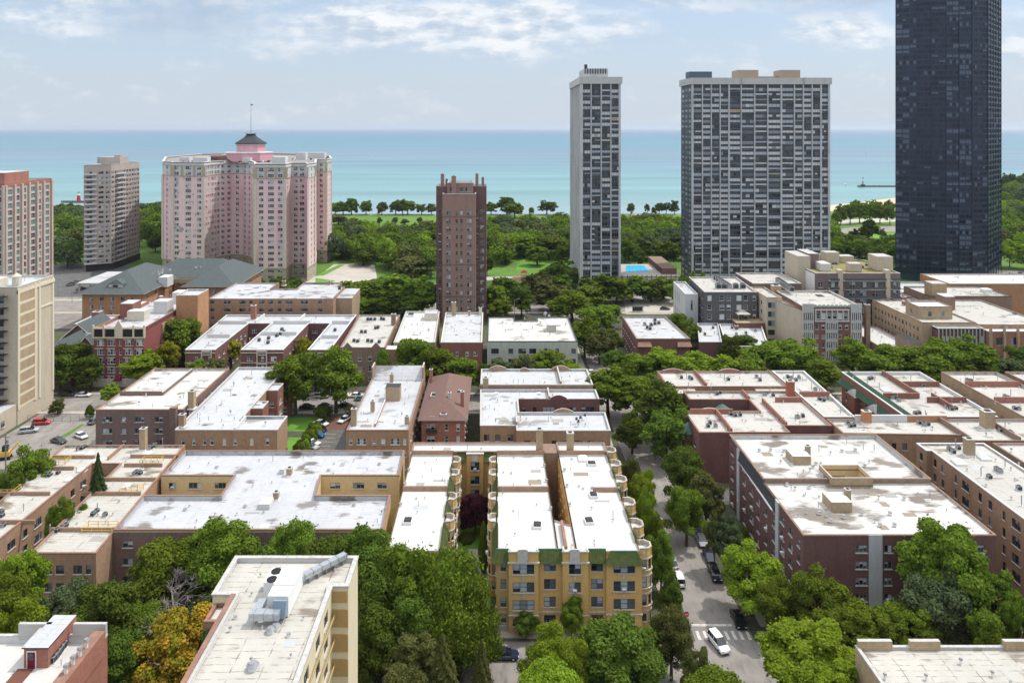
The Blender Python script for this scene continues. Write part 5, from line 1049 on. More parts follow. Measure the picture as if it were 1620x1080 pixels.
# ---- T5, T6 grey gridded towers ------------------------------------------------------------------
GC = mat('grey_concrete', (.52, .525, .53), .85, [(.5, (.31, .315, .32), .45, .75, (1, 1, .15)), (3, (.42, .42, .42), .5, .8, (1, 1, .2))]); SPD = mat('dark_spandrel', (.06, .066, .078), .5, [(.4, (.09, .1, .11), .5, .7, (1, 1, 1))]); GC2 = mat('pale_concrete_cap', (.48, .48, .47), .85, [(.6, (.40, .40, .39), .45, .75, (1, 1, .3))])
def grid_tower(name, label, x0, x1, v0, depth, zt, bays, fls, fh, side, body0):
    u0, u1 = (x0-785)*v0/F, (x1-785)*v0/F
    b = Building('apartment_tower', label, 'building', rect(u0, v0, u1, v0+depth)); BLD.append(b)
    rows = [(body0+fh*k, fh-1.12) for k in range(fls)]; tot = sum(bays); cols = []; s = 0; ed = [0]
    for w in bays:
        cw = w*(u1-u0)/tot; cols.append((s+cw/2, cw-.75, 3)); s += cw; ed.append(s)
    b.walls(rect(u0, v0, u1, v0+depth), 0, zt-3.4, SPD, {0: S(cols=cols, rows=rows, style='tower', rec=.1), 3: S(cols=side, rows=rows, style='tower', rec=.15), 1: None})
    m = MB()
    for k, e in enumerate(ed):
        c = G(u0+e, v0-.28); w = 1.1 if k in (0, len(ed)-1) else (.85 if k % 4 == 0 else .56); m.box((c.x+(w/2-.1 if k == 0 else (-w/2+.1 if k == len(ed)-1 else 0)), c.y, 0), (w, .6, zt-3.3))
    b.part('concrete_piers', m, GC)
    m = MB()
    for k in range(fls+1): c = G((u0+u1)/2, v0-.1); m.box((c.x, c.y, body0-.42+fh*k), (u1-u0-.4, .24, .24))
    b.part('slab_edges', m, mat('slab_grey', (.10, .105, .11), .8))
    ov = .9; b.walls(rect(u0-ov, v0-ov, u1+ov, v0+depth+ov), zt-3.4, zt, GC2, {}, None, name='roof_cap'); b.roof(rect(u0-ov, v0-ov, u1+ov, v0+depth+ov), zt+.05, ROOF_G, .5, .4, GREYC, over=.02)
    m = MB(); e = [G(*p) for p in rect(u0-ov, v0-ov, u1+ov, v0+depth+ov)]; m.quad([(p.x, p.y, zt-3.4) for p in e[::-1]]); b.part('cap_soffit', m, GC)
    return b, u0, u1
bays5 = [1, 1, .95, .95]; v5 = 376
b, u0, u1 = grid_tower('t', 'slender grey concrete tower with gridded windows and blank ribbed side wall, right of centre', 919, 981.5, v5, 50, 111.3, bays5, 37, 2.86, [(k, .7, 1) for k in (3, 17, 33, 47)], 3.2)
m = MB()
for k in range(13): v_ = v5+.3+k*4.12; c = G(u0-.25, v_); m.box((c.x, c.y, 0), (.5, .5 if k % 3 else 1.6, 107.9))
b.part('side_ribs', m, GC); b.walls([(u0-.06, v5+49.8), (u0-.06, v5+.1)], 0, 107.8, GC, {}, None, name='side_wall', closed=False)
b.box('lift_penthouse', u0+2.5, v5+6, u1-5.5, v5+30, 111, 116.3, GC, capm=GREYC); m = MB(); c = G(u0+3.4, v5+7); m.cyl((c.x, c.y, 116.3), .8, 2.2, 8); b.part('roof_mast', m, DARK)
m = MB()
for k in range(9): c = G(u0+2.9+k*1.35, v5+5.8); m.box((c.x, c.y, 113.6), (.5, .4, 2.7))
b.part('penthouse_louvre', m, DARK)
bays6 = [1.15, .95, .95, .95, 1.3, 1.45, 1.4, 1.45, 1.4, .95, .95, .95, .95]
b, u0, u1 = grid_tower('t', 'very wide grey concrete slab tower of gridded windows with drawn curtains', 1094, 1312.5, 392, 22, 112, bays6, 38, 2.86, [(4, 4.5, 3), (11, 4.5, 3), (18, 4.5, 3)], 2.0)
b.box('mechanical_penthouse', u0+1.5, 402, u0+14, 410, 111.4, 116.3, mat('blue_louvre', (.06, .085, .115), .5, [(2, (.12, .15, .18), .45, .7, (3, 1, .3))]), capm=DARK)
PTAN = mat('tan_penthouse', (.36, .27, .20), .85)
b.box('lift_penthouse', u0+27.5, 400, u0+39, 410, 111.4, 117.0, PTAN, capm=GREYC); b.box('lift_penthouse', u0+51, 400, u0+62, 410, 111.4, 117.0, PTAN, capm=GREYC); b.box('roof_parapet', u0+39.2, 402, u0+50.8, 402.5, 111.4, 113.6, PTAN)
m = MB()
for k in (5, 10): 
    c = G(u0+sum(bays6[:k])*(u1-u0)/sum(bays6), 391.0); m.box((c.x, c.y, 108.6), (.35, .3, 3.5))
b.part('joint_strip', m, GREYM)
# ---- T7 black tower -------------------------------------------------------------------------------
BKM = mat('black_cladding', (.011, .021, .045), .35, [(.3, (.016, .03, .06), .45, .7, (1, 1, 1))], spec=.5)
t7 = [Q(1417, 409), Q(1450, 404), Q(1497, 400), Q(1538, 399), Q(1563, 401), Q(1583.5, 423), Q(1560, 452), Q(1500, 470), Q(1440, 462)]
b = Building('black_tower', 'black glass and steel high-rise with curved face at the right, tallest in view', 'building', t7); BLD.append(b); q7 = [G(*p) for p in ccw(t7)]; sp = {}
for i in range(6):
    ln = (q7[i+1]-q7[i]).length if i < 8 else 0
    if i < 5: n_ = max(2, int(ln/3.0)); sp[i] = S(cols=[(ln*(k+.5)/n_, ln/n_-.3, 2) for k in range(n_)], rows=[(6.2+2.93*k, 2.05) for k in range(53)], style='black', rec=.12)
b.walls(t7, 5.2, 163.0, BKM, sp, None); b.roof(t7, 163.3, ROOF_G, .8, .5, DARK)
m = MB(); inn7 = [(p[0]*.998, p[1]+2) for p in t7]
b.walls(inn7, 0, 5.2, mat('lobby_glass', (.03, .06, .08), .2), {}, None, name='lobby_wall')
m = MB()
for i in range(5):
    A_, B_ = q7[i], q7[i+1]; ln = (B_-A_).length; d = (B_-A_)/ln; n_ = Vector((d.y, -d.x, 0)); k_ = max(1, int(ln/6))
    for k in range(k_+1): c = A_+d*ln*k/k_+n_*.12; m.box((c.x, c.y, 0), (.28, .34, 163), 0, rot=math.atan2(d.y, d.x))
b.part('steel_mullions', m, BKM)
# ---- B row and everything toward the lake road --------------------------------------------------------
b1 = [(-104, 243), (-94, 243), (-94, 276), (-85.4, 276), (-85.4, 243), (-71.2, 243), (-71.2, 276), (-63, 276), (-63, 243), (-55.5, 243), (-55.5, 288.5), (-107, 288.5)]
b = flat('courtyard_building', 'maroon brick three-winged courtyard block with stone trimmed fronts and bright roofs', 'building', b1, 11, BRK_MAR, ROOF_G, WHITEC, None,
  {0: S(cols=[(4.2, 1.9, 2), (8.2, .9, 1)], rows=r3, style='white'), 4: S(cols=[(3, 1.9, 2), (7.3, .9, 1), (11, 1.9, 2)], rows=r3, style='white'), 8: S(cols=[(4, 1.9, 2)], rows=r3, style='white'), 2: S(cols=[(2.2, 1.9, 2), (6, 1.4, 2)], rows=r3, style='white'), 6: S(cols=[(2.4, 1.9, 2), (5.8, 1.4, 2)], rows=r3, style='white'), 1: S(n=7, w=1.5, rows=r3, style='white'), 5: S(n=7, w=1.5, rows=r3, style='white'), 9: S(n=7, w=1.2, rows=r3)})
m = MB()
for u_ in (-96.8, -78.3):
    c = G(u_, 242.8)
    for zz, w_ in ((10.4, 3.2), (9.2, 2.6), (6.2, 3.4)): m.box((c.x, c.y, zz), (w_, .3, .3))
    for sx in (-1.6, 1.6): m.box((c.x+sx, c.y, 3.4), (.35, .3, 7.8))
for u0_, u1_ in ((-104, -94), (-85.4, -71.2), (-63, -55.5)): c = G((u0_+u1_)/2, 242.86); m.box((c.x, c.y, 9.9), (u1_-u0_, .2, .25)); m.box((c.x, c.y, 6.6), (u1_-u0_, .2, .2))
b.part('stone_trim', m, CREAM); b.chimney(0, 0, 1.8, 1.8, 5.5, BRK_ROS, uv=(-94.6, 283.5))
for (u0, v0, u1, v1) in ((-103, 259, -95, 259.4), (-84.6, 262, -72, 262.4), (-62, 258, -56, 258.4), (-106, 277, -95, 277.4), (-85, 277, -71, 277.4), (-62.6, 277, -56, 277.4), (-92, 277.2, -91.6, 288), (-76, 277.2, -75.6, 288)): b.box('parapet_step', u0, v0, u1, v1, 10.3, 11.7, WHITEC)
b.units([(438, 533), (444, 530), (449, 527), (425, 537), (446, 523), (530, 524), (410, 540), (424, 544)], 'ac', k=1.2); b.units([(395, 538), (460, 512), (500, 505), (350, 530), (330, 545), (505, 540)], 'vent')
b = flat('apartment_block', 'brown brick block with small pointed gables on its front and clusters of rooftop units', 'building', [(-52, 242), (-37, 242), (-37.6, 284.6), (-53.5, 284.6)], 12, BRK_BRN, ROOF_F, BROWNC, None, {0: S(cols=[(3.2, 1.3, 1), (6.6, 1.3, 1), (10, 1.3, 1), (13, 1.3, 1)], rows=[(1, 1.7), (4.2, 1.7), (7.6, 1.7)], style='white'), 1: S(n=9, w=1.1, rows=r3)})
m = MB()
for u_ in (-49.5, -40): c = G(u_, 242); m.quad([(c.x-2, c.y-.1, 11.6), (c.x+2, c.y-.1, 11.6), (c.x, c.y-.1, 13.8)]); m.quad([(c.x-2, c.y+.2, 11.6), (c.x, c.y+.2, 13.8), (c.x+2, c.y+.2, 11.6)]); m.quad([(c.x-2, c.y-.1, 11.6), (c.x, c.y-.1, 13.8), (c.x, c.y+.2, 13.8), (c.x-2, c.y+.2, 11.6)]); m.quad([(c.x+2, c.y-.1, 11.6), (c.x+2, c.y+.2, 11.6), (c.x, c.y+.2, 13.8), (c.x, c.y-.1, 13.8)])
b.part('pointed_gable', m, BRK_BRN); b.chimney(0, 0, 1.6, 1.4, 5, BRK_BRN, uv=(-38.4, 272), rz=10.5)
b.units([(582, 507), (587, 507), (593, 507), (603, 506), (607, 507), (594, 521), (598, 520), (572, 527), (578, 527), (560, 541), (566, 542), (582, 541), (588, 542), (600, 543)], 'ac', k=1.2)
b.walls([(-37, 250), (-36.2, 250), (-36.2, 243), (-37, 243)][::-1], 0, 9, BRK_BRN, {}, None, name='side_stair')
b = flat('apartment_block', 'white roofed brick block with a pale rooftop box, left below the brown tower', 'building', [(-35, 248), (-20.9, 248), (-22.6, 290), (-36, 290)], 12, BRK_MIX, ROOF_W, GREYC, None, {0: S(n=3, w=1.4, rows=r3), 1: S(n=6, w=1.1, rows=r3)})
b.box('lift_house', -27.5, 278, -22.8, 284, 11, 14.2, CREAM, capm=ROOF_G); b.box('low_roof', -38.5, 243.5, -31.5, 247.8, 0, 11, BRK_MIX, capm=ROOF_W); b.units([(648, 498), (652, 499), (640, 520), (660, 515), (665, 530), (630, 505)], 'vent')
b.units([(650, 500)], 'skylight', k=1.6)
b = flat('apartment_block', 'red brick block with pale roof directly below the brown tower', 'building', [(-18.9, 248), (-4.8, 248), (-5.2, 288), (-20, 288)], 12, BRK_RED, ROOF_G, CREAM, None, {0: S(cols=[(2.4, 1.3, 1), (5.6, .8, 1), (9, 1.2, 2), (11.8, 1.2, 2)], rows=[(1, 1.6), (4.2, 1.6), (7.4, 1.6)], style='white'), 1: None})
b.chimney(0, 0, 1.6, 1.4, 5.4, BRK_TAN, uv=(-16.6, 285)); b.chimney(0, 0, .9, .9, 2, BRK_TAN, uv=(-10.6, 285)); b.chimney(0, 0, 1.2, 1.2, 3, CREAM, uv=(-6.2, 286)); b.units([(715, 520), (745, 510), (750, 530)], 'vent')
b = flat('apartment_block', 'pale green glazed brick block with dark panel windows, roof stained brown in patches', 'building', [(-3.1, 249), (27.9, 249), (27.9, 281), (15.5, 281), (15.5, 276), (7, 276), (7, 281), (-3.1, 281)], 12, mat('pale_glazed_brick', (.46, .48, .41), .7, [(1, (.36, .38, .33), .45, .75, (1, 1, .3))]), ROOF_D, DARK, None,
  {0: S(cols=[(2.7, 2.6, 2), (8.1, 1.6, 1), (12.0, 2.6, 2), (15.6, 2.4, 2), (20, 1.3, 1), (24, 1.2, 1), (29.6, 1.5, 1)], rows=[(1, 1.8), (4.3, 1.8), (7.8, 1.8)], style='dark')}, drop=.4)
m = MB(); c = G(13.6, 248.8); m.box((c.x, c.y, 0), (7.2, .25, 11.2)); b.part('tan_panel', m, BRK_LT) if False else None
b.box('stairhead', 18.5, 262, 21.6, 267, 11.4, 14.2, PLAZA, capm=WHITE); b.units([(830, 505), (842, 520), (800, 525), (870, 530), (895, 515), (855, 512)], 'vent'); b.units([(862, 498)], 'ac')
m = MB(); c = G(18.9, 279); m.tube((c.x, c.y, 11.5), (c.x, c.y, 15), .06); m.cyl((c.x, c.y-.3, 14.2), .6, .15, 10, 0, axis='y'); m.cyl((c.x+1.4, c.y-.3, 13.2), .5, .15, 10, 0, axis='y'); b.part('satellite_dish', m, GALV)
b = flat('apartment_block', 'dark red brick block with clustered roof units and pent roofs along its front', 'building', [(49.3, 255.6), (68.3, 255.6), (66.5, 286), (49.6, 286)], 11, BRK_MAR, ROOF_G, BROWNC, None, {0: S(n=4, w=1.5, rows=[(1, 1.6), (4, 1.6)], style='dark'), 3: S(n=8, w=1.1, rows=r3)})
for u_ in (52, 66): gp(b, 'pent_roof', [[tuple(G(u_-2.6, 254.2, 8.6)), tuple(G(u_+2.6, 254.2, 8.6)), tuple(G(u_+2.2, 255.5, 10.0)), tuple(G(u_-2.2, 255.5, 10.0))]], TERRA)
b.units([(1036, 514), (1030, 516), (1042, 513), (1024, 520), (1028, 522), (1036, 508), (1020, 515)], 'ac', k=1.3); b.units([(1010, 510), (1050, 520), (1035, 528), (1015, 525)], 'hatch')
b = flat('low_rise', 'small flat roofed brick building with a blue trimmed roof rail among trees', 'building', [P(1106, 541, 8), P(1142, 541, 8), P(1136, 511, 8), P(1103, 511, 8)], 8, BRK_MAR, ROOF_G, GREYC); b.units([(1115, 530), (1128, 520)], 'ac')
b = flat('low_rise', 'low brick building with messy white roof below a timber roof deck', 'building', [P(1150, 548, 8), P(1216, 548, 8), P(1204, 512, 8), P(1138, 512, 8)], 8, BRK_RED, ROOF_G, WHITEC); b.units([(1165, 530), (1172, 534), (1180, 528), (1188, 538), (1195, 525), (1158, 520), (1176, 540)], 'ac'); b.chimney(1165, 522, 1.2, 1.2, 1.6, BRK_RED)
c = G(*P(1162, 506, 9)); b.box('roof_deck', c.x+5, c.y-6, c.x+16, c.y+3, 0, 9.4, BRK_MAR, capm=BRK_TAN)
m = MB()
for sx in (-2, 2):
    for sy in (-2, 2): m.box((c.x+3+sx, c.y+sy, 9.4), (.2, .2, 2.4))
m.box((c.x+3, c.y, 11.8), (5.4, 5.4, 1.4), 1, top=(.2, .2)); b.part('roof_gazebo', m, [BRK_TAN, PLAZA])
# R cluster
DGR = brick('brick_dark_grey', (.10, .095, .10), .15)
b = flat('apartment_block', 'charcoal brick modern apartment block with paired white windows and rows of roof condensers', 'building', [(82.7, 288.6), (103.5, 288.6), (105, 318), (84.3, 318)], 20, DGR, ROOF_F, GREYC, None, {0: S(cols=[(2.0, 1.6, 1), (6.9, 1.9, 1), (9.6, 1.5, 1), (13.7, 1.9, 1), (16.4, 1.6, 1), (19.8, 1.3, 1)], z1=1.8, fh=3.72, fl=5, h=2.0, style='white'), 3: S(n=6, w=1.3, z1=1.8, fh=3.72, fl=5, h=1.9, style='dark')})
for k in range(7): b.units([(1132+k*3.6, 443+k*2.3)], 'ac', k=2.2)
for x_ in (1136, 1145, 1164, 1175): b.units([(x_, 457)], 'ac', k=2.4)
b = flat('apartment_block', 'white rendered stair block with dark slit windows beside the charcoal block', 'building', [(77.0, 296), (82.2, 296), (83.2, 320), (78, 320)], 17.5, mat('white_render', (.58, .58, .57), .8), ROOF_G, WHITEC, None, {0: S(cols=[(2.6, .8, 1)], rows=[(4, 4), (11, 4)], style='darkn'), 3: S(cols=[(4, .8, 1), (8, .8, 1), (12, .8, 1)], rows=[(4, 4), (11, 4)], style='darkn')})
b = flat('apartment_block', 'modern rear block carrying a line of pale condensers below the wide slab', 'building', rect(106, 300, 126, 322), 21, BRK_PUR, ROOF_F, GREYC); 
for k in range(7): b.units([(1231+k*3.4, 447+k*2.4)], 'ac', k=2.2)
b = flat('apartment_block', 'slim beige block with stacked dark balconies left of the ornate terracotta front', 'building', rect(104.6, 281, 110.5, 300), 19.6, BRK_LT, ROOF_F, BRK_TAN, None, {0: S(cols=[(1.8, 2.6, 2)], z1=1.6, fh=3.5, fl=5, h=2.1), 3: S(n=2, w=1.3, z1=1.6, fh=3.5, fl=5)})
b = Building('apartment_block', 'six storey brick block with white terracotta gothic bays and crenellated top', 'building', rect(110.5, 266, 133.6, 291)); BLD.append(b)
b.walls(rect(112.1, 266, 133.4, 291), 0, 19.4, BRK_RED, {0: S(cols=[(1.9, 1.9, 3), (5.2, 1.2, 1), (7.6, 1.2, 1), (10.6, 2.5, 3), (13.8, 1.2, 1), (16.2, 1.2, 1), (19.4, 2.0, 3)], rows=[(1.6, 1.6), (4.8, 1.6), (8.1, 1.6), (11.5, 1.7)], style='white'), 3: None}); b.roof(rect(112.1, 266, 133.4, 291), 20, ROOF_F, .7, .35, GREYC)
b.walls([(107.6, 283.5), (112.2, 266.1), (112.2, 290), (107.6, 290)], 0, 18.2, BRK_LT, {0: None, 3: S(n=4, w=1.3, z1=1.4, fh=3.3, fl=5)}, name='side_wall'); b.roof([(107.6, 283.5), (112.1, 268), (112.1, 290), (107.6, 290)], 18.3, ROOF_F, .5, .3, TERRA)
b.wins += [(G(108.3+k*.98, 280.3-k*3.9, 2.0+3.3*f), math.atan2(-17.4, 4.6)-0, 'dark', 1.3, 1.6, 1) for k in range(4) for f in range(5)][:0]
m = MB()
for (u0, u1, z0, z1) in ((112.2, 115.9, 0, 21.0), (129.8, 133.5, 0, 21.0), (120.6, 124.7, 0, 15.2)):
    n_ = 5
    for k in range(n_+1): c = G(u0+(u1-u0)*k/n_, 265.8); m.box((c.x, c.y, z0), (.3, .5, z1-z0))
    for zz in (3.7, 7.0, 10.3, 13.8, 17.6, 19.2):
        if zz < z1: c = G((u0+u1)/2, 265.86); m.box((c.x, c.y, zz), (u1-u0, .34, 1.0 if zz < 15 else 1.6))
for zz in (18.4, 14.3): c = G(122.8, 265.8); m.box((c.x, c.y, zz), (12.6, .4, .5))
for k in range(7): c = G(116.8+k*2.0, 265.78); m.box((c.x, c.y, 14.6), (.35, .4, 4))
b.part('terracotta_front', m, mat('white_terracotta', (.56, .56, .53), .7, [(2, (.42, .42, .4), .45, .7, (1, 1, 1))]))
for k in range(6): b.wins.append((G(117.8+k*2.0, 265.9, 15.3), 0, 'white', 1.3, 2.2, 1))
for u_ in (114.05, 131.65): b.wins.append((G(u_, 265.9, 15.0), 0, 'darkn', 2.6, 2.4, 3))
m = MB()
for k in range(9): c = G(116.8+k*1.55, 266); m.box((c.x, c.y, 19.6), (.8, .5, 1.0))
b.part('crenellation', m, STONE); b.units([(1297, 474)], 'skylight', k=2.4); b.rz = 19.3; b.chimney(0, 0, 3.4, 2.6, 3.2, BRK_TAN, uv=(112.6, 292.5), rz=18.5); b.units([(1260, 470), (1320, 476), (1280, 482)], 'vent')
CH = b; b.chimney(0, 0, 1.6, 1.6, 20, BRK_BRN, uv=(136.8, 268), rz=0)
# R2 condos
MV = brick('brick_mauve', (.19, .135, .125), .15)
b = Building('condo_block', 'mauve and tan modern condo block with glass balconies and green roof deck', 'building', rect(130.5, 300, 167, 333)); BLD.append(b)
rr7 = [(1.6+3.55*k, 2.2) for k in range(7)]
b.walls(rect(132, 300, 166.8, 330), 0, 25, MV, {0: S(cols=[(1.9, 2, 2), (6.4, 2.6, 2), (10.6, 1.8, 1), (15, 2.4, 2), (19.5, 2.6, 2), (24.4, 2.4, 2), (29.3, 2.6, 2), (33, 2, 2)], rows=rr7, style='white'), 3: S(n=4, w=1.6, z1=1.6, fh=3.55, fl=7)}); b.roof(rect(132, 300, 166.8, 330), 25.2, mat('sedum_roof', (.24, .20, .06), .95, [(.5, (.15, .16, .06), .45, .65, (1, 1, 1)), (1.2, (.4, .36, .28), .55, .75, (1, 1, 1))]), .4, .4, GREYC)
b.box('white_panel', 131.85, 301, 131.98, 318, 8, 24.6, WHITE)
for u_ in (141, 160.5): b.box('tan_pier', u_, 299.2, u_+1.8, 302, 0, 26.6, BRK_LT, capm=GREYC)
m = MB(); m2 = MB()
for k in range(1, 7):
    for u0, u1 in ((137, 141), (143, 160.3), (162.5, 166)): c = G((u0+u1)/2, 299.1); m.box((c.x, c.y, .9+3.55*k), (u1-u0, 1.7, .16)); m2.box((c.x, c.y-.8, 1.06+3.55*k), (u1-u0, .06, 1.0))
b.part('balcony_slabs', m, STONE); b.part('balcony_rails', m2, mat('rail_glass', (.06, .09, .09), .3))
b.box('stair_tower', 128.6, 310, 134, 324, 0, 30.5, BRK_LT, capm=GREYC); b.box('stair_tower', 134.0, 312, 138.5, 324, 0, 31.2, MV, capm=GREYC)
b.box('roof_penthouse', 146, 322, 152, 327, 25, 30, BRK_LT, capm=GREYC); b.box('roof_penthouse', 160.5, 306, 167, 314, 25, 31.0, BRK_LT, capm=GREYC); b.box('roof_penthouse', 148, 304, 153, 308, 25, 28.4, BRK_LT, capm=GREYC); b.box('roof_screen', 140, 327, 146, 328, 25, 28.4, WHITEC); b.box('roof_screen', 154, 325, 160, 330, 25, 27.8, BRK_LT, capm=GREYC)
b.box('plant_enclosure', 137, 306, 141, 313, 24.9, 28, WHITEC)
b.rz = 24.8
b.units([(1308+random.uniform(0, 70), random.uniform(409, 428)) for _ in range(30)], 'ac', k=1.1)
# right cluster
b = Building('apartment_block', 'long tan brick block with rows of small windows and a boxy brick roof tower', 'building', rect(154, 259, 173, 297)); BLD.append(b)
b.walls([(153.6, 262), (173, 262), (173, 297), (153.6, 297)], 0, 15, BRK_TAN, {0: None, 3: S(n=13, w=1.1, z1=1.2, fh=3.3, fl=4, alt=(.8, 1))}); b.roof([(153.6, 262), (173, 262), (173, 297), (153.6, 297)], 15, ROOF_F, .5, .3, BROWNC)
b.walls(rect(156, 268.5, 168.5, 277), 14.2, 19.0, BRK_TAN, {0: S(cols=[(4.2, 1.2, 1), (9, 1.0, 1)], rows=[(15.6, 1.8)]), 3: S(cols=[(4, 1, 1)], rows=[(15.6, 1.8)])}, name='roof_tower_wall'); b.roof(rect(156, 268.5, 168.5, 277), 19.1, ROOF_W, .3, .3, BROWNC); b.rz = 14.5; b.chimney(0, 0, 2.6, 2, 1.8, BRK_ROS, uv=(163, 289))
b.walls(rect(157, 258.5, 173.5, 261.9), 0, 13.2, brick('brick_plum', (.15, .075, .08)), {0: S(cols=[(k*1.35+1, .7, 1) for k in range(12)], rows=[(1, 2), (4.5, 2.4), (8.6, 2.6)], style='white')}, name='front_wall'); b.roof(rect(157, 258.5, 173.5, 262.2), 13.9, ROOF_F, .4, .3, STONE)
m = MB()
for k in range(13): c = G(157.3+k*1.33, 258.3); m.box((c.x, c.y, 3), (.3, .3, 10.6))
b.part('stone_fins', m, mat('green_grey_stone', (.38, .40, .35), .8))
b = Building('church_hall', 'ruddy brown brick hall with pointed stone finials and a tan roof terrace, far right', 'building', rect(174, 257, 200, 300)); BLD.append(b)
b.walls(rect(174, 262, 200, 300), 0, 14.2, BRK_MIX, {0: None, 3: S(n=9, w=1.4, z1=1.4, fh=4, fl=3, h=2)}); b.roof(rect(174, 262, 200, 300), 14.2, ROOF_F, .5, .3, BROWNC)
b.walls(rect(174, 257, 200, 261.9), 0, 13, BRK_ROS, {0: S(cols=[(4, 2.4, 2), (9, 2.0, 2), (14.5, 2.6, 3), (20, 2.0, 2)], rows=[(1.2, 3.2), (8.4, 2.6)], style='dark')}, name='front_wall'); b.roof(rect(174, 257, 200, 262.2), 13.1, ROOF_W, .3, .3, BROWNC)
m = MB()
for k in range(6): c = G(174.6+k*4.8, 256.6); m.box((c.x, c.y, 0), (.8, .8, 13.4)); m.box((c.x, c.y, 13.4), (.8, .8, 2.6), top=(.05, .05))
b.part('stone_finials', m, BRK_TAN)
for k in range(3): b.box('roof_tower', 176+k*.01, 285, 180, 291, 14, 19, BRK_BRN, capm=WHITEC) if k == 0 else None
b.units([(1590, 520), (1605, 500)], 'ac', k=1.4)
b = flat('apartment_block', 'brown brick block with a stone tower box and black roof edge near the black tower', 'building', rect(180.5, 303, 215, 322), 15, BRK_BRN, ROOF_F, DARK); b.box('roof_tower', 182, 303.3, 188, 309, 14, 20.2, BRK_TAN, capm=GREYC)
b = flat('apartment_block', 'wide tan block with bright roof at the foot of the black tower on the right', 'building', rect(204, 327, 262, 350), 15, BRK_ORG, ROOF_W, BROWNC); b.units([(1560, 462)], 'hatch', k=3)
b = flat('low_rise', 'low rows of stained pale roofs left of the foot of the black tower', 'building', rect(168, 303, 179.8, 352), 12, BRK_MIX, ROOF_B, GREYC); firelines(b, [(168.4, 314, 179.4, 314.4), (168.4, 330, 179.4, 330.4)], 12, BRK_MIX, GREYC); b.chimney(0, 0, 2.2, 2, 2, BRK_ROS, uv=(173, 309)); b.units([(1445, 455), (1460, 460)], 'hatch')
b = flat('low_rise', 'grey gravel roofed wing stepping down beside the black tower trees', 'building', rect(180.6, 323.5, 203.4, 345), 12, BRK_MIX, ROOF_B, GREYC)
b = flat('low_rise', 'low white roof strip with a brick stair box left of the long tan block', 'building', [(137.5, 248), (150.5, 248), (150.5, 288), (138.5, 288)], 6.5, BRK_BRN, ROOF_W, BROWNC); b.box('stairhead', 146, 256, 150, 266, 5.8, 9.5, BRK_BRN, capm=DARK); b.units([(1380, 525), (1395, 535)], 'vent')
# M cluster, left
b = Building('apartment_block', 'six storey red brick block with cream stone parapet gable and black attic windows', 'building', rect(-133, 239.6, -115.8, 284)); BLD.append(b)
r6 = [(1.4+3.0*k, 1.9) for k in range(6)]; m3c = [(2.2, 2.4, 3), (5.8, 2.6, 3), (8.7, .7, 1), (11.6, 2.6, 3), (15.2, 2.5, 3)]
RB = brick('brick_deep_red', (.24, .075, .068), .25)
b.walls(rect(-132.6, 239.6, -116, 284), 0, 18.2, RB, {0: S(cols=m3c, rows=r6[:5], style='white'), 1: None}); b.roof(rect(-132.6, 240, -116, 284), 19.2, ROOF_B, 1.0, .35, TERRA, inner=BRK_ROS); b.box('rear_brick', -116.2, 252, -115.6, 283.8, 0, 17.2, BRK_TAN)
m = MB(); c = G(-124.3, 239.35)
m.box((c.x, c.y, 15.9), (17, .4, .4)); m.box((c.x, c.y+.1, 18.9), (17, .4, .5)); m.box((c.x, c.y, 16.3), (2.6, .45, 3.4)); m.box((c.x, c.y, 19.7), (2.6, .45, 2.0), top=(.3, .4))
for u_ in (-8.4, -4.9, 4.9, 8.4): m.box((c.x+u_, c.y, 16.2), (.55, .5, 4.0))
b.part('stone_attic', m, CREAM); m = MB(); m.box((c.x, c.y, 0), (17, .35, 2.6)); b.part('stone_base', m, CREAM)
m = MB()
for u_, w_ in ((-6.65, 2.7), (-2.9, 2.7), (2.9, 2.7), (6.65, 2.7)): m.box((c.x+u_, c.y+.1, 16.5), (w_, .3, 2.3))
b.part('attic_window', m, BLACK); m = MB()
for r_ in r6[:5]:
    for u_ in (-6.6, -2.7, 2.8, 6.5): m.box((c.x+u_, c.y+.15, r_[0]+1.95), (2.8, .2, .25))
b.part('stone_lintels', m, CREAM)
b.box('lift_house', -128, 252, -122, 256, 18, 21.6, CREAM, capm=ROOF_W); b.box('lift_house', -132, 255, -127.5, 261, 18, 23.5, BRK_RED, capm=ROOF_G); b.box('plant_box', -123.5, 262, -118.5, 267, 18.2, 22.6, WHITEC); b.box('plant_box', -123.5, 277, -117.8, 282, 18.2, 22.4, WHITEC); b.units([(235, 480), (255, 470), (200, 505)], 'hatch')
m = MB(); cc_ = G(-124.3, 238.6); m.box((cc_.x, cc_.y, 2.3), (2.6, 1.8, .7), top=(1.6, 1.2)); b.part('entrance_awning', m, mat('maroon_canvas', (.16, .02, .04), .8))
b = flat('stair_tower_block', 'plain tan brick windowless tower abutting the red brick block', 'building', rect(-115.4, 262, -107.6, 272), 24.8, BRK_ORG, ROOF_G, GREYC, None, {0: None, 1: None})
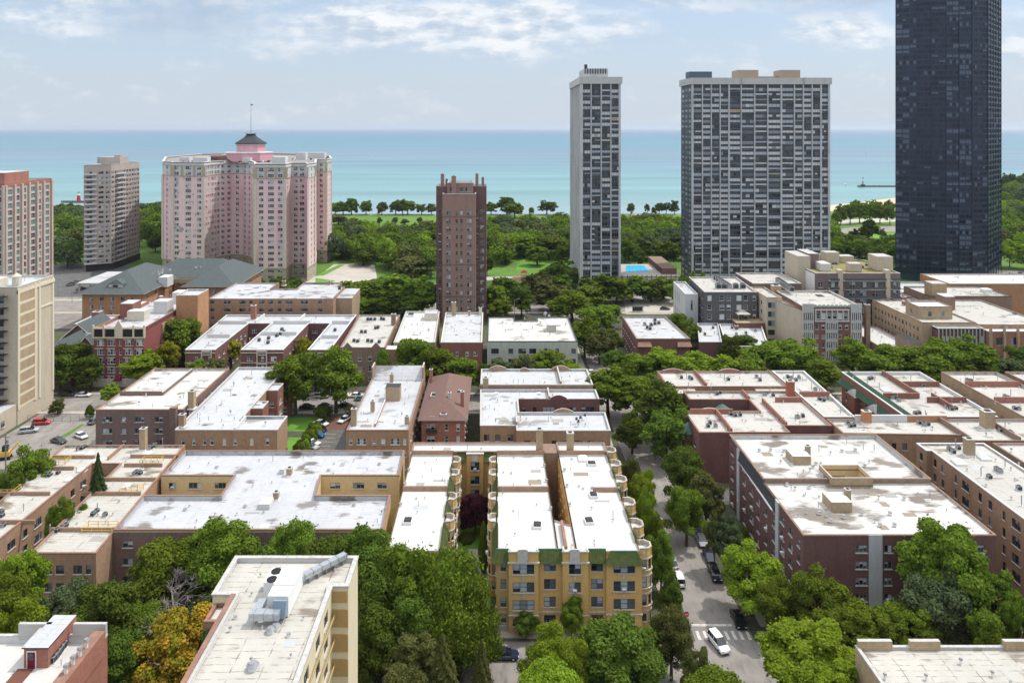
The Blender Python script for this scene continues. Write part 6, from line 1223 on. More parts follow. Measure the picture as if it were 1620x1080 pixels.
# M1 hipped complex
SLG = mat('grey_green_shingles', (.085, .10, .10), .9, [(.8, (.065, .078, .08), .4, .7, (1, 1, 1)), (4, (.11, .13, .13), .5, .8, (1, 1, 1))])
b = Building('apartment_complex', 'brick apartment complex under broad grey green hipped roofs with dormers', 'building', rect(-176, 308, -117, 362)); BLD.append(b)
ra = S(n=5, w=1.6, h=1.7, z1=1.4, fh=3.4, fl=4, np_=2, style='white')
for (u0, v0, u1, v1, ax) in ((-176, 309, -150.5, 348, 'v'), (-150, 338, -138.5, 358, 'u'), (-138, 323, -117, 362, 'v')):
    b.walls(rect(u0, v0, u1, v1), 0, 15, BRK_ORG if u0 < -170 or True else BRK_TAN, {}, S(n=max(3, int((u1-u0)/4.4)), w=1.7, h=1.7, z1=1.4, fh=3.4, fl=4, np_=2, style='slider'))
hip(b, -176, 309, -150.5, 352, 15, 22.5, SLG, over=1.6); hip(b, -138, 323, -117, 362, 15, 22, SLG, over=1.6); hip(b, -163, 341, -122, 361, 15.3, 22.3, SLG, over=1.2, ax='u')
for (u_, v_, z_) in ((-163, 313, 17.3), (-126, 333, 17.8)):
    m = MB(); c = G(u_, v_); m.box((c.x, c.y, z_-1), (6, 3.6, 2), 1); m.box((c.x, c.y+.5, z_+1), (7.2, 5, 1.8), 0, top=(.4, 3)); m.box((c.x, c.y-1.85, z_-.2), (2.2, .1, .8), 2); b.part('dormer', m, [SLG, STONE, BLACK])
b.rz = 15
for k in range(26):
    u_, v_ = (random.uniform(-158, -153), random.uniform(330, 341)) if k < 12 else (random.uniform(-148, -128), random.uniform(345, 350))
    m_ = G(u_, v_, 18.6 if k >= 12 else 18.4) - b.root.location; small('stub', b.root, m_, 0, 1.6)
b.box('plant_box', -151, 325, -147, 331, 14, 18.4, WHITEC); b.box('terrace_wall', -149.5, 335.8, -138.8, 336.2, 13.6, 15.6, BRK_TAN)
b = flat('apartment_block', 'wide flat roofed brown brick block with two rear wings in front of the pink building', 'building', [(-116.8, 294), (-66, 294), (-66, 318), (-69, 318), (-69, 325), (-86, 325), (-86, 313), (-97, 313), (-97, 325), (-116, 325)], 16, BRK_MIX, ROOF_B, BROWNC, None,
  {0: S(cols=[(1.9, 1.6, 2), (8.0, 2.6, 3), (14.2, 2.6, 3), (17.6, 1.4, 1), (22.0, 2, 2), (25.6, 2, 2), (29.2, 1.4, 1), (33, 2.8, 3), (39.2, 2.8, 3), (45.6, 1.8, 2)], z1=1.6, fh=3.1, fl=5, h=1.3, style='dark')}); b.box('rear_wing', -66, 300, -59.5, 318, 0, 15, BRK_TAN, capm=ROOF_B); b.units([(420, 455), (380, 460), (480, 460), (500, 455)], 'hatch', k=1.4); b.chimney(0, 0, 1.4, 1.4, 2, BRK_MIX, uv=(-94, 322)); b.chimney(0, 0, 1.2, 1.2, 2, BRK_MIX, uv=(-74, 322))
# church and houses behind the red block
def gable_house(label, u0, v0, u1, v1, ze, zr, wall, roof, cat='house', name='house', ax='v'):
    b = Building(name, label, cat, rect(u0, v0, u1, v1)); BLD.append(b)
    b.walls(rect(u0, v0, u1, v1), 0, ze, wall, {}, S(n=2, w=1.1, h=1.6, z1=1.2, fh=3.2, fl=2, style='white'))
    if ax == 'v':
        um = (u0+u1)/2; o = .7
        gp(b, 'gable_wall', [[tuple(G(u0, v0, ze)), tuple(G(u1, v0, ze)), tuple(G(um, v0, zr))]], wall); gp(b, 'gable_wall', [[tuple(G(u1, v1, ze)), tuple(G(u0, v1, ze)), tuple(G(um, v1, zr))]], wall)
        k = (zr-ze)/(um-u0)
        gp(b, 'gable_roof', [[tuple(G(u0-o, v0-.6, ze-k*o)), tuple(G(um, v0-.6, zr+.12)), tuple(G(um, v1+.6, zr+.12)), tuple(G(u0-o, v1+.6, ze-k*o))], [tuple(G(um, v0-.6, zr+.12)), tuple(G(u1+o, v0-.6, ze-k*o)), tuple(G(u1+o, v1+.6, ze-k*o)), tuple(G(um, v1+.6, zr+.12))]], roof)
        mb = MB(); 
        for s_ in (-1, 1):
            a = G(um, v0-.62, zr+.1); c = G(um+s_*(um-u0+o), v0-.62, ze-k*o); mb.quad([tuple(a), tuple(c), (c.x, c.y, c.z-.45), (a.x, a.y, a.z-.45)])
        b.part('bargeboard', mb, WHITE)
    else:
        vm = (v0+v1)/2; o = .6
        gp(b, 'gable_wall', [[tuple(G(u1, v0, ze)), tuple(G(u1, v1, ze)), tuple(G(u1, vm, zr))]], wall); gp(b, 'gable_wall', [[tuple(G(u0, v1, ze)), tuple(G(u0, v0, ze)), tuple(G(u0, vm, zr))]], wall)
        k = (zr-ze)/(vm-v0)
        gp(b, 'gable_roof', [[tuple(G(u0-.6, v0-o, ze-k*o)), tuple(G(u1+.6, v0-o, ze-k*o)), tuple(G(u1+.6, vm, zr+.1)), tuple(G(u0-.6, vm, zr+.1))], [tuple(G(u1+.6, v1+o, ze-k*o)), tuple(G(u0-.6, v1+o, ze-k*o)), tuple(G(u0-.6, vm, zr+.1)), tuple(G(u1+.6, vm, zr+.1))]], roof)
    return b
gable_house('steep gabled grey roofed brick house with white bargeboards left of the red block', -145.5, 250, -136.5, 266, 8.5, 13.6, BRK_MAR, SLG, ax='v')
gable_house('gabled brick house beside the tan tower, front gable in shade', -153.5, 243, -146, 262, 7.5, 12.2, BRK_BRN, SLG, ax='v')
gable_house('cross gabled grey roof running sideways in front of the steep gable', -146, 241.5, -133.6, 249.4, 7.2, 11.4, BRK_MAR, SLG, ax='u')
gable_house('gabled grey roof with brick dormer further back behind the tan tower', -160, 268, -148, 284, 8, 13, BRK_MAR, SLG, ax='v')
b = flat('low_rise', 'small flat white roofed building among the gabled houses', 'building', rect(-152, 264.5, -136, 267.5), 9.6, BRK_BRN, ROOF_G, WHITEC)
b = flat('low_rise', 'stepped low building with pale roofs behind the gabled houses', 'building', rect(-146, 270, -133.6, 292), 12.5, STONE, ROOF_G, WHITEC); b.chimney(0, 0, 3, 3, 4.6, BRK_RED, uv=(-134.5, 268)); b.box('plant_box', -141, 284, -134, 290, 12, 16, STONE, capm=ROOF_W)
b = flat('low_rise', 'brick building with a square red chimney near the street corner lamps', 'building', rect(-166, 286, -152, 300), 8, BRK_RED, ROOF_G, WHITEC); b.chimney(0, 0, 3, 3, 5, BRK_ROS, uv=(-158, 288))
# canopy
b = Building('parking_canopy', 'flat pale parking canopy on columns at the foot of the beige slab tower', 'canopy', rect(-218, 372, -178, 392)); BLD.append(b)
b.box('canopy_roof', -216, 374, -186, 404, 4.6, 5.4, PLAZA, capm=ROOF_G)
m = MB()
for i in range(6):
    for j in range(3): c = G(-215+i*5.6, 375+j*14); m.box((c.x, c.y, 0), (.6, .6, 4.6))
b.part('canopy_columns', m, GC)
# pool deck
u0, v0 = P(984, 437.5, 6); u1, _ = P(1078, 437.5, 6); v1 = P(1000, 418, 6)[1]
b = Building('pool_house', 'low building with a blue swimming pool on its deck between the grey towers', 'building', rect(u0, v0, u1, v1)); BLD.append(b)
b.walls(rect(u0, v0, u1, v1), 0, 6, CREAM, {}, None); b.box('pool_deck', u0, v0, u1, v1, 5.7, 6.06, PLAZA)
m = MB()
for k in range(13): c = G(u0+.4+k*(u1-u0-.8)/12, v0-.2); m.box((c.x, c.y, 0), (.35, .5, 6.9))
b.part('deck_piers', m, BROWNC)
pu = [P(989.5, 430.5, 6.1), P(1028, 430.5, 6.1), P(1019, 419.8, 6.1), P(990, 419.8, 6.1)]
m = MB(); poly_face(m, [tuple(G(*p))[:2] for p in pu], 6.12); b.part('pool_water', m, mat('pool_water', (.01, .42, .72), .25, [(1.2, (.03, .55, .8), .4, .7, (1, .3, 1))]))
m = MB()
for k in range(1, 6):
    a = [pu[0][i]+(pu[1][i]-pu[0][i])*k/6 for i in (0, 1)]; c = [pu[3][i]+(pu[2][i]-pu[3][i])*k/6 for i in (0, 1)]
    m.quad([tuple(G(*a, 6.14)), tuple(G(a[0]+.25, a[1], 6.14)), tuple(G(c[0]+.25, c[1], 6.14)), tuple(G(*c, 6.14))])
b.part('pool_lanes', m, mat('lane_paint', (.03, .2, .45), .5)); b.box('pool_bar', u1-9, v0+6, u1-1, v1+8, 5.9, 9.2, BRK_MAR, capm=BRK_BRN)
# foreground buildings -----------------------------------------------------------------------------------
b = Building('apartment_tower', 'nearby cream building with orange coping, rooftop air handler and long silver duct', 'building', rect(-45, 40, -18, 95)); b.near = True; BLD.append(b)
z = 29
f2 = [P(x, y, z) for x, y in [(352, 943), (370, 880), (566, 880), (550, 925), (527, 929)]]
uL = P(372, 880, z); uR = P(566, 880, z)
# plan in grid coordinates
vb = uR[1]; ue = uR[0]; uw = P(380, 880, z)[0]
vn = P(550, 927, z)[1]; ui = P(524, 930, z)[0]; uo = P(372, 940, z)[0]
CRM = mat('cream_render', (.66, .58, .40), .85, [(1, (.60, .52, .35), .45, .75, (1, 1, .2))])
pl2 = [(uo, 52), (ui, 52), (ui, vn), (ue, vn), (ue, vb), (uw-.6, vb), (uw-.6, P(352, 940, z)[1]), (uo, P(352, 940, z)[1])]
rows9 = [(z-2.9-3.02*k, 1.6) for k in range(9)]
b.walls(pl2, 0, z, CRM, {1: S(cols=[(k, 1.9, 2) for k in (5, 10, 15, 20, 25, 30, vn-52-3)], rows=rows9, style='dark', rec=.2), 2: None, 3: None, 7: None, 6: None})
b.roof(pl2, z, ROOF_S, .55, .35, GREYC, over=.12, inner=WHITEC)
m = MB(); mu = (ui+ue)/2
for k in range(9): c = G(mu-.1, vn-.06); m.box((c.x, c.y, z-4.9-3.02*k), (2.2, .14, 2.1))
b.part('brick_panel', m, BRK_ORG if False else brick('brick_ochre', (.42, .28, .12), .15))
m = MB()
for k in range(9): c = G(mu-1.9, vn-.45); m.cyl((c.x, c.y-.3, z-4.6-3.02*k), .06, .9, 6, 0, axis='y')
b.part('drain_spouts', m, GALV)
b.box('brick_band', ui-.02, vn-.14, ue-.1, vn-.02, z-1.9, z-.6, brick('brick_ochre', (.42, .28, .12), .15))
m = MB()
for k in range(9): c = G(ui+.02, (52+vn)/2); m.box((c.x, c.y, z-3.5-3.02*k), (.07, vn-52-.5, .35))
b.part('stone_bands', m, mat('tan_band', (.50, .36, .16), .85))
b.box('orange_coping', uo-.42, 52, uo+.12, P(352, 940, z)[1]-.2, z-.05, z+.28, TERRA)
# small lower balcony with terracotta rim + ivy
lo = z-1.5; uB = uo-.45; v_a, v_b = P(352, 965, z)[1], P(352, 938, z)[1]-.3
b.box('side_bay', uo-2.1, v_a, uo-.5, v_b, 0, lo, CRM, capm=ROOF_W)
for (q0, q1, q2, q3) in ((uo-2.5, v_a-.4, uo-2.1, v_b), (uo-2.1, v_a-.4, uo-.5, v_a), (uo-2.1, v_b-.1, uo-.5, v_b+.3)): b.box('bay_coping', q0, q1, q2, q3, lo-.6, lo+.5, TERRA)
m = MB(); rng = random.Random(3)
for k in range(2600):
    p = G(uo-2.1+rng.uniform(-.05, 1.7), v_a-.5-rng.random()*.15, lo-.5-rng.random()**.8*16) if k % 3 else G(uo-2.55-rng.random()*.1, rng.uniform(v_a-.4, v_b), lo-.4-rng.random()*16)
    s_ = rng.uniform(.12, .25); a = rng.random()*6.28; m.quad([(p.x+s_*math.cos(a+q*1.57), p.y-rng.random()*.1, p.z+s_*math.sin(a+q*1.57)) for q in range(4)])
b.part('ivy', m, mat('ivy_leaves', (.05, .12, .025), .8))
b.rz = z-.55
# air handler
c = b.at(442, 955)+b.root.location; m = MB()
m.box((c.x+.6, c.y+.6, z-.45), (2.4, 6.0, 2.4), 0); m.box((c.x-1.3, c.y+2.2, z-.45), (1.7, 2.9, 2.0), 0)
for yy in (1.3, 2.9): m.cyl((c.x-1.3, c.y+yy, z+1.55), .62, .12, 16, 1)
for yy in (-1.0, 1.2): m.box((c.x+.6, c.y+yy+.6, z+1.951), (2.42, .06, .03), 1)
m.box((c.x+1.0, c.y-2.9, z+.1), (1.5, 1.2, 1.7), 2, top=(1.5, .3)); b.part('air_handler', m, [WHITE, BLACK, mat('blue_grey_panel', (.20, .26, .33), .5)])
m = MB(); m.box((c.x-.5, c.y-3.6, z+.2), (3.4, 1.0, .8)); m.box((c.x-1.5, c.y-2.2, z+.2), (.9, 1.8, .8))
for k in (-1.1, 0, 1.1): m.box((c.x-.5+k, c.y-3.6, z+.18), (.08, 1.06, .86), 1)
b.part('duct_box', m, [GALV, GREYM]); m = MB()
e0, e1 = b.at(452, 938)+b.root.location, b.at(546, 889)+b.root.location
n_ = 7
for k in range(n_):
    p, q = e0.lerp(e1, k/n_), e0.lerp(e1, (k+1)/n_); d = q-p; mid_ = (p+q)/2; m.box((mid_.x, mid_.y, z+.1), (d.length-.06, .8, .6), 0, rot=math.atan2(d.y, d.x)); m.box((q.x, q.y, z+.06), (.09, .88, .68), 1, rot=math.atan2(d.y, d.x)); m.box((mid_.x, mid_.y, z-.5), (.1, .9, .6), 1, rot=math.atan2(d.y, d.x))
b.part('air_duct', m, [GALV, GREYM])
for (x, y) in ((428, 1000), (436, 994)): b.units([(x, y)], 'fan', k=.9)
b.units([(400, 1058)], 'fan', k=1.1); b.units([(412, 912), (415, 995), (398, 942), (460, 1040), (480, 980)], 'vent', k=.5)
# F1 bottom-left brick building
b = Building('townhouse', 'red brick building at the bottom left corner with stepped parapets and a maroon door stairhead', 'building', rect(-75, 60, -50, 101)); b.near = True; BLD.append(b)
z1_ = 16; vbk = P(100, 1003, z1_)[1]; ur = P(170, 1003, z1_)[0]; ul = P(-60, 1003, z1_)[0]
b.walls(rect(ul, 60, ur, vbk), 0, z1_, BRK_ROS, {1: S(n=3, w=1.2, z1=2, fh=3.2, fl=4, style='white')}); b.roof(rect(ul, 60, ur, vbk), z1_, ROOF_W, .9, .4, GREYC, inner=WHITEC)
pk = [P(24, 993, 17.6)[0], P(76, 993, 17.6)[0], P(111, 993, 17.6)[0], P(163, 993, 17.6)[0]]
for a_, c_, h_ in ((pk[0], pk[1], 1.7), (pk[2], pk[3], 1.7), (pk[1]-.6, pk[2]-.6, .9)): b.box('stepped_parapet', a_, vbk-.42, c_, vbk+.02, z1_-.5, z1_+h_, mat('parapet_render', (.46, .45, .43), .85), capm=GREYC)
us, vs = P(38, 1056, 15.1); ue_, _ = P(76, 1056, 15.1)
b.box('stairhead', us, vs, ue_, vs+6.4, 14.9, 17.7, BRK_ROS, capm=ROOF_G); b.box('stairhead_eave', us-.2, vs-.2, ue_+.15, vs+3.6, 17.7, 17.86, DARK, capm=ROOF_G)
m = MB(); cdo = G(us+1.0, vs-.06); m.box((cdo.x, cdo.y, 15.1), (1.25, .08, 2.25), 0); m.box((cdo.x, cdo.y-.04, 15.1), (1.0, .06, 2.1), 1); m.box((cdo.x, cdo.y-.08, 16.2), (.62, .05, .8), 2); b.part('door', m, [WHITE, mat('maroon_door', (.16, .01, .03), .5), GL[2]])
b.rz = 15.1; b.units([(83, 1047), (89, 1040), (94, 1033), (99, 1026)], 'ac'); 
b.box('side_pier', ur-1.3, 88, ur+.25, vbk-1.0, 14, z1_+1.2, BRK_ROS, capm=TERRA)
for k in range(4): c = G(ur-.5, 90.5+k*1.5, z1_+1.2)-b.root.location; small('vent', b.root, c, 0, 1.3)
b.box('roof_walk', us-.6, 62, us+1.4, vs-.3, 15.1, 15.25, mat('deck_boards', (.14, .06, .04), .85))
m = MB(); 
for k in range(8): c = G(us-.7, 64+k*3.2); m.box((c.x, c.y, 15.1), (.06, .06, 1.1))
c = G(us-.7, 76); m.box((c.x, c.y, 16.15), (.06, 24, .06)); m.box((c.x, c.y, 15.3), (.02, 24, .8), 1); b.part('glass_railing', m, [DARK, mat('rail_glass', (.06, .09, .09), .3)])
b = Building('townhouse', 'sliver of a brick building with black roof vents at the very left bottom edge', 'building', rect(ul-12, 60, ul-.5, vbk-1)); BLD.append(b); b.walls(rect(ul-12, 60, ul-.5, vbk-1), 0, 16.5, BRK_ROS, {}, None); b.roof(rect(ul-12, 60, ul-.5, vbk-1), 16.5, ROOF_W, .6, .4, TERRA)
# F3 bottom-right roof
b = Building('apartment_block', 'pale stained roof with low brick parapet blocks at the bottom right corner', 'building', rect(45, 70, 84, 100)); b.near = True; BLD.append(b)
z3 = 14; v3 = P(1400, 1021, z3)[1]; u3 = P(1353, 1021, z3)[0]
b.walls(rect(u3, 60, 90, v3), 0, z3, BRK_TAN, {}, None); b.roof(rect(u3, 60, 90, v3), z3, ROOF_S, .35, .35, GREYC)
for (x0, x1) in ((1352, 1405), (1433, 1480), (1580, 1640)): b.box('parapet_block', P(x0, 1016, z3)[0], v3-.5, P(x1, 1016, z3)[0], v3+.04, z3-.3, z3+.95, BRK_TAN, capm=GREYC)
b.units([(1465, 1075), (1570, 1070), (1400, 1074), (1520, 1050)], 'vent', k=.9)
for b in BLD: b.flush_windows()
# ================================================================== trees
def leafmat(name, c, c2, tr=.28):
    m = bpy.data.materials.new(name); m.use_nodes = True; t = m.node_tree; t.nodes.clear()
    out = t.nodes.new('ShaderNodeOutputMaterial'); mixs = t.nodes.new('ShaderNodeMixShader'); d = t.nodes.new('ShaderNodeBsdfDiffuse'); tl = t.nodes.new('ShaderNodeBsdfTranslucent')
    g = t.nodes.new('ShaderNodeNewGeometry'); oi = t.nodes.new('ShaderNodeObjectInfo')
    mx = t.nodes.new('ShaderNodeMix'); mx.data_type = 'RGBA'; mx.inputs[6].default_value = (*c, 1); mx.inputs[7].default_value = (*c2, 1)
    n = t.nodes.new('ShaderNodeTexNoise'); n.inputs['Scale'].default_value = .45; n.inputs['Detail'].default_value = 3; t.links.new(g.outputs['Position'], n.inputs['Vector'])
    f = M('ADD', M('MULTIPLY', g.outputs['Random Per Island'], .55, tree=t), M('MULTIPLY', M('SUBTRACT', n.outputs['Fac'], .38, tree=t), 1.5, tree=t), clamp=True, tree=t)
    t.links.new(f, mx.inputs[0])
    hs = t.nodes.new('ShaderNodeHueSaturation'); t.links.new(mx.outputs[2], hs.inputs['Color'])
    t.links.new(M('ADD', M('MULTIPLY', oi.outputs['Random'], .026, tree=t), .468, tree=t), hs.inputs['Hue'])
    t.links.new(M('ADD', M('MULTIPLY', oi.outputs['Random'], .42, tree=t), .80, tree=t), hs.inputs['Value'])
    t.links.new(hs.outputs[0], d.inputs[0]); t.links.new(hs.outputs[0], tl.inputs[0]); mixs.inputs[0].default_value = tr
    t.links.new(d.outputs[0], mixs.inputs[1]); t.links.new(tl.outputs[0], mixs.inputs[2]); t.links.new(mixs.outputs[0], out.inputs[0]); return m
LM = {'green': leafmat('leaves_green', (.066, .125, .013), (.15, .24, .028)), 'dark': leafmat('leaves_dark', (.048, .092, .013), (.105, .17, .026)), 'lime': leafmat('leaves_lime', (.11, .20, .015), (.21, .32, .03), .35),
      'yellow': leafmat('leaves_yellow', (.17, .21, .015), (.34, .35, .03), .35), 'gold': leafmat('leaves_gold', (.11, .18, .02), (.52, .35, .03)), 'purple': leafmat('leaves_purple', (.05, .015, .022), (.13, .035, .045)),
      'olive': leafmat('leaves_olive', (.07, .095, .025), (.14, .16, .05)), 'fir': leafmat('needles', (.028, .055, .02), (.07, .10, .035), .1), 'blue': leafmat('leaves_bluish', (.055, .085, .035), (.11, .155, .07))}
BARK = mat('bark', (.085, .065, .05), .95, [(3, (.05, .04, .03), .45, .7, (1, 1, .3))]); BARKG = mat('grey_bark', (.24, .21, .195), .95)
def quads_mesh(name, C, Nn, size, m, rng, asp=1.0):
    n = len(C); Nn = Nn/np.linalg.norm(Nn, axis=1, keepdims=True); a = rng.normal(size=(n, 3)); t1 = np.cross(Nn, a); t1 /= np.linalg.norm(t1, axis=1, keepdims=True); t2 = np.cross(Nn, t1)
    s = size[:, None]; V = np.stack([C-t1*s, C-t2*s*asp, C+t1*s, C+t2*s*asp], 1).reshape(-1, 3)
    V[1::4] += Nn*s*.25; V[3::4] += Nn*s*.25
    me = bpy.data.meshes.new(name); me.vertices.add(4*n); me.vertices.foreach_set('co', V.astype(np.float32).ravel())
    me.loops.add(4*n); me.loops.foreach_set('vertex_index', np.arange(4*n, dtype=np.int32)); me.polygons.add(n); me.polygons.foreach_set('loop_start', np.arange(0, 4*n, 4, dtype=np.int32)); me.polygons.foreach_set('loop_total', np.full(n, 4, dtype=np.int32))
    me.materials.append(m); me.update(calc_edges=True); me.validate(); return me
PR = {}
def proto(kind, lm, var, lod):
    """unit tree: crown radius 5, height 13"""
    key = (kind, lm, var, lod)
    if key in PR: return PR[key]
    rng = np.random.default_rng(sum(map(ord, kind))*10+var*7+3); nl = {'near': 34000, 'mid': 10000, 'far': 3200}[lod]; ls = {'near': .150, 'mid': .26, 'far': .46}[lod]
    tk = MB(); Rr = 5.0
    if kind in ('broad', 'round', 'loose', 'willow', 'tall'):
        nb = {'broad': 74, 'round': 90, 'loose': 54, 'willow': 60, 'tall': 70}[kind]; zc, rz = {'broad': (6.9, 6.7), 'round': (6.5, 7.0), 'loose': (7.3, 5.9), 'willow': (6.6, 6.6), 'tall': (6.6, 7.0)}[kind]
        d = rng.normal(size=(nb, 3)); d /= np.linalg.norm(d, axis=1, keepdims=True); d[:, 2] = np.where(d[:, 2] < -.75, -d[:, 2]*.6, d[:, 2])
        rad = rng.uniform(.45, .86, nb)**.8
        lob = 1+.16*np.sin(3*np.arctan2(d[:, 1], d[:, 0])+var*1.7)+.08*rng.normal(size=nb)
        B = d*rad[:, None]*lob[:, None]*np.array([Rr, Rr, rz])*.86+np.array([0, 0, zc]); br = rng.uniform(.12, .29, nb)*Rr*({'loose': .85, 'round': .85}.get(kind, 1))
        if kind == 'tall': B[:, :2] *= .92
        w = br**2; ix = rng.choice(nb, nl, p=w/w.sum()); e = rng.normal(size=(nl, 3)); e /= np.linalg.norm(e, axis=1, keepdims=True)
        e[:, 2] = np.where((e[:, 2] < -.3) & (rng.random(nl) < .6), -e[:, 2], e[:, 2])
        flat_ = np.array([1, 1, .72 if kind == 'loose' else .85]); q = rng.uniform(.62, 1.08, nl)
        C = B[ix]+e*flat_*(br[ix]*q)[:, None]
        Nn = e+rng.normal(size=(nl, 3))*.55+np.array([0, 0, .35]); sz = ls*rng.uniform(.6, 1.35, nl)
        if kind == 'willow': C[:, 2] -= rng.random(nl)*1.5; Nn = e*np.array([1, 1, .3])+rng.normal(size=(nl, 3))*.3; asp = .45; sz *= 1.35
        else: asp = .8
        # stray outer twigs
        k = nl//22; o = rng.choice(nb, k); e2 = rng.normal(size=(k, 3)); e2 /= np.linalg.norm(e2, axis=1, keepdims=True); C[:k] = B[o]+e2*(br[o]*rng.uniform(1.05, 1.4, k))[:, None]
        me = quads_mesh('crown', C, Nn, sz, LM[lm], rng, asp)
        tk.tube((0, 0, 0), (.1, .05, 3.6), .36, .26, 8); tk.tube((.1, .05, 3.6), (0, 0, zc+1), .26, .10, 6)
        for i in range(0, nb, 5 if lod == 'near' else 14):
            b_ = B[i]; s0 = Vector((.1, .05, 2.6+2.2*rng.random())); mid = s0.lerp(Vector(b_.tolist()), .5)+Vector((0, 0, -.5)); tk.tube(s0, mid, .15, .09, 5); tk.tube(mid, b_.tolist(), .09, .03, 4)
    elif kind == 'fir':
        u = rng.random(nl)**.75; z = 12.8-u*11.3; a = rng.random(nl)*6.283; tier = (z*1.15) % 1.0; r = (u*Rr*.95+.15)*(.55+.45*(1-tier))*rng.uniform(.35, 1.0, nl)**.5
        r *= 1+.2*np.sin(a*7+np.floor(z*1.15)*2.1); C = np.stack([r*np.cos(a), r*np.sin(a), z-.18*r], 1); Nn = np.stack([np.cos(a)*.5, np.sin(a)*.5, np.full(nl, .8)], 1)+rng.normal(size=(nl, 3))*.4
        me = quads_mesh('crown', C, Nn, ls*1.2*rng.uniform(.6, 1.3, nl), LM[lm], rng, .45); tk.tube((0, 0, 0), (0, 0, 12.6), .3, .04, 6)
    elif kind == 'column':
        u = rng.random(nl); z = .4+u*12.3; a = rng.random(nl)*6.283; r = Rr*np.sin(np.pi*np.clip(u*.92+.06, 0, 1))**.55*(1-.35*u)*rng.uniform(.75, 1.05, nl)*(1+.12*np.sin(a*5+z*1.3)); C = np.stack([r*np.cos(a), r*np.sin(a), z], 1)
        me = quads_mesh('crown', C, np.stack([np.cos(a), np.sin(a), np.full(nl, .5)], 1)+rng.normal(size=(nl, 3))*.4, ls*1.2*rng.uniform(.6, 1.3, nl), LM[lm], rng); tk.tube((0, 0, 0), (0, 0, 9), .3, .05, 6)
    elif kind == 'shrub':
        e = rng.normal(size=(nl, 3)); e /= np.linalg.norm(e, axis=1, keepdims=True); e[:, 2] = abs(e[:, 2]); lob = 1+.15*np.sin(e[:, 0]*5+var)+.12*np.sin(e[:, 1]*7)
        C = e*np.array([Rr, Rr, 12])*(lob*rng.uniform(.75, 1, nl))[:, None]; me = quads_mesh('crown', C, e+rng.normal(size=(nl, 3))*.5, ls*1.5*rng.uniform(.6, 1.3, nl), LM[lm], rng); tk.tube((0, 0, 0), (0, 0, 5), .4, .2, 6)
    else:   # dead: bare branching
        me = None
        def grow(p, d, ln, r, n):
            q = p+d*ln; tk.tube(p, q, r, r*.65, 5)
            if n == 0: return
            for _ in range(3 if n > 1 else 4):
                dd = (d+Vector(rng.normal(size=3).tolist())*.55).normalized(); dd.z = max(dd.z, -.1); grow(q, dd, ln*rng.uniform(.62, .85), r*.62, n-1)
        grow(Vector((0, 0, 0)), Vector((0, 0, 1)), 3.6, .3, 0)
        for _ in range(6): grow(Vector((0, 0, 3.4)), Vector((rng.normal(), rng.normal(), 1.3)).normalized(), 3.0, .2, 4)
    tm = tk.mesh('trunk', BARKG if kind == 'dead' else BARK)
    PR[key] = (me, tm); return PR[key]
KN = {'fir': 'conifer', 'column': 'columnar_evergreen', 'dead': 'bare_tree', 'shrub': 'shrub', 'willow': 'willow_tree'}
trng = random.Random(11)
def put_tree(u, v, h, r, kind, lm, label, group=None, cat='tree'):
    lod = 'near' if v < 165 else ('mid' if v < 330 else 'far')
    me, tm = proto(kind, lm, trng.randrange(3 if lod != 'near' else 2), lod); c = G(u, v, 0)
    name = KN.get(kind, 'broadleaf_tree'); root = empty(name, c, trng.uniform(0, 6.28), label, 'shrub' if kind == 'shrub' else cat, group); root.scale = (r/5, r/5, h/13.0)
    link('trunk', tm, root)
    if me: link('crown', me, root)
    return root
def T(x, ytop, hw, h, kind, lm, label, group=None):
    v = F*(H-h)/(ytop-HZ); put_tree((x-785)*v/F, v, h, hw*v/F*1.05, kind, lm, label, group)
def TB(x, ytop, ybase, hw, kind, lm, label, group=None):
    v = F*H/(ybase-HZ); put_tree((x-785)*v/F, v, (ybase-ytop)*v/F, hw*v/F*1.05, kind, lm, label, group)
def TV(x, ytop, v, hw, kind, lm, label, group=None):
    """tree standing at depth v whose top shows at ytop"""
    put_tree((x-785)*v/F, v, H-(ytop-HZ)*v/F, hw*v/F*(1.2 if v < 127 and kind not in ('column',) and x < 800 else 1.08), kind, lm, label, group)
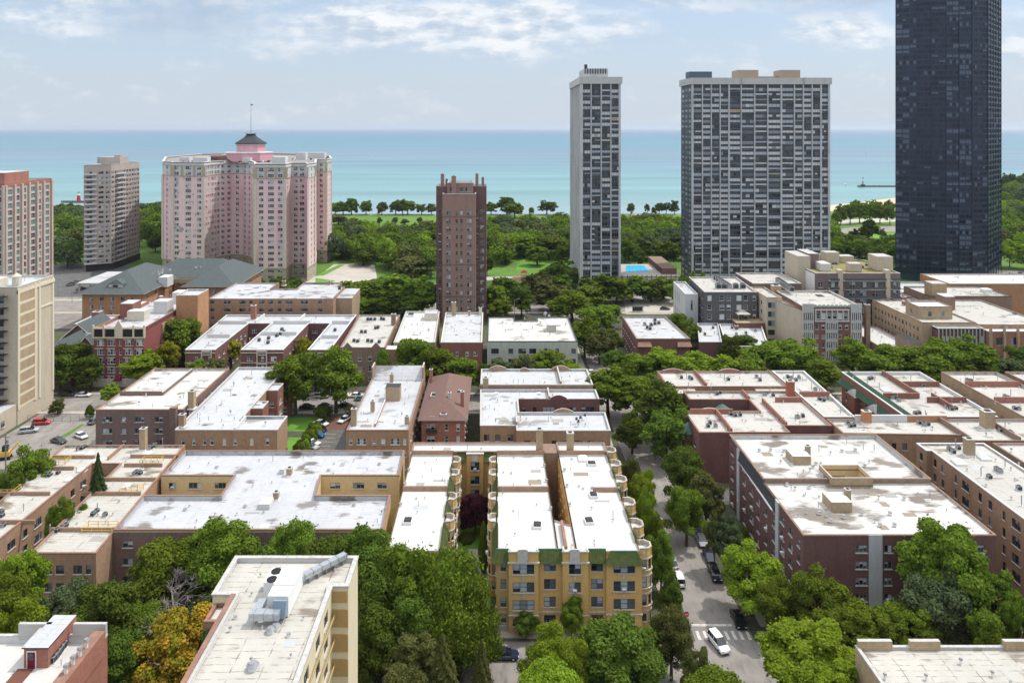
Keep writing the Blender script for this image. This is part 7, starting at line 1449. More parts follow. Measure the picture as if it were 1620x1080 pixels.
# near trees ---------------------------------------------------------------------------------------
for a in [
 (22, 850, 118, 40, 'loose', 'lime', 'yellowish tree at the left edge beside the tan U-shaped building'),
 (12, 900, 112, 48, 'broad', 'green', 'dark green tree at the left edge under the yellowish one'),
 (95, 925, 114, 52, 'round', 'blue', 'bluish green tree left of the wide dark tree'),
 (30, 945, 108, 45, 'broad', 'lime', 'bright tree above the bottom left brick building'),
 (110, 955, 108, 40, 'broad', 'green', 'green tree touching the bottom left stepped parapet'),
 (170, 912, 112, 58, 'tall', 'dark', 'wide dark green tree right of the bottom left brick building'),
 (195, 985, 104, 42, 'tall', 'dark', 'dark shaded tree left of the golden tree'),
 (266, 898, 119, 50, 'dead', 'dark', 'bare grey leafless tree between the green trees'),
 (222, 950, 114, 40, 'broad', 'green', 'mid green tree just left of the golden tree top'),
 (270, 960, 105, 66, 'round', 'gold', 'golden orange tree turning colour left of the cream building'),
 (328, 928, 112, 38, 'round', 'blue', 'bluish tree between the golden tree and the cream building'),
 (268, 846, 126, 56, 'broad', 'green', 'green tree before the left end of the silver roofed block'),
 (352, 816, 127, 66, 'broad', 'green', 'big green tree overlapping the front of the silver roofed block'),
 (420, 868, 118, 56, 'broad', 'dark', 'dark tree behind the cream building roof'),
 (468, 818, 127, 48, 'broad', 'green', 'green tree with tips over the silver roof, centre'),
 (520, 835, 124, 50, 'tall', 'dark', 'dark tree behind the right corner of the cream building'),
 (582, 828, 125, 54, 'broad', 'dark', 'dark tree below the right end of the silver roof'),
 (610, 880, 116, 56, 'broad', 'dark', 'dark leafy tree right beside the cream building wall'),
 (640, 860, 117, 50, 'tall', 'green', 'green tree left of the willow'),
 (600, 950, 108, 50, 'tall', 'dark', 'low shaded tree at the right side of the cream building'),
 (705, 850, 117, 68, 'willow', 'green', 'weeping willow spilling before the courtyard entrance'),
 (728, 905, 112, 58, 'willow', 'green', 'lower skirt of willow foliage left of the yellow front'),
 (665, 925, 111, 48, 'broad', 'dark', 'dark tree under the willow'),
 (662, 985, 106, 56, 'loose', 'olive', 'olive grey tree at the bottom left of the street car'),
 (700, 1000, 102, 44, 'fir', 'olive', 'spreading olive conifer at the bottom centre'),
 (762, 1010, 101, 34, 'fir', 'olive', 'conifer left of the dark blue sedan'),
 (640, 1045, 97, 40, 'broad', 'olive', 'dusky tree at the bottom edge left of the conifers'),
 (832, 965, 121.5, 22, 'broad', 'dark', 'small dark tree before the left bay of the yellow front'),
 (905, 942, 121.6, 21, 'tall', 'green', 'small upright tree before the middle of the yellow front'),
 (868, 985, 107, 42, 'broad', 'lime', 'bright lime tree at the kerb before the yellow front'),
 (905, 995, 105, 36, 'broad', 'lime', 'second lime tree crown right of the blue sedan'),
 (880, 1035, 99, 60, 'broad', 'lime', 'lime foliage at the bottom edge below the yellow front'),
 (985, 966, 106, 76, 'round', 'dark', 'large dense dark tree before the right half of the yellow front'),
 (1062, 950, 112, 38, 'tall', 'olive', 'olive brown tree at the corner left of the crossing'),
 (1104, 1010, 103, 30, 'loose', 'olive', 'sparse olive tree below the red sign'),
 (1150, 1052, 97, 66, 'broad', 'green', 'green tree at the bottom edge under the white car'),
 (1282, 970, 105, 84, 'loose', 'lime', 'large light green tree right of the white car'),
 (1312, 1030, 98, 60, 'loose', 'lime', 'light green foliage left of the bottom right roof'),
 (1190, 862, 127, 52, 'broad', 'lime', 'bright green tree beside the cross street and the maroon block'),
 (1222, 905, 122, 36, 'broad', 'green', 'green tree between the bright street tree and the maroon front'),
 (1298, 902, 119, 50, 'broad', 'green', 'rounded tree before the left part of the maroon front'),
 (1372, 948, 112, 62, 'loose', 'green', 'spreading tree below the grey strip of the maroon front'),
 (1440, 945, 111, 52, 'loose', 'green', 'spreading tree above the bottom right roof'),
 (1498, 806, 119, 72, 'loose', 'green', 'tall feathery tree over the right corner of the maroon roof'),
 (1478, 885, 115, 62, 'broad', 'blue', 'greyish green tree under the feathery tree'),
 (1572, 882, 117, 46, 'loose', 'green', 'feathery tree beside the red parked car'),
 (1560, 985-40, 108, 40, 'loose', 'green', 'thin tree above the fence near the red car'),
 (1612, 930, 112, 26, 'loose', 'green', 'tree cut by the right edge above the bottom right roof'),
 (1016, 732, 152, 24, 'broad', 'lime', 'bright tree beside the rear bays on the cross street'),
 (1000, 712, 160, 18, 'broad', 'olive', 'dull tree at the rear corner of the yellow block'),
 (1022, 768, 140, 20, 'broad', 'lime', 'bright tree against the middle street bays'),
 (1046, 832, 132, 26, 'tall', 'green', 'upright tree beside the white parked cars'),
 (1062, 905, 124, 22, 'broad', 'dark', 'dark tree at the front street corner of the yellow block'),
 (1040, 800, 136, 18, 'broad', 'green', 'small green tree between the street bays and white car'),
 (1083, 697, 163, 36, 'tall', 'dark', 'dark tree before the brick turreted block'),
 (1116, 742, 153, 34, 'tall', 'olive', 'olive tree left of the slate mansard'),
 (1086, 762, 148, 34, 'broad', 'green', 'dense tree over the parked cars by the slate mansard'),
 (1130, 806, 140, 15, 'loose', 'olive', 'thin tree leaning over the verge of the cross street'),
 (1152, 808, 138, 26, 'loose', 'blue', 'low grey green tree beside the maroon wall'),
 (1172, 836, 150, 16, 'shrub', 'green', 'shrub at the foot of the maroon wall'),
 (1450, 728, 166, 18, 'broad', 'lime', 'small bright tree in the gap right of the maroon block'),
 (1006, 590, 212, 45, 'loose', 'green', 'tall street tree at the corner right of the scalloped red building'),
 (962, 572, 214, 42, 'loose', 'green', 'street tree over the right end of the scalloped red building'),
 (1048, 600, 198, 46, 'broad', 'dark', 'big dark tree left of the red turreted block'),
 (1055, 645, 184, 42, 'broad', 'dark', 'dark tree under the big one by the cross street'),
 (1000, 650, 190, 26, 'broad', 'dark', 'dark tree beyond the scalloped building right end'),
 (48, 705, 158, 42, 'broad', 'green', 'leafy tree in front of the parking court at left'),
 (20, 735, 152, 28, 'broad', 'dark', 'dark tree at the left edge under the leafy one'),
 (155, 714, 150, 27, 'fir', 'fir', 'dark fir in the courtyard of the tan U-shaped building'),
 (98, 785, 140, 26, 'broad', 'green', 'courtyard tree in the tan U-shaped building, nearest camera'),
 (122, 790, 143, 20, 'broad', 'green', 'courtyard tree behind the nearest one in the tan building'),
 (752, 775, 152, 29, 'round', 'purple', 'purple leaved tree in the yellow courtyard'),
 (765, 822, 139, 8, 'column', 'green', 'slim pointed evergreen in the yellow courtyard'),
 (738, 842, 150, 12, 'shrub', 'dark', 'round shrub in the yellow courtyard'),
 (91, 630, 216, 13, 'round', 'olive', 'small round tree at the court gate by the tan tower'),
 (142, 640, 213, 7, 'column', 'dark', 'small pointed evergreen at the gate of the parking court'),
 (512, 640, 212, 16, 'broad', 'dark', 'dark bush under the street trees by the parking lot'),
 (556, 640, 216, 12, 'loose', 'olive', 'thin tree at the end of the parking lot'),
]:
    x, yt, v, hw, kind, lm, lab = a
    TV(x, yt, v, hw, kind, lm, lab)
for k, nm_ in enumerate(('nearest', 'second', 'third', 'fourth', 'fifth', 'sixth', 'seventh', 'eighth', 'ninth', 'farthest')): put_tree(-50.9+.3*(k % 2), 177.5+2.9*k, 2.6+.5*(k % 3), 2.1, 'shrub', 'green', nm_+' bush of the hedge between the small lawn and the parking lot', 'hedge beside the parking lot')
for k, nm_ in enumerate(('nearer', 'farther')): put_tree(-52.5, 178+3*k, 5, 1.0, 'shrub', 'lime', nm_+' ivy bush climbing the brick end wall by the small lawn')
# street trees along the middle street and beyond ----------------------------------------------------
g1 = 'street trees along the middle street'
for a in [
 (232, 574, 236, 16, 'loose', 'lime', 'small feathery bright tree in front of the red brick block'), (175, 604, 222, 16, 'loose', 'lime', 'feathery lime shrub tree by the stained roof'),
 (232, 548, 238, 34, 'loose', 'lime', 'light green tree at the right foot of the red brick block'), (264, 530, 246, 20, 'loose', 'yellow', 'yellow green tree beside the red brick block'),
 (290, 494, 258, 38, 'broad', 'green', 'tall green tree right of the red brick block'), (255, 505, 262, 24, 'broad', 'green', 'green tree partly behind the yellow one'),
 (115, 535, 240, 36, 'broad', 'dark', 'dark tree between the tan tower and the red brick block'), (95, 555, 234, 26, 'broad', 'dark', 'dark tree close to the tan tower'), (140, 560, 234, 24, 'tall', 'dark', 'dark tree touching the red brick block'),
 (314, 564, 236, 22, 'loose', 'green', 'soft green tree in front of the left wing of the maroon courtyard block'), (342, 562, 238, 20, 'loose', 'olive', 'olive tree in the left court of the maroon block'),
 (366, 528, 258, 18, 'loose', 'yellow', 'yellow green tree in the left court of the maroon block'), (477, 525, 256, 16, 'loose', 'yellow', 'yellow green tree in the right court of the maroon block'),
 (468, 552, 216, 36, 'broad', 'green', 'big green street tree left of the parking lot end'), (500, 560, 234, 30, 'broad', 'dark', 'dark tree between the two big street trees'), (532, 546, 217, 41, 'broad', 'green', 'big green street tree at the centre left'),
 (655, 530, 238, 34, 'broad', 'green', 'green street tree behind the narrow brown block'), (690, 545, 234, 36, 'broad', 'green', 'green street tree left of the hipped house chimney'), (725, 562, 232, 38, 'broad', 'green', 'green street tree behind the hipped house'),
 (790, 566, 234, 26, 'round', 'blue', 'low bluish tree behind the scalloped building'), (830, 560, 236, 30, 'round', 'olive', 'olive tree in front of the pale green glazed block'), (862, 546, 238, 34, 'loose', 'green', 'feathery tree before the right part of the glazed block'),
 (900, 568, 234, 28, 'round', 'lime', 'light bushy tree right of the glazed block front'), (770, 572, 230, 16, 'round', 'dark', 'dark low tree left of the bluish tree'),
 (1010, 556, 240, 30, 'broad', 'green', 'bright street tree in front of the dark red block left end'), (1048, 548, 242, 34, 'broad', 'lime', 'bright street tree in front of the dark red block'), (1095, 555, 238, 34, 'broad', 'lime', 'bright street tree right of the dark red block'),
 (1140, 560, 237, 34, 'broad', 'lime', 'light street tree before the roof deck building'), (1182, 556, 238, 32, 'broad', 'green', 'street tree left of the ornate front'), (1225, 536, 246, 42, 'broad', 'green', 'tall street tree before the left of the ornate front'),
 (1262, 535, 242, 40, 'broad', 'green', 'wide street tree before the ornate front'), (1300, 560, 234, 36, 'broad', 'green', 'lower street tree under the ornate front'), (1288, 600, 222, 26, 'tall', 'dark', 'dark tree in the gap before the green mansard'),
 (1350, 534, 246, 34, 'broad', 'green', 'street tree right of the ornate front'), (1385, 552, 238, 36, 'broad', 'green', 'street tree in front of the low white strip'), (1420, 540, 240, 42, 'broad', 'green', 'broad street tree before the long tan block'),
 (1465, 548, 236, 44, 'broad', 'green', 'broad street tree under the plum brick front'), (1490, 532, 240, 40, 'broad', 'green', 'tall street tree at the plum brick front'), (1535, 532, 240, 42, 'broad', 'green', 'tall street tree before the church hall'),
 (1592, 560, 236, 36, 'round', 'blue', 'rounded bluish tree at the right edge in front of the hall'), (1612, 545, 242, 24, 'tall', 'dark', 'dark tree at the right edge by the hall'), (1180, 524, 262, 26, 'round', 'dark', 'dark round tree before the roof deck building'), (1155, 528, 258, 20, 'tall', 'dark', 'dark tree over the small blue trimmed building'),
 (1076, 490, 292, 18, 'broad', 'green', 'tree beside the dark red block roof'), (1092, 505, 280, 22, 'broad', 'green', 'tree between the dark red block and the small brick building'), (1080, 520, 275, 14, 'broad', 'dark', 'dark tree tight against the dark red block'),
 (925, 500, 270, 26, 'broad', 'green', 'green tree at the right corner of the glazed block'), (948, 520, 262, 24, 'broad', 'olive', 'olive tree left of the cross street'), (968, 520, 270, 20, 'round', 'dark', 'dark tree in the cross street gap'), (975, 550, 250, 24, 'tall', 'dark', 'dark tree over the cross street cars'), (945, 480, 300, 30, 'broad', 'green', 'wide tree at the lake road corner'), (905, 458, 318, 38, 'broad', 'green', 'large tree below the slender grey tower, left'), (965, 478, 310, 26, 'broad', 'green', 'large tree at the road before the forecourt'),
 (835, 572, 226, 16, 'shrub', 'blue', 'bushy shrub behind the scalloped roof'), (606, 545, 236, 14, 'tall', 'green', 'narrow tree at the gap left of the narrow brown block')]:
    x, yt, v, hw, kind, lm, lab = a; TV(x, yt, v, hw, kind, lm, lab, g1 if 'street tree' in lab else None)
# trees along the lake road, and the park ------------------------------------------------------------------
def zone(label, group, pts, kinds=('broad',), lms=('green',)):
    od = sorted(pts); nm = ['leftmost', 'second', 'third', 'fourth', 'fifth', 'sixth', 'seventh', 'eighth', 'ninth', 'tenth', 'eleventh', 'twelfth', 'thirteenth']
    for p in pts:
        x, yt, v, hw = p; i = od.index(p); hw *= 1.18 if 300 < v < 400 else 1; TV(x, yt, v, hw, trng.choice(kinds), trng.choice(lms), (nm[i]+(' of the ' if i == 0 else ' from the left of the ')+label), group)
zone('lake road trees left of the brown brick tower', 'trees along the lake road', [(560, 442, 330, 26), (585, 438, 334, 32), (612, 436, 336, 30), (640, 432, 334, 34), (668, 438, 332, 28), (600, 460, 326, 26), (650, 462, 326, 26), (628, 448, 329, 24), (570, 468, 322, 20)], ('broad', 'tall'), ('green', 'dark'))
zone('lake road trees right of the brown brick tower', 'trees along the lake road', [(785, 446, 332, 24), (800, 436, 345, 24), (825, 450, 328, 18), (850, 430, 360, 28), (872, 445, 338, 26), (790, 470, 320, 18), (880, 430, 365, 24)], ('broad', 'tall'), ('green', 'dark', 'olive'))
zone('shade trees around the slender tower foot and forecourt', 'forecourt trees', [(950, 432, 350, 30), (975, 438, 352, 24), (1000, 436, 356, 28), (1030, 440, 356, 22), (1050, 438, 362, 20), (1068, 444, 352, 16), (935, 448, 342, 22), (885, 412, 395, 22), (900, 420, 385, 14)], ('broad', 'tall'), ('dark', 'green'))
zone('narrow ivy columns beside the wide brown block', 'ivy columns', [(545, 448, 318, 5), (537, 452, 314, 5)], ('column',), ('green',))
zone('small trees at the foot of the black tower', 'trees at the black tower', [(1365, 432, 370, 14), (1385, 434, 368, 12), (1345, 436, 360, 10), (1505, 446, 372, 14), (1530, 448, 372, 16), (1552, 448, 372, 14), (1480, 448, 366, 10), (1610, 440, 372, 12)], ('broad',), ('green', 'lime'))
zone('small trees between charcoal block and wide slab', 'trees at the wide slab', [(1095, 428, 330, 10), (1110, 430, 334, 12), (1080, 432, 328, 8)], ('broad',), ('green',))
zone('green clumps below the pink building', 'clump by the pink building', [(440, 438, 375, 14), (470, 440, 370, 12), (412, 440, 372, 10), (455, 446, 345, 14), (450, 452, 335, 12)], ('broad',), ('dark', 'green'))
WD = []
def scatter(label, group, poly, n, hr=(9, 15), rr=(4.5, 7.5), **kw):
    """closed canopy of the lakefront wood over a ground area given in photo pixels"""
    q = [P(*p) for p in poly]; us = [p[0] for p in q]; vs = [p[1] for p in q]; got = []; tries = 0; d2 = 11.0
    while len(got) < n*1.3 and tries < 9000:
        tries += 1
        if tries % 900 == 0: d2 *= .85
        p = (trng.uniform(min(us), max(us)), trng.uniform(min(vs), max(vs)))
        if not inside(p, q) or any(math.dist(p, g) < d2 for g in got): continue
        got.append(p)
    for p in got: WD.append((G(*p), trng.uniform(hr[0]+2, hr[1]+3.5), trng.uniform(rr[0]+1.5, rr[1]+2.5)))
def woodland():
    rng = np.random.default_rng(5); Cs, Ns, Ss, Vs = [], [], [], []; tk = MB()
    for k, (c, h, r) in enumerate(WD):
        nb, nl = 30, 1700; d = rng.normal(size=(nb, 3)); d /= np.linalg.norm(d, axis=1, keepdims=True); B = d*rng.uniform(.5, .9, nb)[:, None]*np.array([r, r, h*.40])*.85+np.array([0, 0, h*.56])
        br = rng.uniform(.2, .36, nb)*r; ix = rng.integers(0, nb, nl); e = rng.normal(size=(nl, 3)); e /= np.linalg.norm(e, axis=1, keepdims=True); e[:, 2] = abs(e[:, 2])*np.where(rng.random(nl) < .8, 1, -1)
        Cs.append(B[ix]+e*(br[ix]*rng.uniform(.7, 1.05, nl))[:, None]+np.array([c.x, c.y, 0])); Ns.append(e+rng.normal(size=(nl, 3))*.5+np.array([0, 0, .35])); Ss.append(rng.uniform(.35, .95, nl)); tk.tube((c.x, c.y, 0), (c.x, c.y, h*.7), .35, .12, 5); Vs.append(np.full(nl, int(rng.choice([0, 1, 0, 1, 2, 3, 0, 3, 4]))))
    V = np.concatenate(Vs); me = quads_mesh('woodland', np.concatenate(Cs), np.concatenate(Ns), np.concatenate(Ss), LM['green'], rng, .8); [me.materials.append(LM[q]) for q in ('dark', 'olive', 'blue', 'lime')]
    if len(me.polygons) == len(V): me.polygons.foreach_set('material_index', V.astype(np.int32))
    o = link('woodland', me); tag(o, 'dense green wood of park trees along the lakefront behind the towers', 'woodland', None, 'stuff'); q = link('trunks', tk.mesh('trunks', BARK), o)
scatter('dark park trees between the teal tower and the beige slab tower', 'park trees, far left', [(70, 425), (134, 425), (140, 350), (60, 350)], 26, (11, 16), (6, 9), lms=('dark', 'dark', 'green'))
scatter('dark park trees between the beige slab tower and the pink building', 'park trees, left', [(214, 392), (262, 392), (262, 350), (214, 350)], 14, (11, 16), (6, 9), lms=('dark', 'dark', 'green'))
zone('park trees left of the pink building', 'park trees, left', [(228, 345, 560, 14), (248, 335, 600, 14), (246, 372, 500, 16), (232, 322, 700, 10), (248, 318, 705, 12)], ('broad',), ('dark',))
scatter('park trees between the pink building and the brown tower', 'park trees, centre left', [(524, 414), (594, 418), (640, 436), (692, 440), (700, 384), (530, 384)], 36, (10, 16), (6, 9))
zone('larger wood trees behind the concrete drive', 'park trees, centre left', [(545, 380, 480, 22), (600, 372, 490, 24), (625, 392, 440, 28), (575, 395, 450, 20), (655, 402, 410, 32), (680, 380, 470, 20), (665, 385, 480, 22), (640, 375, 500, 22), (560, 360, 560, 22), (535, 340, 640, 18), (560, 345, 600, 20), (640, 410, 400, 20)], ('broad', 'tall', 'round'), ('green', 'olive', 'dark'))
scatter('park trees right of the brown tower', 'park trees, centre', [(768, 420), (800, 424), (822, 408), (885, 405), (898, 410), (905, 366), (765, 368)], 36, (10, 16), (6, 9))
zone('big trees behind the playground', 'park trees, centre', [(778, 372, 480, 16), (800, 380, 460, 22), (830, 370, 480, 24), (868, 372, 470, 28), (850, 385, 450, 20), (810, 356, 560, 20), (845, 358, 560, 22), (880, 352, 560, 24), (785, 352, 590, 16), (770, 400, 420, 14), (890, 385, 440, 14)], ('broad', 'round'), ('green', 'olive', 'dark'))
scatter('park trees between the two grey gridded towers', 'park trees, between the grey towers', [(982, 418), (1080, 414), (1080, 366), (982, 366)], 28, (10, 16), (6, 9))
zone('larger trees behind the pool', 'park trees, between the grey towers', [(995, 372, 470, 18), (1028, 372, 470, 24), (1055, 380, 450, 20), (1068, 360, 520, 16), (1000, 352, 580, 18), (1030, 352, 590, 22), (1062, 350, 600, 18), (1010, 392, 440, 12)], ('broad', 'round'), ('green', 'dark'))
scatter('', '', [(1080, 414), (1316, 406), (1316, 368), (1080, 366)], 46, (10, 15), (6, 9))
scatter('', '', [(905, 400), (982, 405), (982, 366), (905, 366)], 14, (10, 15), (6, 9))
scatter('bushy park trees behind the condo roof deck', 'park trees, right', [(1312, 412), (1420, 418), (1420, 398), (1312, 396)], 12, (7, 10), (5, 7))
TB(1374, 343, 384, 17, 'round', 'dark', 'large rounded dark tree alone on the bright lawn by the lake'); TB(1352, 362, 383, 10, 'round', 'dark', 'small dark tree left of the large lawn tree'); TB(1396, 362, 378, 8, 'round', 'dark', 'small tree right of the large lawn tree')
zone('trees behind the beach', 'trees behind the beach', [(1330, 323, 640, 10), (1345, 320, 645, 12), (1360, 318, 650, 12), (1376, 318, 655, 12), (1392, 320, 650, 11), (1408, 321, 640, 10), (1322, 332, 620, 8), (1405, 316, 700, 9), (1385, 316, 700, 10), (1352, 316, 700, 10), (1340, 377, 470, 12), (1320, 385, 460, 10)], ('broad',), ('green',))
scatter('park trees right of the black tower', 'park trees, far right', [(1580, 425), (1680, 430), (1700, 300), (1584, 306)], 70, (10, 16), (7, 12), lms=('green', 'dark', 'blue'))
zone('tall far shore trees at the right edge', 'far shore trees', [(1590, 274, 930, 8), (1602, 272, 960, 8), (1614, 275, 940, 8), (1625, 272, 950, 9), (1588, 292, 820, 8), (1605, 292, 830, 9), (1618, 295, 800, 9), (1593, 320, 700, 12), (1612, 318, 690, 12)], ('broad', 'tall'), ('dark', 'blue'))
zone('small trees on the lakefront lawn', 'small lawn trees', [(600, 343, 640, 5), (625, 343, 650, 6), (664, 342, 640, 5), (670, 350, 590, 7), (683, 348, 620, 5), (640, 346, 640, 8), (656, 352, 610, 5), (614, 349, 620, 3), (648, 362, 565, 6), (675, 362, 568, 5)], ('round', 'tall'), ('dark', 'green'))
zone('dark trees standing along the lakeshore path', 'lakeshore trees', [(x, yt, 715, hw) for x, yt, hw in [(530, 318, 12), (543, 317, 12), (556, 312, 12), (579, 315, 11), (637, 315, 12), (645, 316, 14), (626, 317, 12), (667, 322, 9), (683, 320, 9), (777, 318, 11), (802, 310, 16), (865, 317, 15), (96, 322, 9), (110, 321, 10), (124, 323, 8)][:13]], ('round', 'broad'), ('dark', 'green'))
TV(604, 318, 715, 9.5, 'round', 'olive', 'rounded brownish tree on the lakeshore between two dark ones'); TV(814, 319, 690, 17, 'broad', 'green', 'broad green tree in front of the lakeshore trees, right of the brown tower'); TV(841, 327, 715, 5, 'round', 'green', 'tiny round tree on the lakeshore')
zone('small lakeshore trees between the grey towers', 'lakeshore trees between the towers', [(x, yt, 716, hw) for x, yt, hw in ((998, 320, 7), (1024, 321, 5), (1034, 327, 4.5), (1043, 319, 8), (1054, 318, 8), (1067, 316, 8))], ('tall', 'loose'), ('dark',))
zone('dark trees along the far left shore', 'far left shore trees', [(96, 322, 715, 9), (110, 321, 715, 10), (124, 323, 715, 8), (80, 324, 715, 8)], ('round',), ('dark',))
woodland()
# ================================================================== cars
def loft(mb, secs, mi=0, close=True):
    n = len(secs[0]); k = len(mb.v)
    for s_ in secs: mb.v += [tuple(p) for p in s_]
    for a in range(len(secs)-1):
        for i in range(n-1): mb.f.append((k+a*n+i, k+(a+1)*n+i, k+(a+1)*n+i+1, k+a*n+i+1)); mb.m.append(mi)
    mb.f.append(tuple(k+i for i in range(n))); mb.m.append(mi); mb.f.append(tuple(k+(len(secs)-1)*n+i for i in range(n-1, -1, -1))); mb.m.append(mi)
CARP = {}
TYRE = mat('tyre_rubber', (.015, .015, .015), .8); RIM = mat('wheel_rim', (.4, .4, .42), .3, metal=.8); CGL = mat('car_glass', (.012, .016, .02), .05, spec=.9); LAMPW = mat('headlamp', (.6, .62, .65), .15); LAMPR = mat('tail_lamp', (.35, .01, .01), .3)
def paint(name, c): 
    m = mat(name, c, .28, spec=.6); m.node_tree.nodes['Principled BSDF'].inputs['Coat Weight'].default_value = .5; return m
def car_proto(kind):
    if kind in CARP: return CARP[kind]
    suv = kind == 'suv'; Lh = 2.35; hw = .93; zb = 1.02 if suv else .86; zt = 1.72 if suv else 1.42
    m = MB(); secs = []
    prof = [(-Lh, .42, .72), (-Lh+.12, .32, zb-.08), (-1.6, .28, zb), (0, .27, zb+.02), (1.1, .28, zb), (1.9, .3, zb-.14), (Lh-.1, .34, zb-.24), (Lh, .42, .6)]
    for x, z0, z1 in prof:
        w = hw*(.86 if abs(x) > 2.3 else (.96 if abs(x) > 2.1 else 1)); secs.append([(x, -w+.08, z0), (x, -w, z0+.15), (x, -w, z1-.16), (x, -w+.12, z1), (x, w-.12, z1), (x, w, z1-.16), (x, w, z0+.15), (x, w-.08, z0)])
    loft(m, secs)
    r0, r1 = (-2.0, .35) if suv else (-1.15, .25); m2 = MB()   # roof panel
    loft(m2, [[(r0, -.66, zt-.05), (r0, -.6, zt), (r0, .6, zt), (r0, .66, zt-.05)], [((r0+r1)/2, -.7, zt-.02), ((r0+r1)/2, -.62, zt+.04), ((r0+r1)/2, .62, zt+.04), ((r0+r1)/2, .7, zt-.02)], [(r1, -.66, zt-.06), (r1, -.6, zt-.01), (r1, .6, zt-.01), (r1, .66, zt-.06)]])
    n = len(m.v); m.v += m2.v; m.f += [tuple(n+i for i in f) for f in m2.f]; m.m += m2.m
    for sy in (-1, 1):
        m.box((.95, sy*1.0, zb-.02), (.16, .14, .13))
        for px_ in ((r0+.05, -2.18 if suv else -1.85), (-.35, -.35)): m.tube((px_[0], sy*.69, zt-.04), (px_[1], sy*.84, zb-.02), .04, n=4)
    g = MB(); xb, xf = (-2.2, 1.25) if suv else (-1.9, 1.2)
    g.quad([(xf, -.82, zb-.03), (xf, .82, zb-.03), (r1, .64, zt-.04), (r1, -.64, zt-.04)]); g.quad([(xb, .8, zb-.03), (xb, -.8, zb-.03), (r0, -.64, zt-.04), (r0, .64, zt-.04)])
    for sy in (-1, 1): g.quad([(xb, sy*.8, zb-.03), (xf, sy*.82, zb-.03), (r1, sy*.655, zt-.04), (r0, sy*.655, zt-.04)])
    w = MB(); w.cyl((0, -.11, 0), .34, .22, 14, 0, axis='y'); w2 = MB(); w2.cyl((0, -.122, 0), .2, .244, 8, 0, axis='y')
    h = MB(); h.box((0, 0, 0), (.1, .36, .16)); 
    CARP[kind] = (m.mesh('body', None or [WHITE]), g.mesh('windows', [CGL]), w.mesh('wheel', [TYRE]), w2.mesh('rim', [RIM]), h.mesh('headlight', [LAMPW]), h.mesh('taillight', [LAMPR]), zb); return CARP[kind]
def car(x, y, ang, kind, pm, label, group='parked cars', y_is_v=False, cat='car'):
    b_, g, w, w2, hl, tl, zb = car_proto(kind); u, v = (x, y) if y_is_v else P(x, y, 0)
    r = empty('parked_car' if group == 'parked cars' else 'car', G(u, v, .03), R(ang), label, cat, group if group == 'parked cars' else None)
    o = link('body', b_, r); o.material_slots[0].link = 'OBJECT'; o.material_slots[0].material = pm
    link('windows', g, r)
    for sx in (-1.45, 1.42):
        for sy in (-.83, .83): q = link('wheel', w, r, (sx, sy, .34)); link('rim', w2, q)
    for sy in (-.62, .62): link('headlight', hl, r, (2.27, sy, zb-.34)); link('taillight', tl, r, (-2.32, sy, zb-.22))
    return r
cw_, ck, cs_, cr, cbl, cg_, cdb, ctl = paint('car_white', (.75, .75, .75)), paint('car_black', (.012, .012, .014)), paint('car_silver', (.40, .41, .42)), paint('car_red', (.45, .015, .015)), paint('car_blue', (.02, .10, .26)), paint('car_grey', (.10, .105, .11)), paint('car_dark_blue', (.015, .02, .05)), paint('car_teal', (.12, .22, .22))
pc_ = 'parked cars'
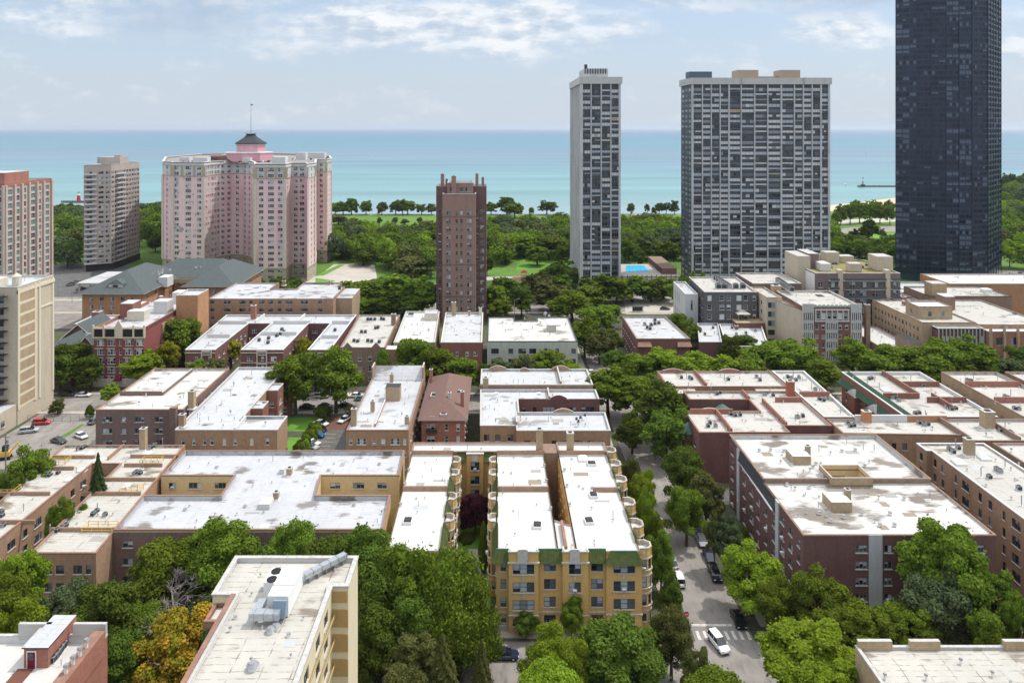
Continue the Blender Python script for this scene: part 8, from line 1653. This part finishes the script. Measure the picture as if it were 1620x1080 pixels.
for a in [
 (1137, 1022, -74, 'suv', cw_, 'white SUV driving through the crossing at the bottom', 'moving'),
 (798, 1040, 0, 'sedan', cdb, 'dark blue sedan parked at the kerb before the yellow building', pc_), (1598, 962, 15, 'suv', cr, 'red car at the right edge behind the fence', pc_),
 (1168, 984, -90, 'sedan', ck, 'black sedan parked nearest the crossing on the right kerb', pc_), (1131, 912, -90, 'suv', ck, 'black SUV on the right kerb under the bright tree', pc_), (1122, 884, -90, 'sedan', cdb, 'dark car just behind the black SUV', pc_), (1110, 858, -90, 'sedan', cs_, 'silver car on the right kerb beyond the black SUV', pc_),
 (1102, 836, -90, 'suv', cg_, 'grey SUV on the right kerb in tree shade', pc_), (1090, 814, -90, 'sedan', cs_, 'silver sedan on the right kerb before the slate mansard', pc_), (1076, 770, -90, 'sedan', cw_, 'white car on the right kerb under the dense tree', pc_), (1062, 742, -90, 'sedan', cw_, 'white car on the right kerb beyond the dense tree', pc_), (1050, 718, -90, 'sedan', cs_, 'silver car on the right kerb in deep shade', pc_), (1040, 700, -90, 'suv', ck, 'black SUV further up the right kerb', pc_), (1031, 684, -90, 'sedan', ck, 'farthest black car on the right kerb before the middle street', pc_),
 (1074, 920, 90, 'suv', cw_, 'white SUV parked on the left kerb behind a green tree', pc_), (1063, 893, 90, 'sedan', cs_, 'silver car on the left kerb ahead of the white SUV', pc_), (1042, 830, 90, 'sedan', cw_, 'white car parked beside the street bays on the left kerb', pc_), (1000, 703, 90, 'suv', cbl, 'bright blue car on the left kerb at the alley', pc_), (996, 688, 90, 'sedan', ck, 'black car on the left kerb just past the blue one', pc_),
 (128, 692, -30, 'sedan', cw_, 'white coupe with dark roof in the parking court', pc_), (66, 671, 8, 'suv', cr, 'red SUV beside the tan tower wall', pc_), (46, 684, 18, 'suv', cs_, 'silver SUV beside the tan tower wall behind the red one', pc_), (93, 700, -20, 'sedan', ck, 'dark car half hidden by the leafy tree in the parking court', pc_),
 (132, 627, 5, 'sedan', cw_, 'white car on the street by the red brick block', pc_), (105, 626, 5, 'suv', ck, 'black SUV on the street by the tan tower', pc_), (150, 668, 85, 'sedan', cg_, 'dark car against the stained roof block', pc_),
 (508, 672, -25, 'sedan', cw_, 'white car in the parking lot row, farthest', pc_), (505, 681, -25, 'sedan', ck, 'black car with red lamps in the parking lot row', pc_), (502, 690, -25, 'suv', cbl, 'blue hatchback in the parking lot row', pc_), (494, 703, -20, 'sedan', cw_, 'white sedan in the near pair of the parking lot', pc_), (491, 710, -20, 'suv', cs_, 'silver wagon in the near pair of the parking lot', pc_), (545, 666, -115, 'sedan', cw_, 'white sedan parked beside the tall chimney', pc_),
 (509, 629, 0, 'suv', cs_, 'silver SUV on the middle street under the big trees', pc_), (543, 628, 0, 'suv', cw_, 'white SUV on the middle street, centre of three', pc_), (565, 628, 0, 'sedan', cw_, 'pale sedan on the middle street behind the teal one', pc_), (573, 633, 0, 'sedan', ctl, 'teal green sedan on the middle street', pc_), (486, 646, 0, 'sedan', ck, 'black sedan on the near kerb of the middle street', pc_), (515, 645, 0, 'sedan', cdb, 'dark blue sedan on the near kerb of the middle street', pc_), (546, 644, 0, 'sedan', ck, 'black sedan on the near kerb near the chimney', pc_),
 (1052, 490, 0, 'sedan', ck, 'black car on the lake road beside the white stair block', pc_), (935, 592, -90, 'sedan', cw_, 'white car in the cross street gap among trees', pc_), (962, 575, -90, 'sedan', ck, 'dark car in the cross street gap', pc_), (958, 560, -90, 'suv', cr, 'red car in the cross street gap', pc_),
 (98, 403, 20, 'sedan', cbl, 'blue car in the car park by the teal tower', pc_), (112, 452, 60, 'suv', ck, 'black SUV under the parking canopy', pc_), (120, 447, 60, 'sedan', ck, 'black sedan under the parking canopy', pc_), (128, 458, 60, 'suv', cg_, 'grey SUV in front of the canopy', pc_)]:
    x, y, an, kd, pm, lab, gr = a; car(x, y, an, kd, pm, lab, gr)
CN = (('white', cw_), ('grey', cg_), ('silver', cs_), ('black', ck), ('dark blue', cdb))
RW = ('nearest row', 'second row', 'third row', 'farthest row'); NM = ('first', 'second', 'third', 'fourth')
for k in range(16): car(1592+(k % 4)*13+k//4*3, 448-(k//4)*4.2, 10+(k % 3)*60, 'suv' if k % 2 else 'sedan', CN[k % 5][1], CN[k % 5][0]+' car, '+NM[k % 4]+' from left in the '+RW[k//4]+' right of the black tower')
def props():
    # street lamps
    for i, (x, y, h, lab) in enumerate([(814, 506, 9, 'grey street lamp at the lake road right of the brown tower'), (602, 505, 9, 'street lamp at the lake road left of the brown tower'), (109, 417, 13, 'tall lamp post in the car park by the teal tower'), (1054, 716, 8, 'thin lamp post on the verge of the cross street'), (560, 395, 11, 'curved lamp by the park road'), (1352, 408, 9, 'lamp among the bushes behind the condo block'), (92, 470, 9, 'dark lamp post at the corner behind the tan tower'), (114, 480, 9, 'signal lamp post at the corner near the gabled houses')]):
        c = G(*P(x, y)); r = empty('street_lamp', c, 0, lab, 'street lamp', 'street lamps'); m = MB(); m.cyl((0, 0, 0), .14, h, 8, 0, r2=.08); link('pole', m.mesh('pole', GREYM), r)
        m = MB(); m.tube((0, 0, h-.1), (1.6, 0, h+.3), .06, n=5); link('arm', m.mesh('arm', GREYM), r); m = MB(); m.box((1.9, 0, h+.2), (.8, .3, .15)); link('lamp_head', m.mesh('lamp_head', GALV), r)
    for x, y, h, lab in ((9, 768, 12.5, 'grey wooden utility pole at the left edge'), (1497, 640, 9, 'utility pole in the alley at right')):
        c = G(*P(x, y)); r = empty('utility_pole', c, 0, lab, 'utility pole'); m = MB(); m.cyl((0, 0, 0), .2, h, 8, 0, r2=.13); link('pole', m.mesh('pole', BARKG), r); m = MB(); m.box((0, 0, h-1), (2.2, .12, .14)); link('crossarm', m.mesh('crossarm', BARKG), r)
        m = MB(); m.cyl((.45, 0, h-2.4), .25, .8, 8); link('transformer', m.mesh('transformer', GREYM), r)
    # no entry sign
    c = G(*P(1086, 995)); r = empty('no_entry_sign', c, 0, 'round red sign with white bar on a post at the kerb of the cross street', 'sign'); m = MB(); m.cyl((0, 0, 0), .05, 3.1, 6); link('post', m.mesh('post', GALV), r)
    m = MB(); m.cyl((0, -.06, 2.6), .46, .03, 20, 0, axis='y'); link('sign_disc', m.mesh('sign_disc', mat('sign_red', (.5, .01, .03), .5)), r); m = MB(); m.box((0, -.08, 2.53), (.62, .02, .15)); link('sign_bar', m.mesh('sign_bar', WHITE), r)
    # low walls, fences, gate
    def fence(name, label, pts, h, m, post=2.5, cat='fence', solid=False):
        P0 = G(*pts[0]); r = empty(name, P0, 0, label, cat); mb = MB(); pm = MB()
        for a_, b_ in zip(pts, pts[1:]):
            A_, B_ = G(*a_)-P0, G(*b_)-P0; d = B_-A_; ang = math.atan2(d.y, d.x); mid = (A_+B_)/2; n = max(1, int(d.length/post))
            if solid: mb.box((mid.x, mid.y, 0), (d.length, .3, h), 0, rot=ang); pm.box((mid.x, mid.y, h), (d.length+.1, .42, .12), 0, rot=ang)
            else:
                for z in (.15, h*.55, h-.08): mb.box((mid.x, mid.y, z), (d.length, .04, .06), 0, rot=ang)
                for k in range(int(d.length/.35)): p = A_+d*(k*.35/d.length); mb.box((p.x, p.y, .1), (.03, .03, h-.1), 0, rot=ang)
                for k in range(n+1): p = A_+d*k/n; pm.box((p.x, p.y, 0), (.12, .12, h+.12), 0)
        link('wall_body' if solid else 'rail_panel', mb.mesh('rail', m), r); link('coping' if solid else 'fence_posts', pm.mesh('posts', GREYC if solid else m), r)
    fence('garden_wall', 'low pale garden wall before the yellow courtyard building', [(-9.5, 122.95), (12.5, 122.95)][::1], .9, PLAZA, solid=True, cat='wall')
    fence('garden_wall', 'low brick wall and verge before the maroon block front', [(53, 118.8+5.2), (84, 124)], .7, BRK_BRN, solid=True, cat='wall')
    fence('metal_fence', 'pale metal fence and gate across the parking court by the tan tower', [(-136, 211), (-116, 211)], 1.8, GALV)
    fence('metal_fence', 'dark fence between the hedge and the parking lot', [(-50.4, 176), (-50.4, 203)], 1.5, DARK)
    fence('metal_fence', 'beach walk railing far beyond the bright lawn', [P(1322, 341), P(1416, 339)], 1.2, GREYM, post=6)
    fence('brick_wall', 'brown brick wall behind the bottom right roof by the red car', [(70, 119.3), (95, 119.3)], 2.2, BRK_MAR, solid=True, cat='wall')
    # yellow digger at the left edge
    c = G(*P(6, 726)); r = empty('excavator', c, R(20), 'yellow digger partly in view at the left edge of the parking court', 'excavator'); m = MB(); m.box((0, 0, .9), (3, 2, 1.2)); m.box((.4, 0, 2.1), (1.3, 1.5, 1.3), 1); link('body', m.mesh('body', [YELP, CGL]), r)
    m = MB(); m.tube((1.4, 0, 1.8), (3.2, 0, 3.8), .22, .16); m.tube((3.2, 0, 3.8), (4.2, 0, 1.6), .16, .12); m.box((4.2, 0, .9), (.8, 1, .8)); link('boom', m.mesh('boom', YELP), r)
    for sy in (-1, 1): m = MB(); m.box((0, sy*.95, 0), (3.4, .5, .9), 0, top=(2.8, .5)); link('track', m.mesh('track', TYRE), r)
    # piers, lighthouses and boats
    def pier(x0, x1, y, label):
        a_, b_ = G(*P(x0, y, 0)), G(*P(x1, y, 0)); r = empty('pier', a_, 0, label, 'pier'); d = b_-a_; m = MB(); m.box((d.x/2, d.y/2, -1.2), (d.length, 3.2, 2.6), 0, rot=math.atan2(d.y, d.x)); link('pier_deck', m.mesh('pier_deck', mat('pier_concrete', (.16, .15, .15), .9)), r)
        m = MB(); 
        for k in range(8): m.cyl((d.x*k/8, d.y*k/8-1.4, 1.4), .3, .7, 6)
        link('bollards', m.mesh('bollards', DARK), r); return r
    pier(98, 134, 319.5, 'dark stone pier left of the beige slab tower'); pier(1357, 1424, 295, 'long thin pier in the lake left of the black tower')
    def light(x, y, h, label, red):
        c = G(*P(x, y, 1.4), 1.4); r = empty('lighthouse', c, 0, label, 'lighthouse'); m = MB(); m.cyl((0, 0, 0), 2.2 if red else 1.6, h*.62, 10, 0, r2=1.5 if red else .8); link('tower', m.mesh('tower', mat('beacon_red', (.40, .03, .03), .6) if red else GREYM), r)
        m = MB(); m.cyl((0, 0, h*.62), 1.9, .4, 10); m.cyl((0, 0, h*.66), 1.1, h*.22, 8, 0); link('lantern', m.mesh('lantern', WHITE), r); m = MB(); m.cyl((0, 0, h*.88), 1.4, h*.12, 8, 0, r2=.1); link('lantern_roof', m.mesh('lantern_roof', BRK_MAR if red else DARK), r)
        if not red: m = MB(); m.box((0, 0, -.3), (5, 4, 2.6)); link('base', m.mesh('base', DARK), r)
    light(124.5, 318.5, 11, 'red harbour beacon with white lantern on the left pier', True); light(1365, 294.5, 12.5, 'small grey beacon tower on the thin pier', False)
    def boat(x, y, label, sail=True):
        c = G(*P(x, y, -.9), -.9); r = empty('sailboat' if sail else 'motorboat', c, R(20), label, 'boat'); m = MB(); loft(m, [[(-4, -.9, .9), (-4, 0, .1), (-4, .9, .9)], [(0, -1.4, 1), (0, 0, -.1), (0, 1.4, 1)], [(4.6, -.05, 1.3), (4.6, 0, .9), (4.6, .05, 1.3)]]); link('hull', m.mesh('hull', WHITE), r)
        if sail: m = MB(); m.cyl((0, 0, .8), .12, 11, 6); link('mast', m.mesh('mast', GALV), r); m = MB(); m.quad([(.1, 0, 1.6), (.1, 0, 11), (-3.8, .3, 1.6)]); m.quad([(-3.8, .34, 1.6), (.1, .06, 11), (.1, .06, 1.6)]); link('sail', m.mesh('sail', WHITE), r)
        else: m = MB(); m.box((-.5, 0, 1), (2.6, 1.8, 1.3), 0, top=(1.8, 1.5)); link('cabin', m.mesh('cabin', WHITE), r)
    boat(1370, 244.5, 'small white sailboat far out left of the black tower'); boat(740, 215.5, 'tiny sailboat near the horizon at the centre'); boat(1412, 254, 'white motorboat close to the black tower edge', False); boat(1338, 293, 'small motorboat near the beach', False); boat(1607, 243, 'dark speck of a motorboat right of the black tower', False)
    # bus shelter on the lake road
    c = G(*P(1009, 494)); r = empty('bus_shelter', c, 0, 'glass bus shelter on the lake road by the forecourt', 'bus shelter'); m = MB(); m.box((0, 0, 2.4), (5, 1.8, .15)); link('roof', m.mesh('roof', DARK), r); m = MB()
    for sx in (-2.3, 2.3):
        for sy in (-.8, .8): m.box((sx, sy, 0), (.1, .1, 2.4))
    link('frame', m.mesh('frame', DARK), r); m = MB(); m.box((0, .8, .3), (4.6, .04, 1.9)); link('glass_panel', m.mesh('glass_panel', mat('rail_glass', (.06, .09, .09), .3)), r)
    # play equipment
    c = G(*P(829, 441)); r = empty('play_tower', c, 0, 'small coloured play tower in the park playground', 'playground set'); m = MB()
    for sx in (-1.5, 1.5):
        for sy in (-1.5, 1.5): m.box((sx, sy, 0), (.2, .2, 3.6))
    link('posts', m.mesh('posts', YELP), r); m = MB(); m.box((0, 0, 1.6), (3.2, 3.2, .15)); link('deck', m.mesh('deck', GREYM), r); m = MB(); m.box((0, 0, 3.6), (3.8, 3.8, 1.4), 0, top=(.1, .1)); link('roof', m.mesh('roof', mat('sign_red', (.5, .01, .03), .5)), r); m = MB(); m.tube((1.5, 0, 1.8), (5, 0, .2), .35, n=6); link('slide', m.mesh('slide', cbl), r)
props()
# ================================================================== air
def haze(density):
    m = bpy.data.materials.new('haze'); m.use_nodes = True; t = m.node_tree; t.nodes.clear(); o = t.nodes.new('ShaderNodeOutputMaterial'); v = t.nodes.new('ShaderNodeVolumePrincipled')
    v.inputs['Color'].default_value = (.80, .88, 1.0, 1); v.inputs['Density'].default_value = density; v.inputs['Anisotropy'].default_value = .3; t.links.new(v.outputs[0], o.inputs['Volume'])
    b = MB(); b.box((0, 35000, -2.5), (130000, 72000, 175)); o_ = link('haze', b.mesh('haze', m)); o_['kind'] = 'stuff'
if HAZE: haze(HAZE)
